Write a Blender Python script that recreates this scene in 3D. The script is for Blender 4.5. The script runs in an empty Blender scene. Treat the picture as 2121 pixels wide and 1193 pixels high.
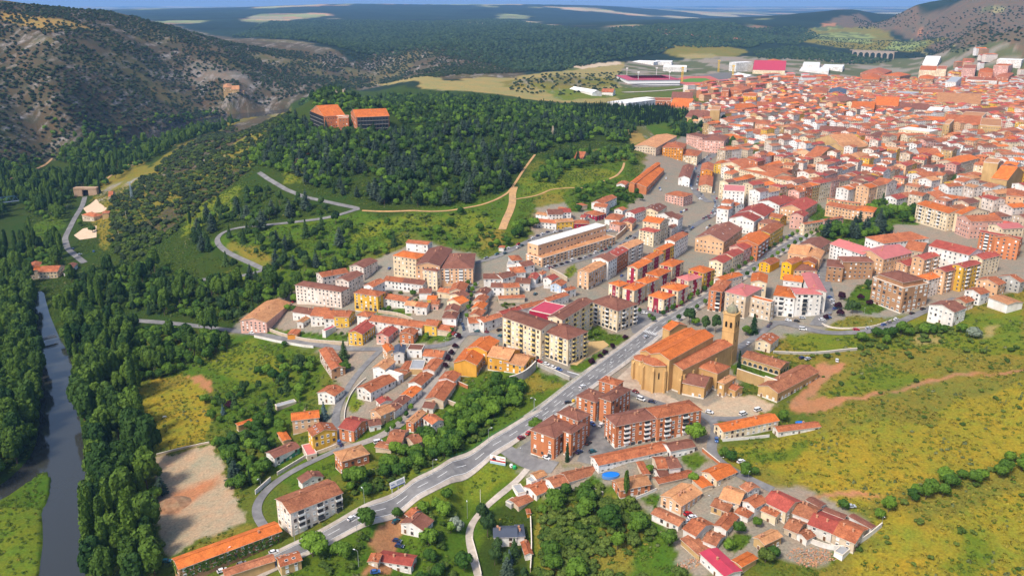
import bpy, bmesh, math, random
import numpy as np
from mathutils import Vector, Matrix

SC = bpy.context.scene
COL = SC.collection
R = math.radians

# ------------------------------------------------------------------ camera
cd = bpy.data.cameras.new('camera'); cam = bpy.data.objects.new('camera', cd); COL.objects.link(cam)
cam.location = (0, 0, 210); cam.rotation_euler = (R(90-18.8), 0, 0)
cd.sensor_width = 36; cd.lens = 36*1750/2121; cd.clip_start = 1; cd.clip_end = 120000
SC.camera = cam

# ------------------------------------------------------------------ sky, sun, exposure
SUN_EL, SUN_AZ = 50, 222          # degrees; azimuth clockwise from +Y (the view direction)
w = bpy.data.worlds.new('World'); SC.world = w; w.use_nodes = True
nt = w.node_tree; nt.nodes.clear()
sky = nt.nodes.new('ShaderNodeTexSky'); sky.sky_type = 'NISHITA'; sky.sun_disc = False
sky.sun_elevation = R(SUN_EL); sky.sun_rotation = R(SUN_AZ); sky.altitude = 1100
sky.air_density = 1.0; sky.dust_density = 5.0; sky.ozone_density = 1.0
bg = nt.nodes.new('ShaderNodeBackground'); bg.inputs[1].default_value = 0.15
out = nt.nodes.new('ShaderNodeOutputWorld')
nt.links.new(sky.outputs[0], bg.inputs[0]); nt.links.new(bg.outputs[0], out.inputs[0])
sl = bpy.data.lights.new('sun', 'SUN'); sl.energy = 2.6; sl.angle = R(11.0); sl.color = (1.0, 0.93, 0.82)
sun = bpy.data.objects.new('sun', sl); COL.objects.link(sun)
_s = Vector((math.sin(R(SUN_AZ))*math.cos(R(SUN_EL)), math.cos(R(SUN_AZ))*math.cos(R(SUN_EL)), math.sin(R(SUN_EL))))
sun.rotation_euler = (-_s).to_track_quat('-Z', 'Y').to_euler(); sun.location = _s*3000
SC.view_settings.view_transform = 'Standard'; SC.view_settings.look = 'None'
SC.view_settings.gamma = 1.0; SC.view_settings.exposure = 0.75; SC.view_settings.use_curve_mapping = False
SC.cycles.use_denoising = True; SC.cycles.max_bounces = 5; SC.cycles.diffuse_bounces = 2
SC.cycles.glossy_bounces = 2; SC.cycles.transmission_bounces = 2; SC.cycles.volume_bounces = 0
SC.cycles.transparent_max_bounces = 4

# ------------------------------------------------------------------ survey data (metres)
SPOTS = [(-96.8,310.8,-18.0,0.0),(-81.4,322.4,-16.3,0.0),(-64.7,335.6,-13.8,0.0),(-46.2,351.0,-11.2,0.0),(-28.8,367.0,-8.9,0.0),(-9.8,384.4,-6.6,0.0),(5.0,399.1,-4.8,0.0),(19.6,414.8,-3.2,0.0),(-444.3,720.8,-37.0,0.0),(-340.4,570.7,-38.0,0.0),(-268.2,454.1,-38.0,0.0),(-227.3,377.1,-38.0,0.0),(-209.4,322.8,-38.0,0.0),(-321.2,446.8,-34.0,0.0),(-253.4,334.3,-36.0,0.0),(-238.9,353.3,-36.0,0.0),(-392.5,600.8,-35.0,0.0),(-193.9,349.0,-33.0,0.0),(-224.6,417.2,-33.0,0.0),(-276.4,511.0,-33.0,0.0),(-165.6,338.0,-28.0,0.0),(-166.2,384.1,-28.0,0.0),(-209.3,479.4,-28.0,0.0),(-272.3,581.2,-27.0,0.0),(-352.1,656.9,-32.0,0.0),(-160.6,502.4,-22.0,0.0),(-190.5,573.3,-20.0,0.0),(-225.5,571.4,-23.0,0.0),(-143.6,554.2,-16.0,0.0),(-107.6,526.5,-11.0,0.0),(-67.2,517.0,-6.0,0.0),(-38.0,509.8,-3.0,0.0),(-144.4,454.5,-22.0,0.0),(-163.1,413.9,-25.0,0.0),(-97.5,423.1,-15.0,0.0),(-92.0,491.0,-10.0,0.0),(-57.8,458.4,-8.0,0.0),(-103.5,388.2,-19.0,0.0),(-118.0,357.0,-22.0,0.0),(-134.2,308.5,-22.0,0.0),(-103.5,304.5,-19.0,0.0),(42.3,451.4,0.0,0.0),(91.1,531.6,2.0,0.0),(-50.5,326.6,-20.0,0.0),(-23.4,353.4,-17.0,0.0),(-12.6,306.5,-23.0,0.0),(8.7,328.9,-19.0,0.0),(-0.1,365.5,-11.0,0.0),(-40.8,394.2,-11.0,0.0),(-13.6,425.1,-7.0,0.0),(29.2,309.8,-18.0,0.0),(58.3,324.6,-11.0,0.0),(21.1,361.7,-6.0,0.0),(55.3,353.9,-4.0,0.0),(86.9,328.5,-6.0,0.0),(108.1,327.7,-3.0,0.0),(101.0,384.5,0.0,0.0),(66.8,386.4,-1.0,0.0),(34.7,388.2,-2.0,0.0),(112.1,296.2,-8.0,0.0),(156.9,309.4,-3.0,0.0),(133.8,284.2,-9.0,0.0),(203.3,281.5,-4.0,0.0),(193.7,332.5,4.0,0.0),(162.2,364.5,3.0,0.0),(193.0,394.2,6.0,0.0),(252.3,372.4,12.0,0.0),(175.8,437.4,2.0,0.0),(230.1,469.4,6.0,0.0),(284.8,430.7,17.0,0.0),(216.6,503.5,8.0,0.0),(293.6,511.2,15.0,0.0),(343.7,534.5,20.0,0.0),(167.9,505.2,4.0,0.0),(115.8,478.6,2.0,0.0),(80.5,480.9,1.0,0.0),(130.5,411.4,0.0,0.0),(12.1,496.3,1.0,0.0),(-33.5,545.3,2.0,0.0),(-81.1,578.2,-3.0,0.0),(-153.6,599.9,-11.0,0.0),(-119.1,636.4,-4.0,0.0),(-79.8,630.4,2.0,0.0),(-29.9,618.3,6.0,0.0),(-27.6,656.2,10.0,0.0),(12.2,699.9,14.0,0.0),(79.0,702.3,9.0,0.0),(100.8,621.3,5.0,0.0),(43.2,598.3,5.0,0.0),(160.9,694.3,7.0,0.0),(225.8,821.1,10.0,0.0),(78.4,791.3,22.0,0.0),(141.1,904.0,22.0,0.0),(175.2,833.4,12.0,0.0),(251.2,1095.8,14.0,0.0),(213.5,636.6,8.0,0.0),(279.1,739.4,12.0,0.0),(313.2,667.0,15.0,0.0),(338.9,608.2,17.0,0.0),(421.9,671.4,22.0,0.0),(445.0,811.7,22.0,0.0),(397.5,928.1,17.0,0.0),(370.7,1095.8,14.0,0.0),(365.1,1468.9,14.0,0.0),(594.8,1243.7,16.0,0.0),(703.8,1162.8,22.0,0.0),(996.2,1892.1,10.0,0.0),(684.9,1911.0,8.0,0.0),(655.9,2408.3,8.0,0.0),(994.5,2805.1,5.0,0.0),(1284.3,2599.7,6.0,0.0),(1310.6,2217.1,12.0,0.0),(337.9,2168.3,14.0,0.0),(453.2,2263.6,14.0,0.0),(461.4,1873.2,12.0,0.0),(223.3,1364.0,28.0,1.0),(230.6,1192.4,24.0,0.0),(155.6,1006.3,30.0,0.0),(90.1,984.0,34.0,0.0),(57.6,1133.6,46.0,1.0),(-6.2,1039.1,42.0,0.0),(-5.1,837.3,26.0,0.0),(-4.6,743.2,20.0,0.0),(-46.0,782.9,24.0,0.0),(-89.7,763.6,24.0,1.0),(-46.3,707.1,12.0,0.0),(-110.8,717.8,9.0,0.0),(-149.7,695.6,-2.0,0.0),(-178.6,642.0,-10.0,1.0),(-202.8,616.2,-17.0,1.0),(-232.0,624.3,-20.0,1.0),(-259.7,686.0,-12.0,1.0),(-271.3,749.9,0.0,1.0),(-216.2,695.6,-2.0,1.0),(-198.3,764.2,10.0,1.0),(-148.3,791.3,22.0,1.0),(-202.0,846.4,24.0,1.0),(-263.5,908.8,21.0,1.0),(-260.0,984.0,34.0,1.0),(-278.6,850.2,8.0,1.0),(-338.1,844.9,-6.0,2.0),(-352.8,779.9,-18.0,2.0),(-368.9,750.0,-28.0,1.0),(-457.0,937.5,-24.0,2.0),(-438.1,1019.5,-8.0,3.0),(-413.5,1087.0,3.0,3.0),(-383.0,1132.2,14.0,3.0),(-360.9,1220.4,30.0,3.0),(-340.6,1311.4,46.0,2.0),(-285.1,1199.1,50.0,1.0),(-205.9,1064.5,53.0,0.0),(-157.5,1064.5,53.0,0.0),(-217.8,1289.8,63.0,1.0),(-290.1,1398.6,66.0,1.0),(-147.4,1243.0,58.0,1.0),(-75.6,1212.4,55.0,1.0),(-7.4,1251.5,50.0,1.0),(-104.5,1014.4,46.0,1.0),(-150.2,931.5,38.0,1.0),(-80.8,870.9,34.0,1.0),(-196.6,950.4,40.0,1.0),(-419.6,768.9,-34.0,0.0),(-451.0,775.2,-36.0,0.0),(-467.7,900.0,-31.0,0.0),(-530.8,1044.8,-32.0,0.0),(-571.8,1111.7,-31.0,1.0),(-556.3,943.8,-37.0,0.0),(-579.7,926.1,-38.0,0.0),(-581.5,1035.4,-36.0,0.0),(-608.2,1305.2,-31.0,1.0),(-618.9,1484.5,-30.0,1.0),(-655.5,1178.1,-35.0,1.0),(-687.5,1114.9,-35.0,1.0),(-608.1,1672.8,-32.0,1.0),(-713.5,1606.3,-36.0,1.0),(-627.8,1915.3,-37.0,1.0),(-587.3,2001.7,-37.0,1.0),(-775.8,1274.7,-18.0,5.0),(-767.7,1398.0,-24.0,4.0),(-735.1,1556.7,-24.0,4.0),(-831.5,1386.5,25.0,8.0),(-793.0,1499.1,35.0,8.0),(-765.6,1676.5,5.0,7.0),(-746.3,1867.5,-8.0,5.0),(-692.3,2018.1,-20.0,5.0),(-640.7,1986.7,0.0,5.0),(-996.8,1698.4,95.0,9.0),(-884.0,1698.4,95.0,9.0),(-861.2,1919.9,80.0,9.0),(-829.8,2102.7,45.0,9.0),(-746.6,2166.5,40.0,9.0),(-647.4,2324.8,15.0,8.0),(-560.4,2175.3,-8.0,6.0),(-502.2,2503.7,0.0,6.0),(-618.6,2658.3,30.0,8.0),(-377.0,2598.5,-15.0,5.0),(-215.5,1836.4,44.0,2.0),(-139.8,1783.0,43.0,2.0),(-65.0,1928.7,43.0,2.0),(-0.5,1764.4,38.0,2.0),(68.3,1756.2,34.0,2.0),(198.9,1875.9,22.0,1.0),(104.2,2094.4,40.0,2.0),(266.0,2531.4,25.0,2.0),(55.0,2507.5,20.0,4.0),(549.1,3110.9,16.0,2.0),(739.7,3046.7,20.0,2.0),(947.8,3182.9,20.0,3.0),(1205.3,3420.9,24.0,3.0),(862.1,3566.4,35.0,5.0),(535.4,3362.6,45.0,6.0),(229.3,2980.9,40.0,8.0),(-17.5,3014.7,22.0,8.0),(-179.5,2945.8,42.0,9.0),(-324.4,3093.7,50.0,9.0),(-276.2,2767.8,30.0,9.0),(-459.7,2966.6,25.0,9.0),(-640.2,3877.2,30.0,8.0),(-846.3,4283.5,45.0,8.0),(-1217.3,5056.0,55.0,8.0),(-1103.7,4023.9,55.0,8.0),(-429.2,4892.9,60.0,8.0),(-30.3,5277.2,62.0,8.0),(297.7,3894.1,60.0,8.0),(569.1,5503.6,70.0,7.0),(937.5,4403.6,75.0,7.0),(1259.1,5255.1,90.0,7.0),(1112.1,7050.3,60.0,6.0),(1131.9,4131.2,40.0,6.0),(1558.2,3831.3,22.0,1.0),(1556.2,4111.0,30.0,1.0),(1732.4,3996.8,35.0,1.0),(1917.7,4736.1,40.0,3.0),(2410.1,5664.6,60.0,3.0),(2113.0,4596.8,45.0,3.0),(1789.8,3661.8,40.0,3.0),(1482.0,3316.9,12.0,2.0),(1652.5,3331.6,20.0,5.0),(1790.4,3287.0,40.0,6.0),(1640.7,2805.5,50.0,6.0),(1764.2,3261.9,110.0,8.0),(1512.6,2609.5,130.0,8.0),(2149.3,4200.2,125.0,4.0),(-1170.0,2038.0,203.0,5.0),(-1240.0,1817.2,230.0,8.0),(-1162.5,2235.8,195.0,5.0),(-1139.3,2337.1,187.0,5.0),(-1107.1,2462.6,177.0,5.0),(-1023.1,2660.0,133.0,6.0),(-925.7,2801.0,92.0,6.0),(-758.4,2799.1,62.0,6.0),(-585.1,2840.4,52.0,6.0),(-1593.2,2775.2,120.0,8.0),(-1520.1,3263.3,70.0,8.0),(-1279.4,3578.1,40.0,8.0),(-1897.7,2576.6,150.0,8.0),(-399.1,1601.0,-20.0,2.0),(-287.3,1472.2,20.0,2.0),(-192.5,1689.1,35.0,1.0),(-344.8,1766.7,-20.0,2.0),(-296.3,2482.4,8.0,6.0),(-2284.2,5548.2,60.0,8.0),(-3426.2,8322.3,80.0,8.0),(-3983.0,6938.0,60.0,8.0),(-1739.7,7295.4,80.0,10.0),(-1256.7,8911.8,110.0,8.0),(-2711.6,12202.3,150.0,6.0),(-2072.0,12327.1,158.0,6.0),(-3.4,12500.0,152.0,6.0),(1275.6,12434.7,130.0,6.0),(-3510.3,11997.0,120.0,6.0),(-4758.7,11558.8,98.0,6.0),(2259.5,12294.1,60.0,4.0),(-605.9,6973.7,70.0,8.0),(149.6,6998.4,60.0,6.0),(1028.6,7933.6,30.0,4.0),(2083.1,8755.6,20.0,2.0),(2944.3,8504.8,20.0,2.0),(4080.0,8022.1,60.0,2.0),(-3447.7,17666.7,40.0,0.0),(384.8,17995.9,40.0,0.0),(-6852.5,16644.6,40.0,0.0),(4166.3,17511.2,0.0,0.0),(6689.7,16710.7,0.0,0.0),(-8961.9,15610.4,30.0,0.0),(9450.2,15319.7,50.0,0.0),(5785.9,44626.5,0.0,0.0),(-10884.9,43663.7,0.0,0.0),(18618.2,40967.8,0.0,0.0),(-26685.9,36233.5,0.0,0.0),(26416.6,36430.2,0.0,0.0),(2359.1,6056.8,140.0,5.0),(2192.8,4825.1,166.0,5.0),(2266.6,4456.7,195.0,6.0),(2439.6,4249.5,214.0,6.0),(2563.1,3819.8,240.0,8.0),(2384.7,7110.8,90.0,5.0),(3236.2,5637.1,190.0,5.0),(2896.2,6372.8,110.0,5.0),(1671.6,2491.2,80.0,6.0),(1114.4,1660.8,40.0,3.0),(557.2,830.4,35.0,0.0),(278.6,415.2,20.0,0.0),(139.3,207.6,-6.0,0.0),(-0.0,110.0,-24.0,0.0),(-0.1,200.0,-23.0,0.0),(-36.3,145.5,-24.0,0.0),(34.7,145.9,-12.0,0.0),(-140.9,206.5,-36.0,0.0),(-355.8,483.1,-30.0,0.0),(-711.6,966.2,0.0,5.0),(-1008.1,1368.8,120.0,8.0),(-69.2,133.1,-32.0,0.0)]
RIVER_NEAR = [(-190.8,309.6),(-195.2,321.8),(-213.7,364.3),(-231.4,400.2),(-245.2,425.8),(-260.9,454.1),(-285.4,499.6),(-310.1,545.1),(-328.4,575.2),(-359.0,618.2),(-387.6,661.5),(-420.9,715.7),(-432.1,723.7),(-397.3,661.5),(-365.1,608.2),(-332.1,553.4),(-305.3,499.6),(-288.6,466.4),(-276.8,439.6),(-272.7,421.5),(-273.9,404.1),(-280.1,386.1),(-291.4,364.3),(-249.5,309.6)]
ISLAND = [(-251.7,306.4),(-202.2,306.4),(-210.2,321.8),(-222.9,348.3),(-236.1,372.8),(-240.7,390.7),(-248.7,407.6),(-258.5,419.4),(-265.8,412.7),(-268.1,400.2),(-269.9,386.1),(-276.1,379.3),(-285.7,370.6)]
RIVER_FAR = [(-707.0,1499.1),(-682.3,1552.7),(-665.2,1646.5),(-641.0,1765.8),(-613.8,1870.5),(-568.8,1935.9),(-520.6,2005.8),(-536.9,2071.0),(-591.0,2014.9),(-656.3,1970.3),(-682.8,1886.5),(-704.9,1724.2),(-730.7,1646.5),(-723.1,1575.2)]
COVER_COL = {'dark': ((0.036,0.062,0.01),1.0), 'green': ((0.072,0.125,0.012),1.0), 'green2': ((0.13,0.165,0.016),1.0), 'yellow': ((0.245,0.205,0.022),1.0), 'olive': ((0.18,0.16,0.026),1.0), 'gold': ((0.3,0.205,0.06),0.8), 'wheat': ((0.28,0.23,0.085),0.8), 'soil': ((0.36,0.165,0.075),0.5), 'red': ((0.37,0.175,0.09),0.7), 'urban': ((0.25,0.215,0.17),0.6), 'street': ((0.155,0.145,0.135),0.25), 'rock': ((0.085,0.07,0.04),1.0), 'rock2': ((0.16,0.135,0.105),1.0), 'forest': ((0.02,0.036,0.016),1.0), 'pale': ((0.3,0.28,0.12),0.6), 'palegreen': ((0.24,0.28,0.085),0.6), 'beige': ((0.42,0.33,0.23),0.5), 'sand': ((0.5,0.38,0.26),0.4), 'heath': ((0.135,0.1,0.06),1.0), 'lotpale': ((0.36,0.285,0.195),0.8)}
COVER = [('rock',60,30,[(-6100,6617),(-4478,7807),(-3697,8205),(-1479,4420),(-613,2927),(-279,2383),(-381,2268),(-497,2107),(-629,1918),(-684,1476),(-761,1246),(-774,784)]),
('gold',30,20,[(-1133,1968),(-1038,2026),(-982,2088),(-968,1860),(-1104,1912)]),
('rock2',20,20,[(-868,2014),(-796,2247),(-672,2233),(-645,2138),(-749,2133),(-844,2001)]),
('rock2',20,20,[(-730,2353),(-649,2329),(-554,2147),(-608,2175)]),
('rock2',20,20,[(-322,3071),(-215,2677),(-282,2827)]),
('rock2',20,20,[(-167,3020),(-36,3143),(-1,2551),(-88,2627)]),
('rock',30,20,[(-483,3124),(-179,3236),(-1,2969),(33,2023),(-169,1892),(-375,2587),(-500,2494)]),
('wheat',14,14,[(-412,2547),(-264,2256),(-135,1852),(-67,1984),(11,2006),(86,2241),(352,2771),(325,2444),(234,1904),(211,1640),(78,1547),(-9,1545),(-149,1654)]),
('olive',20,20,[(-11,1921),(277,2268),(267,2082),(98,1767),(-11,1796)]),
('green2',20,14,[(68,1751),(244,1989),(232,1803),(89,1598)]),
('red',10,10,[(417,2794),(504,2924),(444,2604),(384,2523)]),
('sand',14,10,[(175,2531),(335,2756),(333,2680),(188,2434)]),
('olive',30,30,[(559,3392),(835,3624),(911,3377),(708,2913),(585,3117)]),
('wheat',30,20,[(603,3219),(724,3204),(735,2959),(629,2996)]),
('soil',30,20,[(665,4691),(784,4354),(918,3992),(1140,4076),(1051,3830),(831,3790),(683,4033)]),
('heath',60,40,[(1849,5304),(2326,5947),(2191,4809),(2458,4289),(2350,2576),(1276,1367),(1367,2690),(2068,4492),(1919,4876)]),
('olive',40,30,[(1648,4867),(2025,5083),(1901,3853),(1604,3467),(1397,3524),(1275,4007)]),
('palegreen',25,25,[(1495,4478),(1859,4857),(1904,4637),(1585,3899),(1468,4055),(1380,4198)]),
('palegreen',25,20,[(1630,3805),(2048,4501),(1751,3685),(1578,3494),(1493,3522)]),
('pale',25,20,[(1639,3522),(1487,2925),(1468,2901),(1629,3437)]),
('pale',40,30,[(2227,4276),(2293,4188),(2295,4065),(2238,4120)]),
('palegreen',30,20,[(1663,4912),(1899,5118),(1874,4974),(1639,4761)]),
('soil',20,20,[(1800,5157),(1938,5269),(1865,5101),(1758,4995)]),
('soil',20,20,[(2135,4656),(2072,4283),(2085,4381),(2105,4641)]),
('dark',20,10,[(-793,806),(-766,1256),(-715,1546),(-608,1852),(-503,2136),(-500,2494),(-196,1751),(0,1606),(76,1521),(364,1806),(314,1505),(164,1206),(143,959),(89,859),(28,970),(0,838),(-90,764),(-141,743),(-154,600),(-198,575),(-280,599),(-289,570),(-161,310),(-317,268)]),
('olive',16,12,[(-526,1256),(-608,1852),(-532,2052),(-315,1103),(-336,900),(-386,861),(-447,915)]),
('rock',10,10,[(-499,1225),(-583,1742),(-565,2003),(-378,1282),(-404,1154),(-412,982),(-426,961)]),
('olive',8,8,[(-575,1154),(-585,1323),(-472,1121),(-415,880),(-410,815),(-456,894)]),
('rock',8,6,[(-393,865),(-344,1028),(-311,998),(-337,871),(-351,813)]),
('green2',8,6,[(-351,880),(-306,942),(-285,838),(-319,793)]),
('green',14,10,[(-277,753),(-227,771),(-184,783),(-137,779),(-90,764),(-5,837),(50,972),(148,1083),(138,920),(89,859),(24,837),(17,748),(-4,675),(-46,696),(-90,725),(-126,704),(-154,677),(-181,651),(-220,680)]),
('green2',8,6,[(-89,758),(-27,771),(-9,731),(-25,688),(-69,734),(-113,736),(-142,727),(-134,759)]),
('green2',8,6,[(10,890),(48,929),(109,944),(122,920),(70,863),(34,837),(9,821)]),
('olive',8,6,[(100,1035),(147,1026),(136,986),(102,987)]),
('gold',6,5,[(163,1229),(194,1271),(196,1214),(210,1171),(155,1087),(148,1133)]),
('green2',8,6,[(24,837),(54,853),(56,804),(27,790)]),
('olive',8,6,[(29,837),(55,820),(49,797),(23,798)]),
('olive',6,6,[(-30,712),(-5,731),(0,697),(-24,677)]),
('green2',8,6,[(-257,948),(-233,966),(-225,883),(-246,903)]),
('soil',5,5,[(-265,979),(-239,992),(-229,946),(-252,953)]),
('green2',8,6,[(-239,686),(-208,666),(-214,656),(-254,668)]),
('olive',8,5,[(-256,745),(-210,704),(-195,677),(-224,693),(-254,724)]),
('urban',10,4,[(144,923),(171,1070),(266,1304),(345,1709),(513,1833),(606,2007),(397,2096),(256,2001),(255,2182),(371,2800),(571,3039),(926,3109),(1200,3149),(1476,3182),(1382,2360),(1287,1380),(426,414),(354,553),(309,541),(283,535),(250,526),(200,508),(152,492),(108,394),(98,359),(75,362),(33,364),(0,372),(10,403),(33,443),(-18,477),(-36,481),(-45,441),(-75,385),(-89,382),(-108,423),(-108,479),(-133,536),(-206,577),(-204,609),(-170,640),(-119,683),(-99,694),(-84,705),(-33,680),(-24,650),(16,701),(23,790),(81,822)]),
('green',3,2,[(-196,575),(-159,560),(-113,536),(-116,549),(-178,578)]),
('green',3,2,[(-100,588),(-72,575),(-72,563),(-98,576)]),
('green2',3,3,[(40,638),(51,656),(54,641),(41,618)]),
('dark',3,3,[(-10,576),(3,587),(10,576),(-4,562)]),
('green',3,2,[(49,526),(59,534),(64,520),(76,512),(71,503),(62,498),(59,507),(50,505)]),
('green',2,2,[(33,465),(40,473),(56,490),(62,494),(47,468),(42,460)]),
('green',2,1,[(130,466),(137,470),(153,456),(143,444),(131,455)]),
('green2',2,2,[(-99,455),(-94,459),(-86,443),(-87,433),(-93,437)]),
('green',3,3,[(235,563),(254,589),(263,590),(256,542),(240,533),(232,544)]),
('green',3,3,[(-66,535),(-44,528),(-41,514),(-67,519)]),
('green',3,3,[(51,836),(121,910),(136,867),(106,791),(54,776)]),
('dark',4,4,[(297,790),(328,801),(344,739),(321,695),(289,696),(270,725)]),
('olive',3,3,[(-39,482),(-22,455),(-17,437),(-30,427),(-44,430)]),
('green',4,4,[(324,802),(394,823),(414,778),(366,741),(335,749)]),
('green',3,3,[(314,1256),(348,1221),(352,1139),(318,1108),(287,1141)]),
('green',4,3,[(171,1318),(332,1549),(293,1364),(231,1192),(182,1143)]),
('green',6,4,[(342,1103),(305,788),(330,726),(310,668),(269,709)]),
('street',6,3,[(297,2225),(470,2349),(622,2550),(670,2412),(421,2096),(285,2044)]),
('green',10,6,[(-225,571),(-191,573),(-138,531),(-126,506),(-120,449),(-132,409),(-163,440),(-201,509),(-233,508),(-252,532)]),
('green2',8,6,[(-216,554),(-187,561),(-150,524),(-142,492),(-175,498),(-200,516)]),
('yellow',5,4,[(-242,503),(-236,515),(-215,512),(-198,495),(-180,455),(-172,424),(-198,420),(-212,440),(-228,470)]),
('olive',5,4,[(-242,507),(-220,516),(-209,504),(-228,495)]),
('soil',4,4,[(-217,513),(-203,509),(-191,487),(-203,496)]),
('green',5,4,[(-188,481),(-153,488),(-129,463),(-141,442),(-170,436)]),
('green',5,4,[(-283,367),(-270,404),(-256,413),(-240,379),(-213,324),(-241,300)]),
('green2',5,4,[(-272,348),(-258,374),(-244,376),(-215,322),(-241,300)]),
('lotpale',3,3,[(-199,415),(-168,419),(-155,398),(-143,373),(-128,350),(-126,339),(-138,331),(-155,320),(-172,351)]),
('red',12,8,[(-181,377),(-168,382),(-157,388),(-156,377),(-159,365),(-168,356),(-175,359)]),
('olive',3,3,[(-137,330),(-125,338),(-119,332),(-142,317),(-147,319)]),
('green',6,4,[(-599,1134),(-535,885),(-503,846),(-510,935),(-554,1029)]),
('green',8,6,[(-168,420),(-144,432),(-128,394),(-110,364),(-88,372),(-77,368),(-97,423),(-43,425),(-29,462),(12,476),(34,449),(-15,380),(-37,356),(-67,336),(-70,330),(-101,297),(-51,284),(8,287),(73,272),(74,306),(52,345),(9,354),(2,365)]),
('green2',6,5,[(-86,363),(-42,378),(-31,370),(-64,347),(-78,345)]),
('green2',6,5,[(-59,339),(-15,373),(2,364),(-23,350),(-36,338)]),
('olive',6,5,[(10,464),(31,444),(8,435),(6,453)]),
('olive',8,8,[(13,341),(49,342),(58,319),(48,294),(14,302)]),
('green',8,8,[(26,334),(43,325),(39,307),(21,311)]),
('dark',6,5,[(-16,344),(8,346),(9,303),(-13,303)]),
('urban',5,4,[(2,365),(33,364),(84,361),(102,359),(111,338),(130,342),(159,310),(131,292),(100,295),(91,284),(75,287),(63,330),(52,345),(14,349)]),
('green',2,2,[(35,354),(43,354),(43,344),(35,349)]),
('green',2,1,[(58,337),(64,341),(69,341),(67,334),(65,332)]),
('green',2,2,[(88,305),(97,308),(102,305),(92,296)]),
('soil',4,4,[(-63,321),(-54,340),(-44,333),(-50,324),(-53,300),(-61,297)]),
('green',4,3,[(82,368),(93,370),(97,359),(88,355)]),
('olive',10,8,[(152,492),(200,508),(250,526),(283,535),(354,553),(447,438),(237,201),(124,285),(134,292),(159,310),(130,342),(112,342),(102,367),(143,385),(164,402),(178,462)]),
('green2',8,6,[(175,508),(214,504),(208,480),(173,483)]),
('green2',8,6,[(205,506),(255,521),(298,519),(334,517),(293,444),(248,479),(203,484)]),
('wheat',6,6,[(295,494),(306,495),(294,478),(288,479)]),
('wheat',10,8,[(251,498),(267,482),(263,478),(245,491)]),
('olive',8,6,[(184,461),(245,472),(289,438),(282,426),(239,428),(209,419),(173,415)]),
('green2',8,8,[(172,425),(198,454),(224,456),(245,440),(197,422)]),
('yellow',14,10,[(109,367),(141,377),(179,403),(219,414),(272,409),(362,342),(315,289),(240,349),(195,331),(169,324),(147,326),(129,340),(113,348)]),
('olive',8,8,[(143,385),(182,397),(225,426),(279,422),(269,404),(235,403),(207,387),(158,387)]),
('green2',10,8,[(104,365),(142,382),(154,380),(137,366),(112,358)]),
('yellow',14,10,[(173,319),(229,329),(300,271),(237,201),(126,257),(132,284),(159,309)]),
('green2',10,10,[(190,306),(198,298),(183,279),(165,278)]),
('olive',10,10,[(166,323),(235,341),(229,329),(194,314),(171,304)]),
('yellow',5,4,[(139,331),(161,331),(156,323),(142,325)]),
('red',4,3,[(135,333),(149,335),(159,332),(164,326),(160,327),(148,332),(137,331)]),
('red',5,4,[(151,411),(167,439),(180,459),(186,467),(197,463),(188,450),(176,437),(166,422),(185,419),(212,426),(251,436),(283,427),(280,422),(251,432),(210,423),(183,413),(162,406)]),
('soil',3,3,[(151,412),(172,425),(180,419),(166,408),(155,406)]),
('beige',3,2,[(105,410),(118,427),(135,427),(145,418),(128,402),(118,402),(108,403)]),
('beige',3,2,[(65,453),(80,481),(77,440),(91,422),(110,412),(103,405),(84,416),(70,431)]),
('olive',4,4,[(208,518),(227,531),(249,526),(238,511),(209,509)])]
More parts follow.
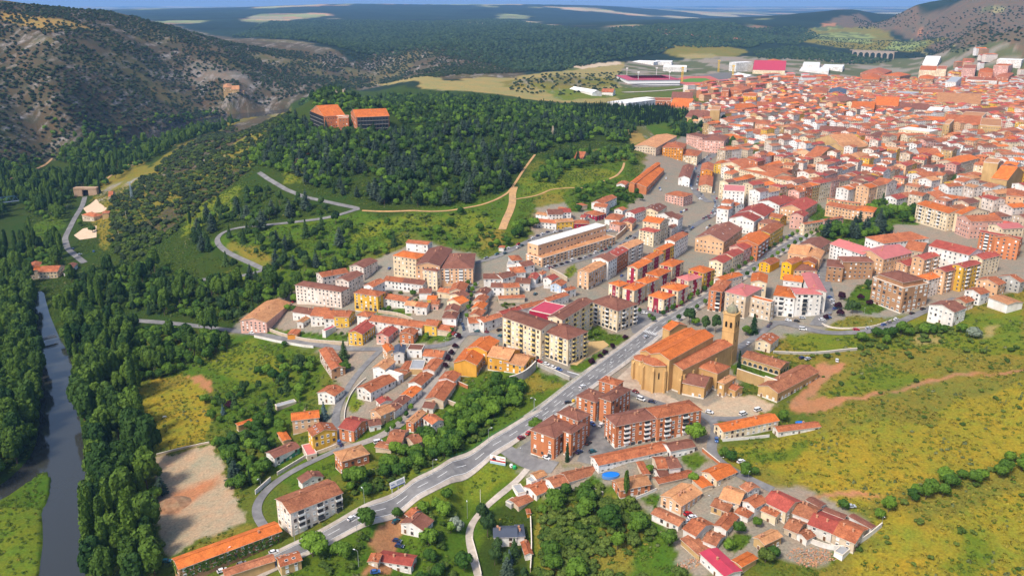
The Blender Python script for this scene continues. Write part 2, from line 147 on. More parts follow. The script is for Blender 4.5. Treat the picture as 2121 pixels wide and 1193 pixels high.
ROADS = [('main_road','asphalt',8.4,0.2,[(-125.5,289.3),(-81.4,322.4),(-46.2,351.1),(-9.8,384.5),(19.6,414.7)]),
('main_road','asphalt',11.5,0.22,[(12.8,406.6),(33.5,434.1),(57.2,467.0),(84.2,506.6),(97.5,527.0)]),
('main_road','asphalt',9.0,0.2,[(90.8,519.1),(103.3,536.8),(113.8,547.5),(143.5,582.8),(171.2,619.1),(191.2,644.1),(227.7,690.6),(256.1,723.2),(280.6,756.6)]),
('river_street','asphalt',5.5,0.21,[(-320.2,626.9),(-271.4,607.0),(-240.8,594.8),(-211.8,584.3),(-176.3,565.6),(-136.9,542.7),(-108.0,521.7),(-87.1,514.7),(-63.5,511.9),(-43.7,510.0),(-35.1,515.2),(-30.0,522.1)]),
('village_street','asphalt',4.6,0.19,[(-86.1,514.5),(-89.3,506.0),(-95.7,487.1),(-99.7,468.8),(-101.7,448.1),(-101.7,433.4),(-97.0,417.8),(-90.7,400.4)]),
('village_street','asphalt',4.6,0.23,[(-89.2,396.9),(-94.2,394.2),(-105.1,392.0),(-115.5,383.0),(-123.0,371.6),(-125.5,355.7),(-121.9,345.1),(-114.6,334.7)]),
('terrace_street','paving',5.6,0.17,[(-32.2,520.1),(-35.9,513.0),(-40.9,493.8),(-45.0,471.3),(-50.8,448.4),(-55.9,426.0),(-64.7,406.4),(-75.8,395.8),(-88.8,394.9)]),
('garden_street','asphalt',6.5,0.18,[(-29.9,520.1),(-29.0,527.3),(-35.0,549.0),(-33.5,570.9),(-30.7,600.7),(-27.9,612.7)]),
('lower_street','asphalt',6.0,0.19,[(-32.3,522.8),(-18.5,522.9),(-6.5,511.5),(2.9,499.0),(8.3,486.0),(21.6,470.5),(38.3,455.0)]),
('side_street','asphalt',8.0,0.18,[(-5.1,384.2),(-0.1,378.2),(7.1,371.6),(15.3,365.8),(21.1,362.4)]),
('garden_lane','concrete',3.4,0.17,[(9.5,369.6),(7.0,364.3),(-0.1,357.6),(-9.1,347.9),(-17.2,342.9),(-20.5,336.6),(-20.6,328.5),(-17.9,317.5),(-14.4,302.9),(-12.2,292.4)]),
('church_lane','asphalt',5.0,0.19,[(63.6,436.5),(69.7,429.1),(75.8,421.0),(88.9,412.9),(101.6,407.1),(107.0,400.2),(106.5,389.3),(101.5,377.8),(96.9,373.3),(97.4,365.4),(101.9,356.4),(107.3,348.6),(113.4,340.8),(119.4,336.8)]),
('church_lane','asphalt',5.0,0.21,[(107.0,400.2),(116.9,398.8),(125.5,402.6)]),
('tower_street','asphalt',5.5,0.18,[(142.0,490.8),(160.4,510.7),(174.2,527.1),(182.2,534.5),(189.2,524.6)]),
('bend_street','asphalt',6.2,0.2,[(175.2,530.4),(188.9,523.9),(194.2,513.7),(205.0,503.7),(223.3,503.4),(244.0,512.3),(265.6,525.4),(282.9,536.4),(306.3,549.5)]),
('parking_street','asphalt',9.0,0.17,[(200.5,519.6),(213.3,538.5),(224.6,565.1),(232.6,595.8),(240.4,622.6),(249.1,647.7)]),
('castle_road','asphalt',5.0,0.25,[(-292.4,966.3),(-270.0,925.4),(-236.3,870.2),(-210.1,838.1),(-181.6,815.8),(-160.9,799.1),(-146.8,787.9)]),
('castle_road','asphalt',5.0,0.27,[(-145.4,787.6),(-154.9,783.5),(-165.5,780.6),(-194.2,776.4),(-213.1,774.9),(-232.8,776.1),(-252.9,779.8),(-266.9,779.8),(-273.8,772.1),(-274.9,758.3),(-268.2,741.6),(-254.8,722.7),(-237.0,704.8),(-216.9,685.7),(-208.8,678.6)]),
('castle_road','asphalt',4.2,0.25,[(-208.6,677.8),(-215.5,672.8),(-227.7,672.6),(-246.7,675.2),(-266.7,680.3)]),
('hill_path','dirt',2.6,0.2,[(-142.3,783.0),(-118.7,778.0),(-83.0,763.7),(-57.3,773.2),(-29.3,790.5),(-14.9,811.5),(-3.2,839.2),(4.3,877.5),(11.9,918.5),(26.9,990.1)]),
('hill_path','dirt',7.0,0.22,[(-8.7,723.5),(-5.5,750.0),(-2.0,773.6),(0.7,804.0),(0.2,834.3),(2.7,858.2)]),
('hill_path','dirt',2.4,0.21,[(0.2,814.0),(14.1,821.0),(27.7,828.8),(39.2,850.0),(59.2,853.1),(76.1,854.8)]),
('hill_path','dirt',2.4,0.21,[(97.4,888.1),(115.2,916.9),(125.7,950.6),(130.6,977.4)]),
('upper_street','asphalt',6.0,0.2,[(-33.3,650.6),(-23.6,654.1),(-16.7,656.9),(-1.4,675.9),(13.0,697.7),(25.6,716.5),(42.8,729.8),(64.7,733.1),(88.1,737.5),(101.5,739.4),(115.8,758.0)]),
('block_street','asphalt',6.5,0.18,[(22.7,635.6),(34.6,645.6),(53.2,662.2),(74.7,683.5),(96.5,709.3),(118.2,743.0)]),
('block_street','asphalt',6.0,0.2,[(64.9,562.8),(77.4,596.9),(87.8,628.2),(106.5,661.4),(128.6,699.0),(157.8,747.4),(174.9,777.0),(197.3,807.8),(211.8,850.1),(216.1,891.6)]),
('avenue','asphalt',9.0,0.2,[(205.3,858.9),(200.0,877.1),(199.8,916.7),(214.6,978.9),(233.5,1041.6),(258.4,1105.5),(286.6,1166.5)]),
('valley_road','asphalt',6.0,0.2,[(-554.7,1077.0),(-535.8,1029.5),(-517.0,972.5),(-501.0,928.5),(-485.2,884.9),(-460.8,842.2),(-434.5,809.3),(-416.6,787.3)]),
('river_path','dirt',4.0,0.25,[(-564.4,1419.8),(-579.9,1387.8),(-595.2,1356.1),(-582.6,1282.0),(-583.7,1243.6),(-566.9,1159.8)]),
('river_path','dirt',3.0,0.25,[(-717.5,1146.5),(-719.9,1172.7),(-727.4,1261.3),(-747.3,1367.3)]),
('far_road','concrete',12.0,0.5,[(242.9,1891.2),(380.2,2003.2),(456.9,2101.3),(609.7,2282.0),(760.5,2443.0)]),
('far_road','concrete',14.0,0.8,[(664.3,3918.6),(721.0,3875.7),(856.9,3815.0),(979.9,3885.9),(1092.3,3904.3)])]
AREAS = [('parking_yard','asphalt_old',0.16,[(31.9,365.9),(41.3,392.1),(43.9,406.8),(52.6,411.3),(56.7,395.5),(61.5,383.8),(54.8,368.8),(42.2,361.1)]),
('parking_yard','asphalt_old',0.15,[(-0.1,380.7),(12.4,391.1),(17.6,394.5),(12.1,376.8),(16.4,362.1),(4.7,369.8)]),
('church_plaza','paving_tan',0.16,[(59.3,446.8),(74.0,472.4),(80.0,477.3),(78.3,446.4),(81.8,433.8),(90.7,422.8),(96.8,412.9),(84.5,417.5),(75.0,424.4),(65.6,435.2)]),
('bus_square','asphalt',0.14,[(79.8,544.9),(92.2,562.3),(116.0,561.1),(111.1,534.5),(94.9,514.8),(79.7,519.5)]),
('park_plaza','paving_gold',0.2,[(44.2,494.6),(50.3,505.1),(59.2,506.8),(62.2,499.8),(54.5,490.1),(46.2,481.5),(39.4,470.1),(35.1,471.7)]),
('sports_field','turf',0.3,[(420.3,2208.3),(473.0,2299.4),(517.6,2315.9),(520.0,2246.1),(475.5,2189.9),(437.2,2181.5)]),
('running_track','track',0.2,[(402.2,2224.5),(473.5,2367.8),(547.8,2405.3),(546.5,2284.4),(496.8,2148.5),(425.2,2119.5)]),
('sand_yard','sand',0.2,[(-529.4,1018.7),(-528.9,1035.5),(-531.4,1059.9),(-517.3,1036.1),(-485.8,990.6),(-483.3,974.7),(-510.6,989.5)]),
('sand_yard','sand',0.2,[(-478.8,892.5),(-479.7,915.8),(-464.0,915.7),(-442.1,868.5),(-462.1,871.3)])]
FORESTS = [('poplar_tree', 'tall green poplar in the dense belt along the river bank', 'tree', 8.0,75, {'tall': 5, 'pop': 2, 'broad': 2}, (0.8,1.25),[(-382,666),(-361,675),(-310,625),(-280,568),(-246,504),(-216,440),(-197,410),(-170,343),(-153,307),(-147,292),(-184,304),(-210,362),(-227,398),(-262,463),(-301,533),(-344,603)]),
('bank_tree', 'dark green tree overhanging the far side of the river', 'tree', 6.5,80, {'tall': 5, 'broad': 2}, (0.8,1.25),[(-542,606),(-434,723),(-374,617),(-340,564),(-308,502),(-291,465),(-281,441),(-276,421),(-277,404),(-284,385),(-335,342)]),
('wood_tree', 'green tree in the wood between the river street and the castle hill', 'tree', 7.5,40, {'pine': 3, 'broad': 4, 'tall': 1}, (0.65,1.0),[(-423,757),(-372,756),(-314,718),(-259,670),(-179,642),(-157,614),(-164,596),(-198,599),(-211,593),(-289,623),(-324,643),(-369,683)]),
('grove_tree', 'young green tree in the grove below the river street', 'tree', 6.5,40, {'broad': 4, 'tall': 1}, (0.6,0.95),[(-299,601),(-228,578),(-205,569),(-198,541),(-215,522),(-234,512),(-249,511),(-272,551)]),
('valley_tree', 'leafy tree on the valley floor near the railway tunnel', 'tree', 10.0,25, {'broad': 4, 'tall': 3, 'pop': 1}, (0.8,1.2),[(-728,1084),(-726,1312),(-619,1294),(-605,1428),(-601,1652),(-582,1836),(-576,1749),(-538,1324),(-551,1178),(-546,1113),(-584,1103),(-516,937),(-602,1017),(-620,907)]),
('valley_tree', 'leafy tree beside the riverside lawn on the valley floor', 'tree', 9.0,25, {'broad': 4, 'tall': 2, 'pop': 1}, (0.8,1.2),[(-566,820),(-569,927),(-503,846),(-488,876),(-428,771),(-444,721),(-483,688)]),
('hill_pine', 'dark conifer in the wood that covers the castle hill', 'tree', 7.5,60, {'pine': 5, 'cedar': 2, 'broad': 6}, (0.7,1.25),[(-325,1251),(-263,1130),(-217,1059),(-144,1055),(-99,1092),(0,1125),(62,1223),(180,1221),(148,1083),(112,1095),(53,1043),(22,959),(5,890),(-24,800),(-86,776),(-130,795),(-174,830),(-212,870),(-279,967),(-335,1039),(-324,1136)]),
('crest_tree', 'green tree on the crest of the castle hill', 'tree', 8.0,20, {'pine': 3, 'broad': 6}, (0.7,1.15),[(-511,2062),(-459,2215),(-182,1622),(0,1449),(71,1414),(204,1452),(186,1264),(62,1235),(0,1152),(-101,1116),(-144,1104),(-163,1175),(-225,1172),(-289,1252)]),
('slope_pine', 'dark pine standing along the winding castle road', 'tree', 11.0,50, {'pine': 6, 'broad': 2, 'cedar': 1}, (0.7,1.05),[(-317,857),(-275,910),(-207,848),(-164,777),(-141,743),(-153,691),(-164,648),(-195,644),(-233,655),(-268,697),(-308,774)]),
('slope_tree', 'green tree at the foot of the castle hill behind the blocks', 'tree', 9.0,20, {'broad': 4, 'pine': 2, 'shrub': 3}, (0.6,0.9),[(-195,644),(-149,691),(-97,710),(-95,691),(-122,680),(-162,638)]),
('flank_shrub', None, 'shrub', 6.5,0, {'shrub': 5, 'oak': 3}, (0.6,1.5),[(-493,1017),(-498,1184),(-584,1777),(-338,1301),(-299,1042),(-321,938),(-332,827),(-356,742),(-418,844)]),
('meadow_shrub', None, 'shrub', 8.0,0, {'shrub': 7, 'broad': 1}, (0.4,1.2),[(-162,763),(-89,758),(-5,803),(0,732),(-4,675),(-49,691),(-85,714),(-124,694),(-148,666)]),
('park_tree', 'rounded green tree on the grassy slope above the orange terrace', 'tree', 8.0,20, {'broad': 4, 'pine': 1}, (0.7,1.05),[(23,881),(44,971),(69,1004),(148,1040),(145,969),(105,965),(64,927),(40,862)]),
('garden_tree', 'garden tree among the small houses below the castle hill', 'tree', 8.0,20, {'broad': 3, 'shrub': 3}, (0.5,0.8),[(58,836),(102,883),(138,885),(131,832),(88,796),(63,776)]),
('slope_shrub', 'low green bush above the upper street', 'shrub', 5.5,15, {'shrub': 3, 'broad': 1}, (0.7,1.2),[(-8,685),(13,761),(21,736),(0,691),(-20,665)]),
('cypress', 'slim dark cypress in the cemetery grove', 'cypress', 6.5,60, {'cyp': 7, 'broad': 1}, (0.8,1.15),[(103,1414),(202,1566),(323,1594),(300,1446),(194,1271),(101,1275)]),
('park_tree', 'dense park tree between the pink block and the hip-roofed mansion', 'tree', 7.0,25, {'broad': 4, 'cedar': 1}, (0.75,1.05),[(275,740),(309,749),(336,741),(334,716),(302,700),(277,710)]),
('belt_tree', 'lush green tree in the thicket between the old terrace and the main road', 'tree', 4.6,80, {'broad': 5, 'shrub': 3}, (0.5,0.9),[(-42,414),(-30,427),(-21,437),(-14,453),(7,447),(8,429),(-13,399),(-32,377),(-47,362),(-66,358),(-70,369),(-53,390)]),
('bank_shrub', 'green bush on the slope below the main road', 'shrub', 4.0,35, {'shrub': 6, 'broad': 1}, (0.5,1.0),[(-87,368),(-48,370),(-16,402),(-13,396),(-39,370),(-64,347),(-78,349)]),
('wild_shrub', 'wild bush in the overgrown plot behind the slate-roofed house', 'shrub', 3.3,110, {'shrub': 14, 'broad': 1}, (0.5,1.15),[(12,341),(32,348),(52,342),(61,327),(71,313),(69,289),(65,277),(10,290)]),
('yard_tree', 'dark conifer crowding the garden of the slate-roofed house', 'tree', 5.5,25, {'pine': 4, 'cedar': 1, 'broad': 2}, (0.45,0.75),[(-17,338),(-11,340),(-10,318),(6,321),(7,303),(8,290),(-12,290)]),
('plot_tree', 'bush in the wild gardens around the white cottages', 'shrub', 4.5,60, {'shrub': 5, 'broad': 2}, (0.5,0.95),[(-45,335),(-23,350),(-21,325),(-19,303),(-18,290),(-40,290),(-40,314)]),
('plot_tree', 'bush on the bank beside the round-crowned tree', 'shrub', 6.0,15, {'shrub': 4, 'broad': 1}, (0.5,0.8),[(-88,309),(-69,323),(-63,324),(-65,296),(-83,295)]),
('hedgerow_tree', 'green tree in the hedgerow along the field track', 'tree', 6.0,55, {'broad': 5, 'shrub': 2}, (0.5,0.8),[(154,319),(168,323),(181,327),(207,338),(250,352),(242,337),(218,333),(191,323),(172,316)]),
('field_shrub', None, 'shrub', 14.0,0, {'shrub': 1}, (0.4,0.9),[(143,306),(229,329),(201,278),(143,282)]),
('field_shrub', None, 'shrub', 9.0,0, {'shrub': 1}, (0.4,1.0),[(175,490),(209,482),(243,492),(280,490),(300,458),(293,444),(258,462),(209,466),(177,475)]),
('hedge_tree', 'bushy green tree in the hedge by the big white house', 'shrub', 6.0,20, {'shrub': 3, 'broad': 1}, (0.6,0.95),[(217,496),(250,510),(276,519),(280,508),(282,489),(251,484),(217,479)]),
('field_shrub', None, 'shrub', 12.0,0, {'shrub': 1}, (0.35,0.8),[(181,452),(253,452),(291,441),(285,430),(239,428),(173,413)]),
('field_shrub', None, 'shrub', 16.0,0, {'shrub': 1}, (0.3,0.7),[(179,403),(219,414),(275,414),(252,372),(212,371)]),
('garden_tree', 'tree in the walled garden beside the bare dirt lot', 'tree', 5.5,45, {'broad': 4, 'pine': 1, 'shrub': 2}, (0.5,0.85),[(-165,414),(-151,419),(-131,404),(-126,384),(-129,363),(-140,373),(-155,398)]),
('garden_tree', 'garden tree on the lawn above the yellow meadow', 'tree', 9.0,25, {'broad': 3, 'pine': 2, 'shrub': 2}, (0.4,0.7),[(-192,481),(-153,488),(-129,488),(-117,447),(-140,437),(-172,442)]),
('garden_tree', 'garden bush behind the orange and yellow houses', 'shrub', 6.0,25, {'shrub': 3, 'broad': 2}, (0.5,0.8),[(-163,429),(-141,442),(-125,423),(-131,404),(-154,412)]),
('lawn_tree', 'bushy tree on the green slope below the river street', 'tree', 9.0,15, {'broad': 3, 'shrub': 2}, (0.5,0.9),[(-173,511),(-151,528),(-130,508),(-121,466),(-153,488)]),
('house_tree', 'garden tree among the houses by the river street', 'tree', 6.0,30, {'broad': 2, 'shrub': 3}, (0.35,0.6),[(-160,566),(-115,550),(-66,535),(-42,528),(-45,514),(-105,530),(-158,558)]),
('yard_tree', 'yard tree between the white terraces', 'tree', 6.0,20, {'broad': 2, 'shrub': 3}, (0.35,0.6),[(-97,614),(-70,605),(-67,574),(-90,569),(-100,585)]),
('yard_tree', 'yard tree inside the curved white terraces', 'tree', 6.0,12, {'broad': 2, 'shrub': 2}, (0.4,0.6),[(-9,572),(9,581),(8,558),(-9,559)]),
('town_tree', 'green tree among the roofs of the old town', 'tree', 46.0,60, {'broad': 4, 'pine': 1}, (0.8,1.2),[(211,821),(261,1056),(289,1208),(293,1364),(527,1884),(961,2466),(1313,2213),(718,1124),(414,639),(409,724),(370,811),(271,796)]),
('park_tree', 'leafy tree in the small park behind the school', 'tree', 9.0,25, {'broad': 4, 'pine': 1}, (0.8,1.2),[(263,1137),(334,1221),(361,1170),(319,1115),(271,1099)]),
('church_tree', 'dark tree on the slope around the hill church', 'tree', 9.0,25, {'broad': 3, 'pine': 2}, (0.8,1.2),[(238,1314),(365,1469),(337,1351),(235,1214)]),
('bank_tree', 'green tree at the foot of the castle hill beside the river street', 'tree', 8.0,30, {'broad': 4, 'pine': 2}, (0.6,1.0),[(-317,632),(-274,614),(-210,590),(-202,576),(-229,582),(-298,606)]),
('foot_tree', 'leafy tree at the foot of the scrub-covered mountain', 'tree', 9.0,20, {'broad': 3, 'oak': 3, 'tall': 1}, (0.7,1.1),[(-758,1134),(-755,1314),(-741,1392),(-722,1584),(-663,1595),(-642,1476),(-672,1326),(-723,1252),(-731,1089)]),
('park_tree', 'leafy tree in the open ground above the cream crescent block', 'tree', 9.0,25, {'broad': 4, 'pine': 1}, (0.7,1.1),[(328,801),(391,817),(410,779),(369,747),(342,754)]),
('holm_oaks', None, 'scrub', 9.5,0, {'oak': 1}, (0.6,1.5),[(-1568,1834),(-1171,2038),(-1110,2459),(-922,2751),(-592,2824),(-296,2415),(-510,2166),(-646,1977),(-723,1566),(-771,1266),(-767,843)]),
('holm_oaks', None, 'scrub', 7.5,0, {'oak': 3, 'broad': 1}, (0.6,1.2),[(-935,1052),(-847,1417),(-777,1462),(-735,1618),(-704,1950),(-655,1968),(-715,1546),(-766,1256),(-767,843)]),
('forest', None, 'forest', 17.0,0, {'oak': 3, 'far': 4}, (0.9,1.7),[(-1337,4202),(-1709,6265),(-558,6374),(-2,6925),(306,4684),(494,3761),(631,3377),(340,2803),(74,2246),(-88,2627),(-334,3022),(-593,2989)]),
('forest', None, 'forest', 19.0,0, {'far': 1}, (1.0,1.8),[(475,4359),(864,4663),(1212,5300),(1253,4588),(1286,4189),(967,3517),(731,3410),(529,3442)]),
('holm_oaks', None, 'scrub', 24.0,0, {'oak': 1}, (0.8,1.8),[(2201,5788),(2180,4779),(2213,4339),(2360,4104),(2303,2953),(1431,1800),(1392,2380),(1386,2731),(2109,4589),(1953,4967)]),
('forest', None, 'forest', 14.0,0, {'far': 3, 'oak': 1}, (0.8,1.3),[(915,3324),(1150,3605),(1228,3376),(1331,3258),(1350,3091),(1143,2950),(998,3011),(850,3020)]),
('forest', None, 'forest', 22.0,0, {'far': 1}, (0.8,1.5),[(1273,4661),(1625,4964),(1557,4442),(1195,3685),(1082,3792)]),
('holm_oaks', None, 'scrub', 12.0,0, {'oak': 1}, (0.7,1.4),[(-575,2895),(-343,3104),(-113,3385),(64,2948),(37,2266),(-172,1922),(-404,2585),(-529,2569)]),
('holm_oaks', None, 'scrub', 20.0,0, {'oak': 1}, (0.7,1.3),[(10,1969),(310,2432),(240,1956),(93,1672),(-10,1649)]),
('holm_oaks', None, 'scrub', 24.0,0, {'oak': 1}, (0.6,1.2),[(1410,4442),(2000,4062),(1406,2773),(1471,3377),(1315,3739)])]
TREES = []
for _l in """
round 1.15 -86 308 round_tree|big round-crowned tree beside the main road near the stone house
broad 0.95 -66 326.5 roadside_tree|leafy tree at the corner of the main road and the village street
broad 0.6 -53.3 335.7 roadside_tree|bushy tree on the verge above the white cottage
broad 0.85 12.6 396.5 roadside_tree|pale leafy tree at the corner of the front brick block
broad 1 92.5 378.7 street_tree|round dark green tree at the corner of the long brick block
broad 0.55 103.4 362.8 lane_tree|light green bush on the bend of the lane below the brick block
broad 0.6 106.3 360.5 lane_tree|second light green tree on the bend of the lane
broad 0.7 110.1 348 lane_tree|dark round bush beside the white parked car on the lane
broad 0.45 113.9 347.8 lane_tree|small bright green bush beside the dark round bush
pop 0.55 52.6 338.5 poplar|slim leaning poplar in front of the brick house by the pool
cyp 0.7 27.2 366.2 cypress|small dark cypress beside the front brick block
cyp 1 133.2 454.7 cypress|slim cypress inside the cloister beside the church
pine 0.9 -138 503.9 fir_tree|dark spreading fir at the edge of the green slope
pine 1 -109.9 508.7 fir_tree|tall dark fir beside the long brown terrace
broad 0.75 -105.8 490.3 garden_tree|green tree beside the foot of the brown terrace
broad 0.55 -131.5 491.9 bright_tree|bright lime green tree below the tall fir
broad 0.5 -158.6 545.3 bush|dark round bush on the wall of the river street
broad 0.9 -158.9 502.1 garden_tree|broad dark tree in the middle of the green slope
silver 0.5 -172.8 454.7 spruce|blue-grey spruce on the lawn above the yellow meadow
plum 0.55 -171.6 462.1 plum_tree|purple-leaved tree on the lawn above the yellow meadow
pine 0.7 -167.2 480.1 fir_tree|dark fir standing alone on the lawn
broad 0.7 -189.9 472.1 meadow_tree|round tree on the upper edge of the yellow meadow
broad 0.65 -178.2 449.1 meadow_tree|round tree beside the orange soil patch
silver 0.75 -107.2 432.8 spruce|blue spruce beside the orange house
cedar 0.85 -141.8 377.5 cedar|grey-green cedar on the edge of the bare lot
broad 0.85 -128.8 382.7 garden_tree|large green tree in front of the green-walled house
cyp 0.6 -133.1 374.1 cypress|pale green columnar tree by the lot wall
broad 0.6 -180 377.2 lot_tree|rounded tree on the river side of the bare lot
cedar 0.7 -179.1 374.9 lot_tree|big dark tree at the left side of the bare lot
chestnut 0.55 -160.9 326.2 chestnut_tree|flowering tree by the stone wall at the end of the lot
broad 0.6 -141.9 372.2 lot_tree|small thin-trunked tree at the corner of the lot
pine 0.75 -11.1 327.6 fir_tree|tall dark fir beside the garden lane
pine 0.7 -13.6 337.1 fir_tree|dark fir at the hedge of the slate-roofed house
pine 0.65 -7.5 309.5 fir_tree|broad fir in the lower garden of the slate-roofed house
silver 0.6 -1.2 311.1 spruce|young blue-tipped spruce in the lower garden
broad 0.9 -20.6 306.8 lane_tree|bright green tree beside the garden lane
willow 0.8 -25.5 330.1 willow|pale feathery tree beside the garden lane
broad 0.75 67.3 308 plot_tree|dense dark tree in the corner of the overgrown plot
broad 0.55 97 308.3 yard_tree|dark tree in the walled garden between the cottages
broad 0.5 91.1 298.9 yard_tree|olive green tree in the walled garden
broad 0.5 105.6 312.3 yard_tree|small pale tree in the courtyard
broad 0.6 107.6 294.6 yard_tree|tree in front of the ochre barn
chestnut 0.6 103.8 291.7 yard_tree|flowering bush in front of the ochre barn
broad 0.5 65.9 355.1 yard_tree|dark leafy tree in front of the low white houses
broad 0.55 84.9 346.3 yard_tree|dark garden tree behind the peach house
broad 0.7 35 344.2 plot_tree|dense bush behind the white row cottage
broad 0.7 24.7 342.6 plot_tree|green tree behind the white gabled cottage
broad 0.6 -31 346.8 verge_tree|dark rounded bush on the verge of the main road
broad 0.7 142 397.6 yard_tree|dark tree beside the orange terrace below the track
broad 0.5 169.9 444.3 yard_tree|small tree against the cloister wall
broad 0.75 164.1 317.3 track_tree|leafy tree at the end of the field track
broad 0.55 145.9 321.7 track_tree|dark bush by the last cottage on the track
broad 0.5 158.6 313.7 track_tree|bush at the corner of the white wall
silver2 0.85 281.9 480.9 silver_tree|silvery grey-green tree in the meadow by the white house
broad 0.6 279.9 489.8 field_tree|dark bush beside the silvery tree
shrub 1.1 256.6 500.1 hedge|dense bush by the hedge below the big white house
pine 0.85 119.8 532.2 fir_tree|dark fir behind the church roof
pine 0.8 126.9 516.6 fir_tree|broad dark conifer left of the bell tower
pine 0.9 133.7 516.1 fir_tree|tall dark conifer touching the bell tower
broad 0.6 123.1 529.4 tree|light green tree behind the church
pine 0.8 157.9 514.2 fir_tree|dark conifer right of the bell tower
broad 0.7 152.3 510.7 tree|dark broadleaf tree behind the bell tower
pine 0.6 230.1 544.2 fir_tree|green conifer on the lawn by the purple trees
pine 0.65 230 535.2 fir_tree|second green conifer on the lawn by the purple trees
pine 0.55 233.1 534.9 fir_tree|conifer beside the pale footpath
pine 0.6 258.3 579.8 fir_tree|conifer on the lawn in front of the curved tan block
plum 0.6 223.9 545.4 plum_tree|dark purple tree beside the row of parked cars
plum 0.6 232.8 563.3 plum_tree|dark purple tree at the upper end of the parking street
plum 0.55 220.8 532.1 plum_tree|dark purple tree at the lower end of the parking street
plum 0.5 244.9 559.4 plum_tree|purple tree on the lawn in front of the tan block
plum 0.45 247.1 549.8 plum_tree|smaller purple tree nearest the tan block
plum 0.4 209.9 528.5 plum_tree|purple tree at the corner of the white block
plum 0.4 -35.2 517.2 plum_tree|purple street tree beside the orange terrace, first at the junction
plum 0.45 -36.7 504.9 plum_tree|purple street tree beside the orange terrace, second from the junction
plum 0.42 -38.7 497.2 plum_tree|purple street tree beside the orange terrace, third from the junction
plum 0.42 -40.3 489.2 plum_tree|purple street tree beside the orange terrace, fourth from the junction
plum 0.4 -41.5 480.7 plum_tree|reddish purple street tree at the lower end of the orange terrace
plum 0.35 73.6 509.2 plum_tree|purple shrub on the park verge by the crossing
plum 0.4 63.5 494.5 plum_tree|purple bush on the park verge above the plaza
plum 0.4 57.9 484.8 plum_tree|purple bush on the park verge beside the plaza
plum 0.45 48.3 470.9 plum_tree|purple bush at the lower end of the park verge
plum 0.35 54.4 479.9 plum_tree|small purple bush between the verge bushes
broad 0.5 50.2 511.3 park_tree|green tree in the park beside the cream block
broad 0.5 55.3 514.6 park_tree|second green tree in the park beside the cream block
ball 0.9 -61.2 414.3 pollard|young pollarded street tree, first from the terrace end
ball 0.9 -58.6 420.9 pollard|young pollarded street tree, second from the terrace end
ball 0.9 -63.9 406.4 pollard|young pollarded street tree, third from the terrace end
ball 0.9 -66.6 403 pollard|young pollarded street tree, fourth from the terrace end
ball 0.9 -56.8 428.7 pollard|young pollarded street tree at the upper end of the row
pine 0.6 359.1 1098.9 tree|tall dark conifer behind the long cream school
pop 0.6 -321.4 819.7 poplar|slim poplar on the valley floor
cyp 1.3 -539.7 1087.7 poplar|tall dark poplar beside the railway tunnel
pop 0.8 -531.1 902.1 poplar|tall dark poplar on the riverside lawn
broad 0.8 -489.1 927.1 valley_tree|round tree beside the sand yard
broad 0.8 -456.9 890.9 valley_tree|round tree between the two sand yards
ball 1 -41.3 517.2 clipped_tree|clipped ball-shaped street tree in the left-hand row of the garden street
ball 1 -40.2 525.5 clipped_tree|clipped ball-shaped street tree in the left-hand row of the garden street
ball 1 -37.8 550.9 clipped_tree|clipped ball-shaped street tree in the left-hand row of the garden street
ball 1 -37.5 563.2 clipped_tree|clipped ball-shaped street tree in the left-hand row of the garden street
ball 1 -35.8 569.7 clipped_tree|clipped ball-shaped street tree in the left-hand row of the garden street
ball 1 -35.3 578.8 clipped_tree|clipped ball-shaped street tree in the left-hand row of the garden street
ball 1 -34.9 585.3 clipped_tree|clipped ball-shaped street tree in the left-hand row of the garden street
ball 1 -34.2 599.7 clipped_tree|clipped ball-shaped street tree in the left-hand row of the garden street
ball 1 -33.1 607.3 clipped_tree|clipped ball-shaped street tree in the left-hand row of the garden street
ball 1 -31.1 543.3 clipped_tree|clipped ball-shaped street tree in the right-hand row of the garden street
ball 1 -30.7 557 clipped_tree|clipped ball-shaped street tree in the right-hand row of the garden street
ball 1 -30.1 565.6 clipped_tree|clipped ball-shaped street tree in the right-hand row of the garden street
ball 1 -29.7 579.3 clipped_tree|clipped ball-shaped street tree in the right-hand row of the garden street
ball 1 -29.1 590.6 clipped_tree|clipped ball-shaped street tree in the right-hand row of the garden street
ball 1 -27.7 600 clipped_tree|clipped ball-shaped street tree in the right-hand row of the garden street
ball 0.9 80.7 551.9 clipped_tree|small clipped street tree in front of the crimson and cream blocks
ball 0.9 85.2 555.3 clipped_tree|small clipped street tree in front of the crimson and cream blocks
ball 0.9 89.3 553.4 clipped_tree|small clipped street tree in front of the crimson and cream blocks
ball 0.9 94.4 542.6 clipped_tree|small clipped street tree in front of the crimson and cream blocks
ball 0.9 95.9 537.3 clipped_tree|small clipped street tree in front of the crimson and cream blocks
ball 0.9 108 554.2 clipped_tree|small clipped street tree in front of the crimson and cream blocks
ball 0.9 114.3 561.2 clipped_tree|small clipped street tree in front of the crimson and cream blocks
ball 0.9 120.1 568.4 clipped_tree|small clipped street tree in front of the crimson and cream blocks
ball 0.9 125.3 573.9 clipped_tree|small clipped street tree in front of the crimson and cream blocks
ball 0.9 130.9 581.5 clipped_tree|small clipped street tree in front of the crimson and cream blocks
ball 0.9 137.1 589.2 clipped_tree|small clipped street tree in front of the crimson and cream blocks
ball 0.9 143.4 597.2 clipped_tree|small clipped street tree in front of the crimson and cream blocks
ball 0.9 149.6 605.3 clipped_tree|small clipped street tree in front of the crimson and cream blocks
ball 0.9 155.8 613.7 clipped_tree|small clipped street tree in front of the crimson and cream blocks
ball 0.9 165.2 625.4 clipped_tree|small clipped street tree in front of the crimson and cream blocks
""".strip().splitlines():
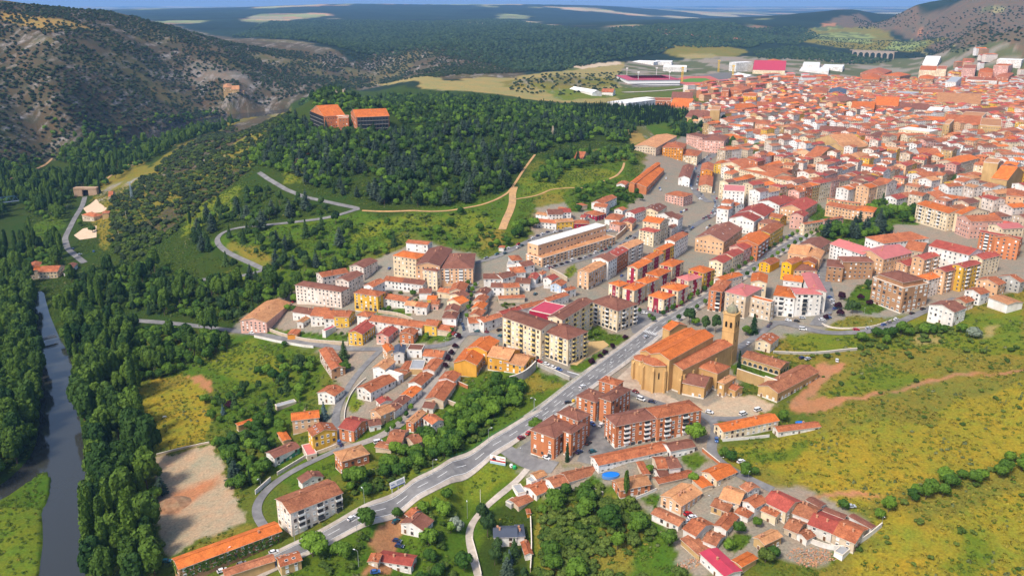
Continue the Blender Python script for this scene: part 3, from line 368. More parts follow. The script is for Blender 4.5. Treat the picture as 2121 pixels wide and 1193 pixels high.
    _a, _b = _l.split("|"); _k, _s, _x, _y, _n = _a.split(); TREES.append((_k, float(_s), float(_x), float(_y), _n, _b))
CHURCH_BODIES = [(99.2,453.7,0.83,48.0,12.4,0.2,20.8,20.0, 'ga', 'S', 'o', 1, 'nowin'),(94.6,470.8,0.826,48.9,8.4,0.2,15.9,15.0, 'ga', 'S', 'o', 1, 'nowin'),(109.7,452.3,0.78,51.8,10.4,0.3,15.5,14.5, 'ga', 'S', 't', 1, 'nowin'),(103.7,500.5,0.569,15.2,6.1,1.0,13.7,12.0, 'gc', 'S', 'o', 1, 'nowin'),(115.0,443.0,0.797,13.3,13.9,0.7,11.8,10.5, 'h', 'S', 't', 1, 'few'),(104.2,432.2,1.067,14.8,12.2,0.4,8.4,7.2, 'gc', 'S', 'b', 1, 'few'),(120.2,430.8,0.805,12.3,3.9,0.4,9.4,8.3, 'h', 'S', 'n', 2, 'few'),(124.8,429.1,0.701,6.8,5.0,0.2,5.3,4.5, 'gc', 'S', 't', 1, 'few')]
CHURCH_TOWER = (131.2,471.7,0.904,5.4,7.6,1.4,34.1,32.1, 'f', 'S', 'n', 1, 'nowin')
CHURCH_APSES = [(82.1,439.5,0.8,16.3,8.2),(75.7,451.9,0.8,12.5,5.0)]
COLW = {'V': (0.8,0.4,0.015), 'U': (0.5,0.6,0.74), 'W': (0.76,0.73,0.68), 'C': (0.74,0.6,0.4), 'P': (0.68,0.42,0.24), 'Y': (0.7,0.42,0.06), 'O': (0.62,0.25,0.035), 'B': (0.52,0.19,0.08), 'R': (0.33,0.02,0.05), 'T': (0.4,0.22,0.115), 'K': (0.66,0.38,0.3), 'G': (0.42,0.4,0.36), 'S': (0.52,0.34,0.15), 'E': (0.58,0.46,0.33), 'H': (0.72,0.62,0.53)}
COLR = {'o': (0.5,0.125,0.026), 't': (0.355,0.108,0.045), 'b': (0.195,0.075,0.048), 'r': (0.31,0.062,0.042), 'p': (0.47,0.135,0.115), 'm': (0.32,0.115,0.055), 'n': (0.45,0.205,0.09), 'g': (0.32,0.32,0.32), 'd': (0.055,0.065,0.09), 'c': (0.4,0.035,0.06), 'w': (0.72,0.7,0.67)}
BUILDINGS = []
for _l in """
terrace_row|long orange-roofed terrace with ivy-green end wall along the main road|-123.2 311.5 2.21 8.6 44.3 -25.3 -13.6 5.5 gc T o 2 ivy
apartment_house|white four-storey apartment house with patchy orange roof and yellow-edged balconies|-93.5 337.9 0.69 25.8 14.8 -20.8 -6.2 12.3 ga H m 4 bal=A
white_house|small white gabled house with brown roof behind the white apartment house|-100.7 369.4 0.6 10.9 5.7 -20.8 -15.6 4 gc W b 2
brick_house|square orange brick house with tan hipped roof and red garage band|-81 377 0.56 14.2 10.5 -16.1 -6.2 8.1 h B n 2 redband
green_house|white and green house with brown roof beside the village street|-122.2 398.7 0.82 15.3 8 -23.3 -16.8 5.4 ga W b 2 greenwall
garage|pink-roofed garage next to the white and green house|-108.2 399 0.46 5.2 12.3 -20.9 -16.8 3 f E p 1
yellow_house|bright yellow gabled house with brown skylit roof|-102.1 405.9 2.08 8.9 13.3 -20.1 -8.7 6.5 ga Y t 2 sky
orange_house|orange-roofed ochre house behind the bright yellow house|-116.8 428.7 1.83 9.2 14.6 -21.5 -11.8 6 gc P o 2
shed|small orange lean-to shed in the garden of the ochre house|-126.5 417.6 0.53 4 10.6 -22.5 -18.9 2.8 f P o 1 nowin
long_shed|ruined garden shed with pale patched roof on the lawn|-136 458.2 0.64 11.9 3.7 -22.3 -19.1 2.5 f E g 1 nowin
garden_wall_shed|long ruined stone shed with orange tile strip|-150.2 438.3 2.26 3 18.3 -24.4 -19.7 2.5 f S o 1 nowin
white_cottage|white cottage with brown gable roof below the main road|-43.2 329 1.1 8.2 11.9 -20.2 -14.1 4.7 ga W b 2;-45 335.8 0.81 7.8 3 -18 -13.4 4 gc W t 1
white_farmhouse|white farmhouse with red roof and red garage door at the bottom edge|-49.8 309.1 1.34 7.1 15.1 -23.7 -18.9 4.2 gc W r 2 redband;-59 306.3 1.43 5.3 4.1 -20.3 -16.7 3 f E t 1
slate_house|house with dark blue slate roofs hidden among conifers|-3.1 324.7 1.61 8.1 10 -22.1 -16.2 5 gc W d 2;3.6 325.7 1.65 8.6 3.2 -21.8 -16.4 4.5 h W d 1
garden_hut|small red-roofed white hut by the wall of the overgrown plot|6.5 316.9 0.19 3 9.1 -23 -19.2 3.2 gc W t 1
orange_hut|tiny orange hut with red roof at the top of the garden wall|7.6 338.4 0.14 1.4 3 -17.9 -14.8 2.5 f O t 1 nowin
gabled_cottage|white gabled cottage with orange tile roof at the lane corner|13 352.1 0.67 10.7 9.3 -14.2 -10.4 3.2 ga W t 1
tiled_cottage|cottage with orange tile roof joined behind the white gabled cottage|21.4 351 0.49 7.6 8.3 -10.9 -6.3 4 ga W m 1
row_cottage|low white cottage with mottled brown tile roof and dark windows|32.7 357.2 0.48 16.7 8.4 -8.5 -5.9 2.1 ga W m 1
grey_shed|blue-grey metal-roofed shed at the lane corner|9.9 356.8 0.65 4.4 4 -12.7 -9.1 3 f W g 1 nowin
tin_shed|grey tin-roofed shed beside the garden lane|3.4 353.3 0.38 4.3 7.6 -15.4 -12.2 2.6 f W g 1 nowin
tiled_shed|broken orange-tiled shed below the tin-roofed shed|4.9 346.9 0.65 9.9 6.9 -17.4 -14 2.8 f E m 1 nowin;-0.1 345.9 0.84 4.7 3.6 -17.2 -14.2 2.4 f G g 1 nowin
pink_hut|small pink-roofed annexe behind the gabled cottage|12.8 359.2 0.6 5.7 5.2 -11.4 -7.8 3 ga W n 1 nowin
long_terrace|long low white terrace with orange tile roof and brick gable end|58.5 367 0.38 39.8 8.6 -5.9 -0.6 4.7 ga W t 2
end_terrace|low white end house with brown mottled roof joined to the long terrace|82.9 371.6 0.34 13.4 7.5 -3.8 1.3 4.5 ga W b 1
brick_barn|orange brick house with tan roof beside the blue pool|55.7 344.3 0.34 15.3 9 -8.4 -2.9 4.8 ga B n 2
grey_cottage|white cottage with grey-brown roof in the walled yard|76.5 358.1 0.25 5.6 10.2 -5.6 -0.5 4.5 ga W b 1
tan_cottage|tan-walled cottage with red roof beside the grey-brown roofed one|71 357.6 0.11 4.4 10.5 -5.9 -0.3 5 ga E t 1
yard_house|low tan house beside the leafy yard tree|62.7 354.6 0.14 3 10.9 -6.3 -1.6 4 f E t 1 nowin
low_barn|long low barn with orange tile roof in the walled yard|76.5 350.2 0.37 19.1 5.3 -7.2 -3.6 3 ga E t 1 nowin
patio_shed|small brown-roofed white outhouse in the walled yard|70.9 353.1 0.3 4.5 7.5 -6.4 -2.6 3.2 ga W b 1
cream_house|cream gabled house with orange roof on the bend of the lane|97.7 349 0.6 13.3 9.3 -4.3 -0.2 3.5 ga C o 2
orange_shed|orange-roofed lean-to beside the cream gabled house|88.6 343.1 0.39 5.8 8.2 -5.6 -2.2 2.8 f E o 1 nowin
peach_house|tall peach gabled house with four chimneys|77.2 334.2 0.75 15.4 11.1 -9.1 -3 5.4 ga P n 3 chim4
low_row|low white row with mottled red tile roof below the peach house|69.6 322.4 0.83 6.1 13.7 -11.1 -6.9 3 gc W m 1
tan_house|tan house with brown tile roof across the lane from the peach house|99.2 328.2 1.01 11.7 8.6 -5.8 0.6 5 gc E n 2
stone_cottage|low cottage with broken pink tile roof in front of the tan house|94.1 324.8 0.89 8.3 7.8 -6.7 -2.3 3 gc S m 1
white_gable|white gabled house with orange mottled roof|107.1 322.6 0.65 8.3 6.4 -4.9 0.9 5.2 ga W t 2
white_annexe|low orange-roofed white annexe in front of the white gabled house|101.9 318.5 0.83 5.9 6 -5.5 -2 2.8 f W t 1
pink_cottage|white cottage with pale mottled roof at the top of the lane|107.5 332.4 0.5 7.1 4.7 -3.7 1.9 5 gc W m 2
yellow_villa|yellow house with large rust-red roof and terrace block|119.4 322.8 0.72 12.4 11 -5.9 0.7 6 gc C r 2;112.7 317 0.83 4.1 6.6 -5.9 -0.7 4.6 f C t 1
tiled_house|pale house with orange tile roof next to the yellow house|129.1 318.3 0.88 11.8 8.2 -6.2 -1.1 4.5 gc W m 1
red_house|white house with smooth dark red roof in the cottage row|134.4 310.6 0.88 12.8 10 -7.1 -1.5 5 gc W r 2
end_house|ochre end house with big orange tile roof and white gable|142.5 304 0.81 14 9.4 -7.4 -1.6 5.2 gc E t 2
back_annexe|brown-roofed annexe behind the cottage row|135.1 324.7 0.63 4.1 6.7 -4.5 -0.9 3 f W b 1 nowin
back_annexe|dark-roofed annexe behind the smooth red roof|140.6 316.9 0.85 3 8.8 -4.9 -1.3 3 f W b 1 nowin
back_annexe|narrow tiled annexe along the track behind the end house|150.1 310.5 0.58 3 10.4 -4.8 -1.2 3 f W b 1 nowin
mottled_cottage|cottage with mottled orange roof in the front yard|121.7 310.6 0.84 9.5 5.5 -7.3 -3.3 3.4 gc E m 1
white_cottage|small white cottage with mottled roof facing the rubble|124.3 304.9 0.58 5.1 5.2 -7.8 -3.8 3.4 ga W m 1
flat_shed|grey flat-roofed shed inside the white walled yard|136.6 295.9 0.73 6.5 3.7 -8.5 -5.3 2.6 f W g 1 nowin
ochre_barn|ochre stone barn with orange tile roof behind the garden trees|107.3 301.8 0.57 10.5 5.6 -8 -2.9 4.5 ga S n 1
crimson_shed|long shed with bright crimson sheet roof|84.8 289.3 0.42 8.1 15.8 -11 -6 4.2 gc W c 1 low
old_shed|old orange-tiled shed beside the crimson roof|94.7 290 0.62 9.1 4.8 -9.5 -5.3 3.6 f S o 1 nowin
orange_cottage|cottage with bright orange tile roof in the middle of the yards|80.7 312.9 0.72 12.6 6.5 -10.6 -5.5 4 gc W t 1
white_yard_house|white house with orange roof beside the blue-walled patio|92.5 312.8 0.91 12.1 5.5 -8.1 -2.7 4.2 ga W t 1
ruined_roof|collapsed shed with broken red tile roof by the overgrown plot|78 302.8 0.45 6.7 12.2 -11.3 -7.6 2.8 f S m 1 nowin
low_house|low white house with faded red tile roof above the walled garden|85.5 304.7 0.91 8.7 5.7 -9.8 -5.6 3 gc W m 1
stone_house|stone house with skylit red roof at the bottom edge of the road|-94.1 300.6 2.1 6.6 8.5 -19.1 -12.9 4.5 gc S t 2 sky;-110.6 298.7 2.11 4.8 20.2 -21 -14.6 4 gc S m 1 nowin
orange_terrace|cream and ochre terrace with bright orange roof beside the dirt track|120.6 388.9 0.37 33.6 8.2 -0.9 4.7 5 ga C o 2 chim4
white_shed|long low white shed with rusty roof at the edge of the meadow|146.2 387.9 0.24 23.8 5.4 -1 2.8 3.2 ga W t 1
cream_house|small cream house with red roof behind the cloister|160.3 491.7 0.92 14.1 9.6 2.3 8.9 6 ga C t 2 sky
white_block|white apartment block with orange and pink roofs round a courtyard|188.9 550.2 1.17 22.6 14 4.7 20 13.9 h W o 4 bal=C;200.3 543.5 1.52 12.4 17.1 5.5 22.6 15 h W p 5 bal=C;211 560.7 1.4 39.8 10.3 6.5 23.1 15 ga W p 5;202.1 576.3 1.18 13.3 12.7 6 21 13.5 gc W o 4
blank_block|cream apartment block with large blank party wall and pink roofs|160.4 553.2 0.85 23.8 15.4 3.3 20.3 16.1 h E p 5 blank;169 541.7 0.81 5.3 18.4 3.8 17.9 13 f E o 4;147.4 566.3 1.09 26.5 9.2 3.1 18.9 15 h B t 5 bal=C;157.8 585.8 2.21 7.8 22.2 3.8 19.3 14 gc H o 4;178.9 580.6 1.26 20.1 10.6 4.6 19.7 14 ga C o 4
orange_building|bright orange-yellow gabled building, lower of the pair|204.4 641.5 0.83 16.4 9.1 6.4 13.8 6.5 ga V t 3 blank
orange_building|bright orange-yellow gabled building, upper of the pair|214.5 619.1 0.79 16.6 7.9 6.9 21.1 13.2 ga V t 3 blank
arcade_house|brown hip-roofed house with arched ground floor|223.7 620.4 1.47 15.1 17.8 7.5 15.2 5.7 h P b 2
brown_block|tan brick apartment block with stepped brown roof|259.4 610.8 1.53 14.2 22.2 10.2 24.9 12.7 h T b 4;244.4 610.1 1.2 20.2 11.5 9.2 21.8 11.1 h T b 4
corner_block|big tan and cream corner block with setback brown roof|266.4 549.6 0.44 24 26.2 9.7 28.4 18 f T n 6 win2;265.8 549.2 0.43 19.1 21 9.8 31.4 21 h T b 6 nowin
grey_block|pale grey apartment block with orange roof beside the tan corner block|294.1 564.8 0.54 18 9.7 12.1 26.6 13.4 h H o 6
orange_block|orange-yellow apartment block with red roof|308.4 568.9 0.55 21.4 8.4 13.4 31 16.4 ga P r 6 bal=A
bay_block|yellow apartment block with glazed bays and red roof|321.3 570.3 0.53 20.3 8.3 14.7 33.6 17.6 ga Y r 6 bal=A
court_block|long red-roofed block with white courtyard front|334.7 612.8 0.61 20.1 30.6 14.8 33 16 gc W r 5;349.2 598.6 0.51 20.9 10.6 16.5 31.4 13.8 ga C r 6
peach_block|peach block with red roof inside the courtyard|303.7 618 0.52 20.9 11.9 13 20.5 6.5 ga P r 4 bal=A
inner_block|pale block with red roof behind the peach block|312.1 610.2 0.59 20.9 9.5 13.6 27.6 13 ga P r 4 bal=A
pink_block|long white block with broad pinkish red roof|269.4 638.1 0.44 18.8 33.2 10.3 26.1 14 gc W p 5;287.5 626.7 0.55 34.2 23.8 11.4 25.8 13 ga P p 4
mansion|white mansion with wide brown hipped roof by the park|320.1 677.9 0.35 46.9 20.9 13.1 23.3 9 h W t 3
white_house|white gabled house with red roof by the meadow hedge|313.8 538.7 0.52 10.1 10.9 15.1 24.4 8 ga W t 3
orange_house|tall orange house with red roof beside the meadow|331.3 554.6 0.62 10.3 14.6 16.2 26.1 8.2 ga P t 3
grey_house|grey stucco house with orange roof at the edge of town|345.3 555.2 0.57 5.3 15.1 17.6 27.7 8 ga G t 3
big_white_house|big white house with brown roof standing alone above the meadow|280.9 511.9 0.61 14.2 16.5 10.7 23.2 10 ga W b 3
white_hall|flat-roofed white hall beside the tall orange house|324.3 522.8 0.32 12.8 14.9 16.3 23.7 6 f W n 1 nowin
low_house|red-roofed low house behind the big white house|300.7 529.6 0.58 10.4 8.3 13.8 21.3 6 ga E t 2
pink_house|big pink and brick house with long sloping tan roof|-184.3 593.6 1.4 42.4 20.2 -21.5 -10.7 8.1 ga K n 4 blank=A
pale_block|pale pink apartment block with dark red hipped roof|-144.7 609.8 1.16 11.1 41.6 -12.4 3.7 12.7 h H b 5
pale_block|white apartment block with patchy orange roof at the foot of the hill|-141.4 633.5 2.16 12.9 21.7 -9.4 6.9 13 gc H t 4
ochre_gable_block|cream block with ochre gable and brown roof, lower of two|-125.7 621.4 1.17 20.8 11.9 -9.2 7.6 15 ga H b 5
ochre_gable_block|cream block with ochre gable and brown roof, upper of two|-120.6 656.3 1.17 21.1 13.1 -5.6 7.6 10.8 ga H b 5
yellow_block|yellow apartment block with orange hipped roof|-104.7 587.7 1.15 10.9 20.5 -8.6 6.5 12 h Y t 5
white_block|narrow white block with orange roof behind the yellow block|-103.4 602.2 1.11 15.6 8.3 -6.8 8.7 14 ga W t 5
hill_block|large residential complex with broad brown roofs below the castle hill|-81.1 643.4 1.11 15.3 21.7 0.2 18.7 15.9 h C o 5;-60.5 633.2 1.43 46 18.5 0.5 19.9 17 ga P b 5;-42.2 630.4 1.57 40.2 25.3 2.4 17.7 12.1 h P b 5 bal=C;-75.6 663.7 1.25 9.6 18.9 4.4 23.3 17 gc W t 5
cream_tower_house|narrow cream apartment house in front of the brown-roofed complex|-60.1 611.3 1.14 8.7 12.1 1 17.1 14.7 h C b 5
white_row|white two-storey row with orange roof in front of the cream block|-89.5 620.9 1.21 10.7 16.4 -3 5.6 6 gc W t 2
white_row|white two-storey row with brown roof and outside steps|-73.6 610.8 1.23 10 16.9 -1.3 7 6 gc W b 2
white_terrace|white terrace with orange-red roof beside the yellow block|-83.7 586.7 1.15 10.7 18.7 -5.1 2.6 5.1 gc W t 2
small_house|small white house with pale orange roof, nearer the terrace|-71.6 572.5 1.35 9.3 8.5 -3.8 3.3 5.5 gc W n 2
small_house|small white house with orange roof next to the green yard|-63.4 567.9 1.33 9.7 8.1 -3.1 4 5.5 gc W t 2
street_house|hip-roofed white house at the lower end of the garden street|-41.8 539.4 1.46 12 9.3 -2.4 6.9 7 h W b 2
street_house|cream gabled house with brown roof, second up the garden street|-41.3 550 1.46 11.2 9.2 -1.2 7.6 6.5 ga C b 2
street_house|cream gabled house with bright red roof on the garden street|-38.3 563 0.98 9.6 12 0.3 8.8 6.5 ga C o 2
street_house|cream gabled house with brown roof, fourth up the garden street|-38 574.4 1.01 9 12 1.2 9.5 6.5 ga C b 2
street_house|cream gabled house with orange roof at the top of the garden street|-39.1 588.1 1.46 17.7 10.8 1.6 10.1 6.5 ga C t 2
long_terrace|long white terrace with brown-orange roof between the gardens|-77.7 542 1.22 11.1 39.8 -8.7 1.2 5.5 gc W t 2
white_tower_house|white three-storey house with orange hipped roof|-103.6 562.2 1.18 9.8 9.2 -9.6 -0.8 7 h W t 3
pink_front_house|yellow house with pink front and red roof on the river street|-101.4 538.6 1.24 24 10.6 -12 -1.6 8 ga Y r 3
red_house|brick house with dark red roof and chimney in the gardens|-84.2 529.5 1.26 14.6 8.8 -8.7 -1.7 5.5 ga K r 2
brick_house|brown brick house with white side and orange roof|-68.8 523.7 1.31 8.8 9.7 -7.1 0.7 6.4 ga B t 2
yellow_cottage|yellow house with orange roof at the end of the long white terrace|-53.1 532.6 1.26 10.4 8.6 -4.7 3.9 7 gc Y t 2
low_house|low orange-roofed house behind the leafy garden|-44 529.5 1.14 9.6 10.4 -3.7 1.5 3.5 gc E t 1 nowin
brown_row|low white row with brown roof behind the pink and brick house|-152 587.4 1.18 11.2 17.6 -15.4 -7.9 5 gc W b 1
orange_house|white house with orange roof and dormer above the gardens|-138.4 578.6 1.41 18 11.3 -14.6 -5.4 7 gc W t 2
white_house|white house with orange roof between garden houses|-129.5 572.7 1.46 17.1 8.1 -13.5 -5.2 6.5 gc W t 2
yellow_house|yellow-sided house with orange roof above the river street|-120 567.4 1.38 12.8 11 -12.5 -2.6 7.5 gc Y t 2
white_annexe|white annexe with pale roof in the river street gardens|-151.6 577.8 1.29 13.9 4.9 -16.1 -10.5 4.5 f W n 1
orange_annexe|small orange garden building on the river street|-155.2 559.2 1.49 9.1 6.6 -18.6 -13.7 3.5 f O t 1 nowin
pink_roof_shed|crimson-roofed garden shed above the river street|-128.9 554.5 2.58 3.1 10.7 -14.9 -8.9 3 f W c 1 nowin
shed|white flat-roofed outbuilding below the cream apartment house|-64.2 594.6 1.58 10.8 8.7 -1 5.3 4.5 gc W b 1
yard_house|orange-roofed house in the middle yard of the white terraces|-48.8 592 1.14 9 9.5 0.9 6.4 4 gc C t 1
yard_house|small orange house with yellow wall in the middle yard|-58 581.9 1.47 9.1 6.3 -1 4.5 4 gc Y o 1
yard_house|small pink house with orange roof in the middle yard|-55 572.6 1.46 8.9 5.4 -1.2 4.2 4 gc K t 1
modern_house|white house with bright orange roof and slate wing|-78.6 499.4 0.42 5.6 11.5 -8.8 -0.7 7.5 gc P o 2;-71.6 496.8 1.62 12.6 6.3 -8.5 -0.3 7 ga W d 2
white_cube_house|white house with greyish brown roof beside the river street|-61.8 501.8 1.45 9.1 9.7 -7.6 -1.1 5.1 f W b 2
low_cottage|low white cottage with red mottled roof at the river street|-48.8 494.1 1.33 10.8 12.6 -7.1 -2 3.8 gc W t 1
orange_row|orange-yellow stepped terrace with orange tile roofs and tall plain gable|-25.4 478 1.31 22.1 14.2 -7 2.7 8 ga Y o 3 blank=C orangewall;-18 490.1 1.17 18.3 13.3 -4.7 5.8 9 ga Y o 2 orangewall
orange_row|orange-yellow terrace facing the thicket on a concrete retaining wall|-4.9 477 1.15 16.9 14 -4.4 5.7 8 gc Y n 2 orangewall;4.9 471.3 1.09 16.4 13.1 -3.3 3.8 5.4 gc Y n 2 orangewall
terrace_cottage|white terrace cottage with brown tile roof, top of the old street|-48.8 477.4 1.33 16.5 7.4 -8 -2.7 4.6 ga W t 1
terrace_cottage|tan-gabled terrace cottage with brown tile roof on the old street|-54.7 462.8 1.2 16.1 8.5 -8.8 -5.1 3.1 ga W t 1
terrace_cottage|white terrace cottage with bright orange roof on the old street|-58.3 443.1 1.18 11.8 7.1 -9.7 -4.3 4.8 ga W o 2
terrace_cottage|blue-doored white terrace cottage with brown roof on the old street|-62.3 433.3 1.17 10.5 6.6 -10.1 -4.6 4.8 ga W b 2
terrace_cottage|white terrace cottage with grey-brown roof on the old street|-66.1 425.3 1.1 8.6 6.9 -10.5 -4.8 4.8 ga W b 2
ochre_house|ochre house with pale orange roof facing the pollard trees|-71.5 420.1 0.84 9.9 8.8 -11.4 -4.2 6 ga P n 2
low_white_house|low white house with very dark roof next to the ochre house|-75.1 412 0.34 6.1 7.2 -11.8 -7.4 3.6 ga W b 1
brick_chalet|brick chalet with red roof and white glazed gable|-85.4 408.2 1.15 13.9 9.4 -15.4 -6.3 6.5 gc B r 3
white_villa|white villa with orange-red roof above the lawn|-80.1 454.8 0.94 20.9 11.2 -12.5 -4.6 5.9 ga W t 2
modern_villa|modern white villa with orange roof and white terrace walls|-78.6 476.5 1.2 13 8.3 -10.4 -1.9 7 ga W n 2;-71.5 466.8 1 4.5 11.1 -9.6 -3.4 5 f W w 1
red_shed|small red-roofed outhouse beside the white villa|-73.3 437.4 0.54 7.3 6 -10.8 -6.8 3.2 gc W r 1
old_barn|ruined orange-tiled barns in the old street courtyard|-65.2 479.8 1.39 12.7 4.7 -8.6 -4.2 3.5 f S t 1 nowin
tin_barn|grey tin-roofed barn in the old street courtyard|-58.3 479.7 1.53 13.5 8.1 -8.2 -3.3 4 f S g 1 nowin
old_barn|low red-tiled ruin behind the terrace cottages|-67.6 472.5 1.06 7.4 8.9 -9.1 -5 3 f S m 1 nowin
white_row_house|white house with brown tile roof facing the orange terrace|-37.2 460.6 1.27 11 9.7 -8.4 -2.7 4.6 ga W t 1
tan_gable_house|long house with orange-brown roof and tan gable on the old street|-41.2 443.8 1.33 23.3 10.6 -10 -4.1 5 ga E t 1
brown_cottage|small brown-roofed cottage in the thicket gardens|-46.2 431.4 1.33 8.4 5.9 -10.4 -6.6 3.2 gc W b 1
brick_farmhouse|orange brick farmhouse with tile roof at the thicket edge|-52.2 412 1.16 13.5 4.6 -10.9 -4.2 6 ga B n 2
white_gable_house|old white gabled house with orange roof in the thicket|-42.5 409.7 0.65 7.1 9 -11.5 -4.4 6.5 gc W t 2
ruined_house|abandoned house with sagging brown tile roof|-59.8 393.6 1.4 15.4 7.5 -11 -6.3 3.8 gc E m 1;-51.4 391.8 0.73 5.5 9.6 -11.2 -6.5 3.6 ga E m 1
ruined_house|low shed with broken red roof below the old street|-65.4 387.5 1.28 6 8.6 -11.5 -7.8 2.6 f E m 1 nowin
brown_terrace|long stepped brown-roofed terrace with many metal chimneys|-116 500.6 0.43 8.6 34.2 -17 -8.4 6.9 gc T t 3 chim8
white_house|white house with orange-brown roof under the curved street|-107.7 456.2 1.16 10.2 11.8 -18.3 -9.9 5.4 ga W t 2
cream_block|cream apartment block with brown hipped roof, arcade and yellow bays|32.1 484.4 0.81 18.6 22.2 -0.5 17.2 17.1 h C b 6 bal=C bal=A arc
cream_block|long cream apartment block with red courtyard roof and yellow balconies|11.1 495.3 0.8 15.3 32.6 -0.7 20.1 20 gc C b 6 bal=C;38.2 513.2 1 41.3 10.2 0.4 21 20 ga C b 6 bal=A;23.8 525.9 1.01 19.9 16.7 1.3 16.9 15 f R c 4 nowin
arcade_block|cream apartment block with brown roof and arched ground floor by the crossing|68.8 536.9 0.73 20.2 24.8 1 16.7 15.1 h C b 5 bal=C bal=A arc
stepped_block|long flat-roofed tan brick block with stepped terraces|47.3 686 0.8 87.7 11.6 8.8 24.4 15 f P w 3 win2;50.5 681.6 0.78 92.5 18.1 8.1 15.7 7 f P n 3 win2
cream_apartment|cream apartment house with tan roof at the end of the block street|61.1 614.5 0.99 28.7 9.5 3.6 17.5 13.4 ga P n 5
white_apartment|white-gabled apartment house with brown roof on the block street|72.5 632.7 0.99 15.2 14 3.8 19.4 15 ga W b 5
red_apartment|orange brick apartment house with skylit red roof on the block street|84.1 648.1 1.03 23.4 10.4 4.2 19.8 15 ga B r 5 sky
grey_apartment|grey-fronted apartment house with tan roof on the block street|97.2 666.7 0.92 24.3 10.7 5.2 20.8 15 ga H n 5 bal=A
crimson_block|crimson and cream block with orange hipped roof, nearest the crossing|105.1 560.5 0.82 13.6 12.9 2.2 13.8 11 h C o 4 crim
crimson_block|crimson and cream block beside the one nearest the crossing|114.7 572.8 0.97 10.9 11.6 2.8 16.4 13 h C t 4 crim
crimson_block|crimson and cream block at the left front corner of the estate|77.7 580.5 0.72 10.9 10.2 2.3 15.9 13 h C o 4 crim
crimson_block|crimson and cream block second along the estate front|87.7 573.9 0.9 16.1 9.5 2.2 15.8 13 h C o 4 crim
crimson_block|crimson and cream block in the second row of the estate, left one|99.1 586.9 0.83 15.7 9.3 2.9 16.5 13 h C o 4 crim
crimson_block|crimson and cream block in the second row of the estate, middle one|110 603.4 0.88 18.8 10.8 3.5 17.1 13 h C o 4 crim
crimson_block|crimson and cream block in the second row of the estate, far one|123.6 624.8 0.92 19.4 10.8 4.2 17.8 13 h C o 4 crim
estate_row|cream row with orange roof and crimson stairwell, first of the estate row|98.7 622.8 0.96 24.3 8.7 3.8 17.5 13 ga C o 4 crim
estate_row|cream row with orange roof and crimson stairwell, second of the estate row|111.6 642.5 0.94 24.3 6.9 4.8 18.4 13 ga C o 4 crim
estate_row|yellow row with orange roof at the far end of the estate row|124.6 664.3 0.92 24.5 6.6 5.5 19.1 13 ga Y o 4 crim
pink_roof_block|crimson block with pinkish red roof in the middle of the estate|130.8 591.5 0.68 15.5 10.9 3.4 17 13 h C p 4 crim
crimson_block|crimson and yellow block with orange roof by the avenue|143.4 608.8 0.76 14.8 13.4 4 17.6 13 h Y o 4 crim
crimson_block|crimson and cream block in front of the pinkish red roof|116.4 572.1 0.89 15.1 13.6 2.7 16.3 13 h C o 4 crim
white_block|tall white block with orange-red roof above the estate|138.5 686.1 1 29.6 8.8 5.9 21.5 15 ga W t 5
cream_row|cream row with red roof along the avenue, lower half|163.8 633.7 0.92 18.7 11.2 4.8 18 12.5 ga C r 4
cream_row|cream row with red roof along the avenue, upper half|175.8 646.4 0.87 18.6 10 5.3 19.1 13 ga C r 4
pink_row|pink row with dark red roof along the avenue|189 666.1 0.87 21.9 12.6 5.9 19.8 13 ga K r 4
scaffold_row|orange-roofed row with dark glazed fronts on the avenue|201.6 680.7 1.01 33.5 17.8 6.3 21.4 14 ga B o 4 bal=A
yellow_row|yellow row with brown-orange roof at the top of the avenue|224.1 710.7 0.96 35.6 11.9 7.5 22.5 14 ga Y t 4
brown_hall|long pale hall with brown skylit roof beside the ruined church|179.8 708.9 1.02 50.9 24.7 6.3 18.9 12 ga P b 3 sky
white_building|white three-storey building with red roof behind the brown hall|217.3 761 1.01 31.6 22.9 8 20.9 12 ga W r 3
red_roof_house|wide red-roofed house behind the white three-storey building|230.1 777.9 1 33.2 25.9 8.5 21.5 12 ga W r 3
hip_house|brown hip-roofed house beside the yellow row|234.6 748.4 0.99 15.2 15.7 8.5 18.6 9 h P b 3
yellow_house|yellow house with orange roof in the avenue houses|247.9 768 0.74 11.8 12.3 9.2 19.1 9 gc Y t 3
pink_house|pale pink house with red roof above the avenue houses|265.6 760.5 0.97 16.5 11.7 10 23.1 12 ga K r 3
cream_building|long cream building with orange roof and dark end window by the park|269.2 736.4 0.48 23.2 4.7 10.1 21.4 10.6 ga C t 3
cream_building|cream building with pink shutters adjoining the long one by the park|292.9 751.4 0.5 24.7 4 11.5 21.2 9 ga K t 3
tan_block|tan house with brown roofs above the orange pair|234.3 659.1 1.07 25.2 14.5 8 17.5 8 gc P n 2;241 643.5 1.11 25.6 9.7 8.7 19 9 ga P n 3
brown_house|brown-roofed house by the hedge above the tan house|250.7 674 0.91 27.1 17.7 8.8 19.5 9 ga P b 3
orange_gable|orange gable house behind the arcade house|230.3 626.6 1.13 12.1 10.3 8.1 18.5 9 ga O t 3
cream_tower|cream apartment tower with orange stepped roofs on the hillside|127.3 726.9 0.96 18 16.4 8 25.6 17 gc C o 6
cream_tower|lower cream apartment house with red roof in front of the cream tower|120 711.8 0.85 11.3 15 7.6 20.9 12.7 h C r 5
brown_roof_row|white row with brown roof beside the cream tower|143.2 756.9 0.63 10 19.4 8.8 22.5 13 ga W b 4
white_gable|white gabled house with grey-brown roof beside the cream tower|149.1 752.5 1.1 15 10.5 8.5 22.1 13 ga W b 4
green_shed|grey-roofed old house below the cream tower|143.7 738.4 1 12.5 5.5 8.3 16.9 8 ga H b 3
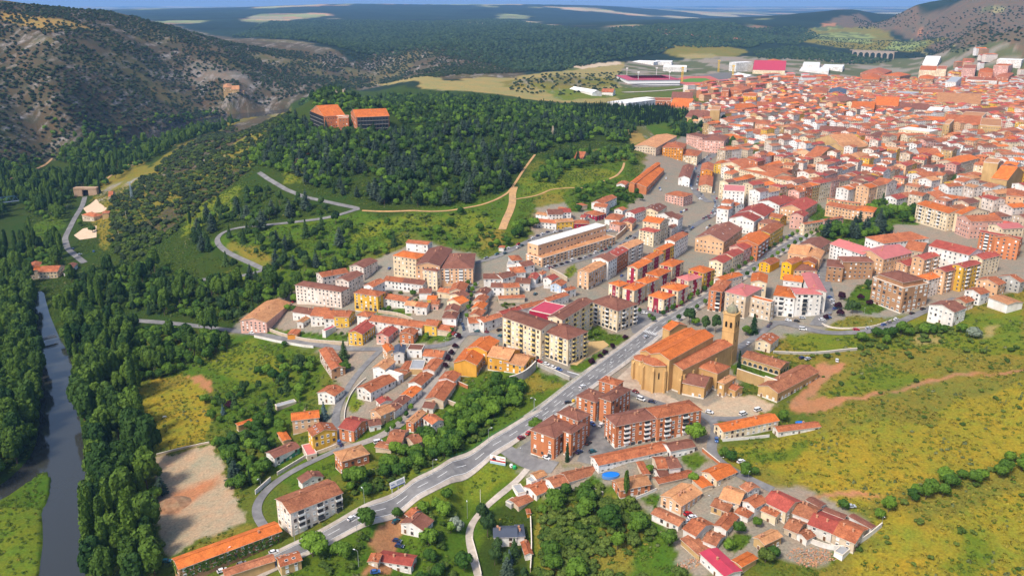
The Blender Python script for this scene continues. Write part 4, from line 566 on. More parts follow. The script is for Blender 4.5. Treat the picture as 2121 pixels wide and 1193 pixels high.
long_row|long cream row with skylit brown roof on the hillside|136.3 788.7 1.06 24.8 15.7 11.2 21.8 10 ga C b 3 sky
pink_corner|pink corner house with orange roof and tall windows|171 849.7 0.87 19 21.2 11.4 22.1 9.8 h K t 4
white_slab|plain white slab house with small red base|226 845.6 1.3 29.5 20.7 9.5 29.1 19 f W p 6 blank
white_narrow|narrow white house with orange hipped roof, front of three|203.4 787.9 1.05 13.7 10.4 8.6 17.6 8.4 h W t 4
white_narrow|narrow white house with orange roof, middle of three|201.7 782.3 1.02 12.4 11.2 8.5 24.1 15 h W t 4
white_narrow|narrow white house with orange roof, back of three|210 806 1.16 16.7 9.2 8.9 24.5 15 h W t 4
white_gable|white gabled house with red roof near the monastery|259.3 812.5 0.8 31.8 23.6 9.5 23.6 13 ga W r 4
red_row|long low red-roofed row with white chimneys|277.7 799.5 0.94 42.7 22.1 10 22.5 11 ga P r 3
monastery|long stone convent with brown tile roofs|326.7 816.1 -0.72 31.6 3 13 22.6 9 ga S t 3;316.5 786.8 0.75 14.6 29.6 12.5 23.7 9 gc P t 3;332.1 773.4 1.04 21.8 15.4 14 24.6 9 h P o 3
hill_cottage|white hillside cottage with pale orange roof at the path|29.7 760.4 1.01 8.3 12.8 18.1 23.1 4.5 gc W n 3
hill_row|white hillside row with brown roofs|38.9 755.4 1.66 15.6 13.4 17.3 25.9 8 gc W b 3
hill_row|white hillside cottage with dark red roof at the end of the row|48 758.8 1.74 11.7 10.4 17.8 26.4 8 gc W r 3
hill_terrace|white low house with brown roof below the hillside row|32.8 737.5 1.21 10 17.9 15.4 22 6 gc W t 2
hill_terrace|orange-yellow house with tan roof below the hillside row|46 736.9 1.84 9.3 16.2 15.3 22.9 7 gc Y n 2
crimson_house|crimson house with brown hipped roof below the castle path|62.5 737.3 1.57 10.7 13.2 13.8 21.4 7 h R t 2
crimson_house|crimson garden house with brown roof higher up the slope|77.4 767.3 0.74 13.1 15.6 16.6 22.2 5 h R t 2
small_house|small white house with red roof among hillside gardens|66.1 754.4 1.12 7.5 4.2 16.7 22.3 5 gc W r 2
orange_hut|orange gable wall hut above the hillside row|47.7 776.3 1.15 7.8 6.9 19.8 24.4 4 gc O t 1 nowin
tall_white_house|tall white house with orange roof in the hillside gardens|85 781.8 1.2 13 11.8 17.5 26.1 8 gc W t 4
long_white_house|long white house with orange-brown roof on the slope|89 798.6 1.03 33.8 10.9 19.1 27.7 8 ga W t 3
hip_house|white house with orange hipped roof on the slope|94.9 759.9 1.2 20.2 13.6 12.8 20.4 7 h W t 2
hip_house|pink house with orange hipped roof beside the upper street|96 742.7 0.76 9.3 11.8 11.3 18.9 7 h K t 2
red_roof_house|small brown-red roofed house beside the pink hip-roofed house|107.2 751.8 1.2 16.4 9.7 11.1 18.7 7 ga P r 2
white_house|tan gabled house with orange roof in the slope gardens|102.8 781.1 1.02 9.5 8.6 15.1 22.7 7 ga W t 2
hut|rust-roofed garden hut on the slope|66.9 788.3 0.55 5.8 8.7 21 25.6 4 h E t 1 nowin
white_row|white row with dark red roof climbing the slope|117.2 776.1 0.9 24 10 12.7 22.3 9 ga W r 3
cottage|white cottage with orange roof below the orange terrace|116.4 877.1 1.21 16.2 9.1 22.1 27.7 5 ga W t 1
villa|villa with pale walls hidden in the trees of the slope|80.4 976.4 1.25 28.9 9.6 32.8 38.4 5 gc P t 2
orange_terrace|long orange brick terrace with ribbed orange roof on the slope|148.1 914.8 1.23 105.2 18.7 17.9 26.5 8 ga B o 2 blank=C;146.9 919.6 1.19 122.5 5.6 20 30.6 10 ga B o 3 nowin
pink_corner_house|row with brown roofs stepping up the avenue|199.3 956.4 1.31 75.3 12.2 14 24.6 10 ga W b 3
orange_row|orange row with red roofs between the avenue and the parking lane|228.2 979.7 1.32 45.7 13.2 11.7 25.3 13 ga O t 4
orange_row|cream row with orange roof between the avenue and the parking lane|219.7 943.2 1.33 82.4 14.1 11.1 18.8 7.1 ga C t 4
yellow_house|yellow house beside the parking lane|254 1020.2 1.14 23.6 12.2 10.7 22.5 11 ga Y o 4
school|long cream school building with orange roof and rows of windows|285.9 945.5 -0.98 53.8 27.2 10.3 25.9 15 gc C t 5;283.2 939.3 0.43 25.9 57.5 10.3 27.5 16 gc C t 5;296.3 898.4 0.76 19.3 23.6 10.8 28.3 16 h C t 5
school_wing|cream school wing with orange roof and small belfry|272 1012.3 0.83 34 27 10.4 24 13 ga C t 4
yellow_row|low yellow row with orange roof and white windows|316.3 1019.4 0.88 38.3 17.7 10.8 20.1 8 ga Y o 3
chapel|small grey-roofed chapel with ornate cream front|338.7 1097.3 0.33 29.5 20 11.3 19.2 7 ga C d 1
construction_block|unfinished pale brick block on the hillside|186.4 1093.8 1.14 103.9 27.5 22.5 37.8 10 ga E n 3 low
red_block|orange block with dark red roof below the unfinished block|206.1 1070.7 1.25 36.8 25.2 18.5 35.7 16 h O t 5
cream_block|cream block with orange roof and many windows|222.2 1068.8 1.21 40.7 31.1 14 26.8 11.3 h C t 4
pink_block|pink apartment block with big brown roofs|257.6 1167.5 0.48 17.2 33 13.7 34 18 h K b 5;278.6 1166.4 1.19 49.1 33.3 12 30.6 18 h K b 5
yellow_block|yellow block with orange roof beside the pink block|316.3 1200.4 0.33 15.2 37.9 11.7 27.4 15 h Y o 4
white_block|long white block with orange roof on the edge of the old town|353.6 1380.2 0.83 63.8 18.4 12.5 29.6 15.3 ga W t 5
white_block|white block with red roof next to the long white block|375.9 1353.3 1.07 34.3 21.7 12.3 29 16 h W t 5
orange_block|peach block with brown roof in the old town edge|390.2 1325.9 1.24 38.6 21.6 12.3 30 17 h P t 5
balcony_block|white block with dark balconied windows and orange roof|418.3 1291 0.59 27.9 40.9 12.4 26.6 13 ga W t 4
cream_hall|white hall with red roof beside the balcony block|382 1200.6 0.7 35.7 30 12.1 23.3 10 ga W t 2
white_orange_house|white house with yellow side and orange roof|356.9 1250.3 1.15 42.1 16.2 12 25.6 13 ga W t 4
brick_row|long orange brick row with orange roofs in the middle distance|413.2 1567.2 2.08 38.2 59.6 11.9 25.5 13 gc B o 4;469.4 1598.9 1.31 42.3 25.4 11.7 25.5 13 gc B t 4
brown_row|brown row with many dormers behind the brick row|502.6 1628.2 1.3 55.6 19.9 11.5 27.5 15 gc T t 5;531.3 1623.7 1.28 44.4 37 11.6 27.7 15 gc H t 5
yellow_gable|bright yellow gabled blocks rising over the roofs|467 1692.3 1.25 63 27 11.3 34.2 22 f V o 7 blank;502.1 1685.3 1.26 43.9 14.7 11.3 30.1 18 f V o 6 blank
brick_tower|orange brick tower block beside the yellow gables|429.5 1738.1 1.31 67.5 14.3 11.7 40.6 28 f B t 8
terraced_block|brick apartment block with many balconies|469.7 1794 1.04 77.6 39.5 10.8 36 24 h B t 7
white_villas|white stepped terrace houses behind the cypress grove|217.2 1559.1 0.78 87.4 41.6 20.3 37.2 10 f W w 3;253.8 1652.9 0.65 37 21.4 18.3 32 11 f W w 3
brick_villas|brick terrace with white bands beside the white stepped houses|291.1 1672 1.39 57.3 35.7 16 27.6 10 f B t 3
orange_villas|red-roofed low houses behind the cypress grove|318.8 1598.4 1.17 66 36 14.8 24.9 8 gc P o 2
hall|grey-roofed exhibition hall in the middle distance|343.5 1736.5 1.34 73.3 40.4 13.5 23.9 9 gc E b 2
white_club|white clubhouse below the far road|418.7 1903.8 0.3 21.9 43.6 12 19 6 f W w 2
brick_complex|brown brick apartment complex with orange roofs, left block|991.5 2395.9 1.16 156.9 44.4 -18.4 8.7 24 h T o 6
brick_complex|brown brick apartment complex with orange roofs, middle block|1114.6 2519.1 0.83 90 51.5 -20.3 4.3 24 h T o 6
brick_complex|brown brick apartment complex with orange roofs, long rear block|1086.5 2591.6 1.02 139.2 65.5 -18.9 7.7 26 h B t 7
cream_towers|pair of tall cream and orange tower blocks|1204.3 2516.9 1.12 189.7 44.4 -17.6 24 32 f C o 9;1208.5 2445.8 1.09 134.7 24.4 -9.5 30.6 32 f C t 9
brown_tower|brown square tower block with orange roof|1097.2 2294.9 1.09 88.3 35.3 -16.3 16.2 26 h T o 7
white_office|white and grey slab block with blue glass strip|1043.3 2046.3 1.03 159.4 21.8 -3.2 32.7 28 f W g 8
banded_block|long dark-banded white apartment block|1169.8 2187.7 1.03 107.5 36.9 -0.6 23 22 f W t 6;1219.2 2209.2 1.06 172.1 31 -0.7 21.9 22 f W t 6
brick_tower|red brick tower block beside the banded block|1259.5 2218.5 0.98 141.6 28 0.5 29.1 28 h B t 8
pink_tower|pink banded tower block on the edge of town|1222.8 2327.2 1.07 157.7 31 3.2 42 32 f K t 9
pink_tower|tall pink and white tower at the edge of town|1284.7 2278.1 0.94 85.8 33.7 15.1 49.7 34 f K o 9
orange_block|orange brick block between the pink towers|1242.2 2277.6 1.06 121.6 32.3 8.7 34.9 24 h B o 6
white_hospital|big white block on the hill at the edge of town|1366.4 2380.5 0.94 165.4 57.1 37.4 60 22 f W w 6
convent|sandstone church with brown roof and plain buttressed walls|623.9 1638.7 0.72 65.8 38.4 11.1 30.6 18 h S b 1
orange_row|orange brick row with white windows in the old town|691.8 1584.8 1.14 90.2 38.8 11.5 30.1 16 gc B o 5;636.2 1554.1 1.15 64 37.8 12.2 27.8 14 gc B o 4
grey_block|grey apartment block with brown roof in the old town|701.2 1498.8 1.14 51 45.4 13.7 31.8 16 gc H b 5
white_block|white apartment block with blank gable in the old town|720.9 1460.2 1.04 62.3 21.4 15.1 34.3 18 f W w 5
long_red_hall|long white hall with bright red roof|676.5 1371.8 1.1 42.7 36.2 15.1 26.4 10 gc W o 2
stone_palace|large sandstone palace with square tower and long windowed front|695.7 1317 1.07 49.4 48.2 15.7 32.8 15 gc S t 3;709.1 1262.8 1.07 87 26.9 17 39.1 20 f S n 4;649.9 1269 1.01 58.2 8.1 15.8 38.5 22 f S n 4
cream_college|large cream college building with brown roof|786.7 1442.7 0.44 101.8 23.7 16.2 33.3 16 ga C b 4;744.5 1379.3 0.99 58 30.8 16.4 36.2 18 f C n 5
long_arcade|long cream and orange public building with brown roof|825.6 1589.4 1.08 94.5 70.9 14.2 34.1 16 gc C n 4;823.1 1572.9 0.84 43.6 74 14.9 27.2 9 f P n 2
red_corner|orange brick apartment house with white balconies and blank white wall|435.8 887.6 0.47 22.9 21.2 17.9 34.5 15.1 ga W t 6
white_wall_house|white house with blank wall and rust roof in the old town|519.1 979.2 0.69 58.6 22.1 18.5 34.2 14 ga E o 4
stone_tower_house|sandstone keep-like church tower among the roofs|420.2 1024.7 0.89 34.5 17.7 15.3 31.3 14.8 h S n 3
arcade_palace|long pale sandstone palace with pink roof and rows of windows|440.3 1138 0.36 39.7 63.3 13.9 28.7 13 ga S n 3;436.7 1102.4 0.52 40.7 29.3 14.6 29.8 14 ga S n 3
tan_theatre|tan theatre hall with blue-grey roof|389.4 1078 0.62 48.7 35.1 13.1 26.8 12 ga P d 3;392.2 1064.1 0.77 60.5 17.3 13.6 25.8 11 gc S t 3
cream_hall|large cream hall with white side walls in the old town|583 1219.8 0.74 29.7 42.9 15.3 34.4 18 f C w 4 blank
orange_wall|house with bright orange side wall in the old town|528.7 1183.2 0.99 34.8 22 15.3 29.3 13 gc O t 4
brown_block|brown-roofed stone house in the middle of the old town|517.8 1199.6 0.97 58 21 15 29.1 13 ga S b 4
white_long|white row with windows and brown roof at the town edge|471.1 1249.6 1.15 42.2 34.7 13.8 28.2 13 gc W b 4;496.3 1241.1 1.18 48.3 20.1 14.4 28.5 13 ga C t 4
dark_court|tan houses with dark glazed corner|536.9 1294.1 0.92 34.9 22.6 14.5 30.4 15 h C t 5
yellow_house|yellow house with brown roof in the old town|539 1414 0.88 32.9 37.2 13.3 24.5 10 gc Y t 3
peach_house|yellow house with orange roof and white windows in the old town|575.2 1142.4 0.94 40.2 21 16 28.2 11 gc Y t 3
white_gable|white gabled house with red roof left of the red-roofed row|517.9 1056 -0.07 25.1 38 16.5 28.8 11 ga W t 3
pink_house|pink-walled house in the old town rows|665.3 1224.4 -0.15 21.5 31.8 16.3 29.2 12 ga W t 3
brown_house|brown-roofed house with rows of windows in the old town|665.1 1175.2 0.93 17.4 29.4 17.1 32.4 13 ga C b 4
cream_house|long cream house with tall windows at the right edge|698.4 1194.1 0.89 46.9 28.9 17.9 34.8 14 ga C t 4
stone_house|stone house with brown roof above the park trees|472.4 912.4 0.69 16.9 13 19.2 31.5 11 ga S b 3
round_house|cream banded block with rounded corner and red roof|653.8 1833.4 1.2 115.9 31.1 7.5 28.5 18 h C t 5
cream_tower_house|tall cream corner house with rounded front|777.9 1887.4 1.17 77.4 17 2 27.6 22 f C n 6
blue_house|grey-white house with pale slate roof|708.2 1876.7 1.19 103.2 34.2 4.4 22.2 14 ga W d 4
grey_row|grey row with white windows in the middle distance|836.8 1822.7 1.13 71.9 39.7 4.3 23.7 14 f P g 4
cream_row|cream row with balconies in the middle distance|888.5 1822.1 1.09 89.8 39.2 6 28.5 16 f C t 5
cream_crescent|large cream apartment block with orange roof curving round a court|382.6 736 0.29 19.6 38.1 17.3 34.7 15.9 gc C o 5 bal=C;401.3 718.4 0.38 32.9 6.9 18.5 35.3 16 gc C o 5
pink_balcony_block|pink apartment block with big terracotta roof and green shopfronts|398.3 699.9 0.11 28.5 19.5 18.4 34.1 15 ga K t 4
brick_slab|orange brick slab block with white glazed bays|386.3 645.3 -0.82 29.4 5.5 18 34.6 16 ga B r 6 bal=A;383 630 -2.21 3 16.4 18.3 36 17 ga B t 6
red_roof_hall|cream house with red roof behind the brick slab block|398.8 661.4 0.23 19.8 15.1 18.7 37.6 18 ga C p 5
tan_tower|tall tan house with small red roof beside the bell tower|449.6 757.8 1.01 13.9 8.6 22 37.3 14 h C t 4;456.9 753.5 1.05 27.6 13.4 22.3 44.3 20 h P t 5
terrace_roofs|long low row of terracotta roofs with white chimneys|409.8 809 0.63 21.3 20.5 18.2 29.8 10 ga E t 3;422.6 787.2 0.74 19.7 21.8 19.4 31.1 10 gc E t 3
red_low_roof|low house with wide brown-red roof beside the mansion|323.3 648.8 0.94 25.3 12.8 14.3 23.6 8 gc E t 2
castle_hotel|long terracotta hotel block with glazed balconies on the castle hill, right block|-181.2 1089.8 1.88 50.1 41.3 52.6 72.5 19 gc B o 4 glass=C
castle_hotel|terracotta hotel block with louvred glass side on the castle hill, left block|-243.4 1128.6 0.49 27.6 64.9 47.4 69 19 ga B o 4 glass=C;-218.1 1097.3 -2.21 3 19.8 53.9 69.1 14 f B t 3;-215.1 1093 1.72 23.5 12.1 52.5 69 14 f B t 3
riverside_house|long white house with orange and tan roofs by the river|-432.9 758 1.69 18.7 16.3 -36.9 -29.2 6 gc C t 2;-446.8 755.8 2.02 14.4 9.1 -37.3 -29.2 7 ga E o 2
riverside_house|small white house with brown roof beside the river road|-418.7 764.3 1.79 21.2 7 -35.4 -29.1 5 ga W b 2
riverside_house|red-roofed house behind the long riverside house|-455.8 770.3 1.93 16.4 10.1 -37.4 -29.2 7 ga E t 2
tunnel_house|low house with orange-red hipped roof beside the sand yard|-483.9 950.7 1.03 13 22.1 -32.9 -24.4 5 h E t 1
tunnel_shed|long shed with red roof above the sand yard|-503.9 1044.3 1.87 25.1 4.4 -27.1 -21.2 4 gc E t 1 nowin
stable|small brown shed beside the orange-red hipped roof|-463.8 941.2 1.89 12 6.7 -27.3 -19.5 5 f S t 1 nowin
stadium_hall|white hall behind the stadium|425.4 2828.6 1.1 69.8 91.7 11.4 22.1 9 f W w 2;495.3 2852.6 1.35 86.7 55.1 8.7 20.3 11 f W w 3
office_block|white banded block next to the stadium|486.6 2599.4 1.38 88.4 68.3 8.6 23 13 f W w 3
dark_block|white and dark banded apartment block by the athletics ground|679.9 2587.5 0.45 62.4 31.9 8.8 35.7 26 f W w 7
glass_hall|pale green roofed sports hall with curved roof|604.6 2256.9 0.19 33.3 79.1 7.3 23 14 gc G w 1
white_sheds|long white greenhouse sheds in the fields|152.5 1794.4 0.49 23 88.3 23.3 32 6 gc W w 1 nowin
blue_shed|small white shed with red roof in the fields|202.5 1812.1 1.3 35.1 23.8 19.9 28.2 7 gc W t 1
crimson_hall|long cream hall with crimson roof|758 2561.6 1.26 127.2 89.2 4.5 19.1 14 gc C c 2
tiled_block|brown apartment block with orange roof in the north of town|802.5 2678 1.26 146.3 55.4 6.4 29 22 h T o 6
white_rows|white modern houses on the edge of town|961.2 2797.9 1.23 151.8 50.5 2.3 16.9 14 f W w 4;1029.9 2791.8 1.17 119.7 60.8 -4 10.6 14 f W w 4
industrial_hall|large white industrial roofs at the edge of town|939.6 2700.3 1.21 163.1 83.7 -2.7 7.9 10 f W w 1 nowin
industrial_hall|row of white warehouse roofs beyond the tower blocks|1331 2760.5 1.01 133.3 41 -3.2 20.6 10 gc W w 1 nowin
brick_apartments|front orange brick apartment block with brown hipped roofs beside the main road|21.1 380.8 0.92 19.7 14.2 -7.8 6.8 12 h B b 5;31.4 375.4 0.9 13.1 4.4 -4.8 9 13.2 h B b 5;31.5 387.4 0.83 9.9 13.4 -3.9 10.6 13.4 h B b 5
brick_apartments|second orange brick apartment block with brown roofs and white bays, behind the front one|42.8 407.9 0.9 11.8 12 -1.9 10.8 11.6 h B b 5;54.5 404.4 0.88 18.6 7.1 -1.3 13.5 14 h B b 5 bal=C;54 419.7 0.93 7.4 10.8 -0.7 13.7 13.5 h B t 5
brick_apartments|long orange brick apartment block with brown and red roof and white glazed bays|60.4 383 0.37 23.8 11.9 -2.5 11 13 h B b 5 bal=A;82.9 389.9 0.37 25.5 11.8 -2.4 11.8 13.6 h B t 5 bal=A
cloister|sandstone cloister with brown tile roofs and an arcaded court|151.8 464.6 0.81 11.9 24.6 1 6.6 5 gc S m 1 arc;157.6 438.3 0.72 42.4 12.2 -0.2 6.4 6 ga S m 1
curved_terrace|white curved terrace with brown roof, lowest section|-13.7 606.3 1.61 11.7 15.3 5.3 12.8 6 gc W b 2
curved_terrace|white curved terrace with brown roof, middle section|-5.3 607.5 2.23 11.6 13.1 6 13.4 6.2 gc W b 2
curved_terrace|white curved terrace with orange-brown roof, upper section|3.1 619.3 1.86 14.2 10.8 6.9 13.7 6.2 gc W t 2
curved_terrace|white gabled house at the upper end of the curved terrace|9.9 633.1 2.16 11.4 10.7 7.7 14.3 6 gc W b 2
hillside_house|white house with orange roof above the curved terrace|2.7 646.1 1.82 13.6 8.2 8.7 15.3 6 h W t 2
hillside_house|small white flat-fronted house above the curved terrace|-0.1 640.1 1.46 11.2 6.8 8.5 13.1 4 f W g 1
patio_house|white patio house with brown roof inside the curve|8.8 598.1 1.4 12 10.6 5.4 12 6 gc W b 2
patio_house|white patio house with dark red roof inside the curve|16.3 607.4 1.31 13.4 6.3 5.8 12.4 6 ga W r 2
patio_house|white patio house with red roof and gable beside the tan wall|29.3 606.3 0.95 9.5 7.6 5.2 11.8 6 ga W r 2
blue_house|pale blue house with orange roof inside the curve|34.6 595.3 1.09 9.9 8.4 4.4 11 6 ga U t 2
patio_house|white patio house with orange roof at the right end of the curve|41.5 584.5 0.68 9.4 5.1 3.6 10.3 6 ga W t 2
patio_house|small white house with orange roof at the top of the curve|22.7 614.5 1.06 7.1 4.2 6.1 12.7 6 ga W t 2
yard_terrace|white terrace house with grey-brown roof behind the garden street|-10.2 587.3 1.51 9.2 9.4 4.7 12.1 6.5 gc W b 2
yard_terrace|cream terrace house with orange roof behind the garden street|-0.8 586.8 1.74 9.2 11 4.9 12.2 6.5 gc C t 2
garden_row_house|brown-roofed house at the top of the right garden street row|-20.8 577 1.28 12.6 8 3.4 10.8 6.5 ga W b 2
garden_row_house|tan-roofed house second in the right garden street row|-21.8 563.6 1.31 12.2 7.6 2.7 10 6.5 ga E t 2
garden_row_house|orange-roofed cream house third in the right garden street row|-22.5 551.3 1.3 11.7 7.8 1.9 9.2 6.5 ga C o 2
garden_row_house|orange-roofed house fourth in the right garden street row|-23.5 540.2 1.3 11.9 7.9 0.9 8.2 6.5 ga C t 2
corner_terrace|white corner terrace with orange roof facing the junction|-24.3 529.7 1.76 11.3 10.1 -0.4 7.1 6 gc W t 2
corner_terrace|white terrace with orange roof and dark doors beside the cream block|-14.7 529.2 2.29 7 16.8 0.1 8.7 6.4 gc W t 2
red_terrace|terrace with dark red roof behind the cream block|-0.7 541.8 2.26 5.9 20 1.8 9.6 6 gc W r 2
back_terrace|white terrace with orange roof behind the cream block|13.9 552.5 2.14 7.2 20 2.9 9.8 6 gc W t 2
back_terrace|white terrace with tan-orange roof near the estate|30.8 567.6 2.31 6.6 20.7 3.3 9.9 6 gc W t 2
garden_shed|low orange-roofed shed in the dark green garden|-0.5 572.7 1.71 6.5 18.4 4 8.3 3.4 gc E t 1 nowin
hermitage|sandstone hermitage perched on the cliff above the far river|-675 2051.8 1.86 79 18.4 -8.6 17.1 11 h S n 3;-648.7 2028.4 1.83 37.5 16.2 3.3 12.9 9 gc S n 2;-642.7 2041.6 1.86 37 17.3 -1 5.6 6 f S n 1
hill_church|sandstone church with brown roofs and square bell tower on the edge of the old town|313.9 1407.6 1.02 47.5 41.7 14.2 29.3 13 gc S b 1 few;328.7 1383.6 1.3 53.6 14.7 14.2 45.1 30 f S n 2 nowin
cathedral|sandstone cathedral with tall plain bell tower and orange roof|489 855.3 0.97 28.2 12.9 22.3 55.3 31.3 f S n 2 nowin;494.9 833.9 0.79 54.9 13.8 22.9 44.7 20 gc S o 1 few
transformer_hut|small white transformer hut beside the upper street|-8.4 676.4 1.38 5.9 4.1 12.1 15.7 3 f W t 1 nowin
""".strip().splitlines():
    _n, _b, _w = _l.split("|"); BUILDINGS.append((_n, _b, [(*map(float, q.split()[:8]), *q.split()[8:11], int(q.split()[11]), " ".join(q.split()[12:])) for q in _w.split(";")]))
TOWN = [(205,794),(231,906),(261,1056),(289,1208),(293,1364),(322,1544),(428,1732),(527,1884),(655,2020),(961,2466),(1209,2585),(1313,2213),(1165,1856),(393,586),(404,647),(409,724),(374,759),(370,811),(327,823),(271,796),(235,802)]
TOWN_SPARSE = [(366,1716),(394,1961),(650,2337),(816,2729),(1057,2987),(1223,2985),(1332,2618),(1358,2301),(1351,2166),(1317,2220),(1218,2606),(972,2495),(664,2048),(533,1905),(434,1758)]
WALLS = [('garden_wall', 'pale concrete garden wall on the outside of the village street bend', 2.4,0.3, 'W', [(-127.7,365.1),(-125.5,371.9),(-123.2,377.0)]),
('garden_wall', 'pinkish garden wall below the white and green house', 2.0,0.3, 'H', [(-121.1,381.6),(-116.6,389.6),(-109.4,395.4)]),
('garden_wall', 'tan garden wall beside the pink-roofed garage', 2.0,0.3, 'E', [(-109.1,395.7),(-101.2,397.6),(-93.7,398.5)]),
('balustrade', 'white balustrade along the outer edge of the curved village street', 1.1,0.25, 'W', [(-89.8,473.8),(-95.0,469.7),(-96.7,458.6),(-96.7,439.1),(-95.1,425.3),(-90.4,412.0),(-86.5,401.9)]),
('retaining_wall', 'pale retaining wall along the lower side of the river street', 1.6,0.4, 'W', [(-186.0,565.8),(-162.4,551.1),(-141.3,539.9),(-136.6,537.3)]),
('garden_wall', 'tan stone wall in front of the river street gardens', 2.4,0.35, 'E', [(-180.2,576.2),(-165.2,562.0),(-151.0,553.0),(-138.3,545.1),(-124.3,538.1),(-110.8,529.6)]),
('garden_wall', 'tan wall along the yards behind the long white terrace', 2.2,0.3, 'E', [(-97.5,577.1),(-83.9,569.4),(-70.8,559.7),(-69.3,553.5)]),
('retaining_wall', 'tall concrete retaining wall under the orange terrace', 5.5,0.6, 'G', [(-1.5,450.2),(6.1,446.5),(14.3,467.0)]),
('retaining_wall', 'grey wall along the lower street above the grass slope', 2.6,0.4, 'G', [(15.3,470.5),(24.7,461.6),(33.7,450.4)]),
('cloister_wall', 'high sandstone boundary wall between the church and the cloister', 6.5,0.8, 'S', [(130.7,448.9),(137.0,443.6),(143.6,437.5)]),
('ruined_portal', 'cream ruined portal wall of the cloister with small carved windows', 7.5,0.9, 'C', [(143.6,437.5),(146.6,434.6),(149.7,431.3)]),
('field_wall', 'grey stone terrace wall at the top of the meadow', 1.6,0.5, 'G', [(161.7,482.6),(175.2,479.9),(186.6,476.6),(211.9,479.1)]),
('yard_wall', 'long white yard wall at the end of the cottage row', 2.2,0.3, 'W', [(125.2,303.7),(129.8,298.0),(135.0,292.3),(146.3,300.3),(157.9,308.8)]),
('brick_wall', 'orange brick wall on the inside of the lane bend', 1.9,0.3, 'B', [(94.2,370.1),(94.5,365.0),(96.5,360.8),(100.0,357.3)]),
('garden_fence', 'white fence round the artificial lawn', 1.3,0.15, 'W', [(57.1,337.6),(60.4,340.0),(67.5,343.4)]),
('garden_wall', 'grey block wall round the pool garden', 1.8,0.3, 'G', [(33.8,348.0),(37.7,344.7),(42.4,341.1)]),
('terrace_wall', 'white front yard wall of the orange-roofed terrace', 1.4,0.3, 'W', [(106.1,378.1),(117.3,380.0),(131.0,382.8)]),
('garden_wall', 'long thin white wall beside the garden lane', 1.4,0.25, 'W', [(-18.3,326.6),(-17.0,321.1),(-14.6,313.3),(-13.2,302.8)]),
('plot_wall', 'tall pale wall of the overgrown plot', 2.2,0.3, 'E', [(8.5,335.3),(8.8,322.9),(9.5,315.1),(7.9,305.1)]),
('stone_wall', 'old stone wall at the end of the bare lot', 2.2,0.6, 'S', [(-173.0,341.6),(-163.8,326.0),(-157.6,315.6)]),
('lot_wall', 'low broken wall between the bare lot and the meadow', 1.1,0.4, 'E', [(-198.0,415.4),(-188.4,422.0),(-170.2,421.6)]),
('garden_wall', 'tan wall at the edge of the thicket', 2.6,0.35, 'E', [(-39.7,439.1),(-31.8,433.5),(-23.8,423.8)]),
('brick_wall', 'red brick yard wall behind the old terrace', 2.2,0.3, 'B', [(-33.6,460.1),(-26.0,452.2)]),
('street_wall', 'tan wall behind the curved terrace', 3.5,0.4, 'E', [(30.0,632.5),(41.8,619.4),(42.4,614.5)]),
('yard_wall', 'white patio wall inside the curve of the terraces', 2.0,0.3, 'W', [(4.2,604.1),(7.6,594.9),(17.3,593.2),(24.8,605.9)]),
('yard_wall', 'white patio wall beside the pale blue house', 2.0,0.3, 'W', [(23.7,598.6),(30.5,593.4),(36.1,597.7)]),
('ramp_wall', 'tall tan retaining wall beside the stepped block', 4.5,0.5, 'P', [(91.5,717.5),(102.7,736.3),(104.2,744.1)]),
('path_wall', 'pale low wall around the grassy triangle', 0.9,0.4, 'H', [(204.9,521.2),(202.7,512.1),(206.9,509.3),(225.3,508.4),(236.0,511.5),(251.3,522.3)])]
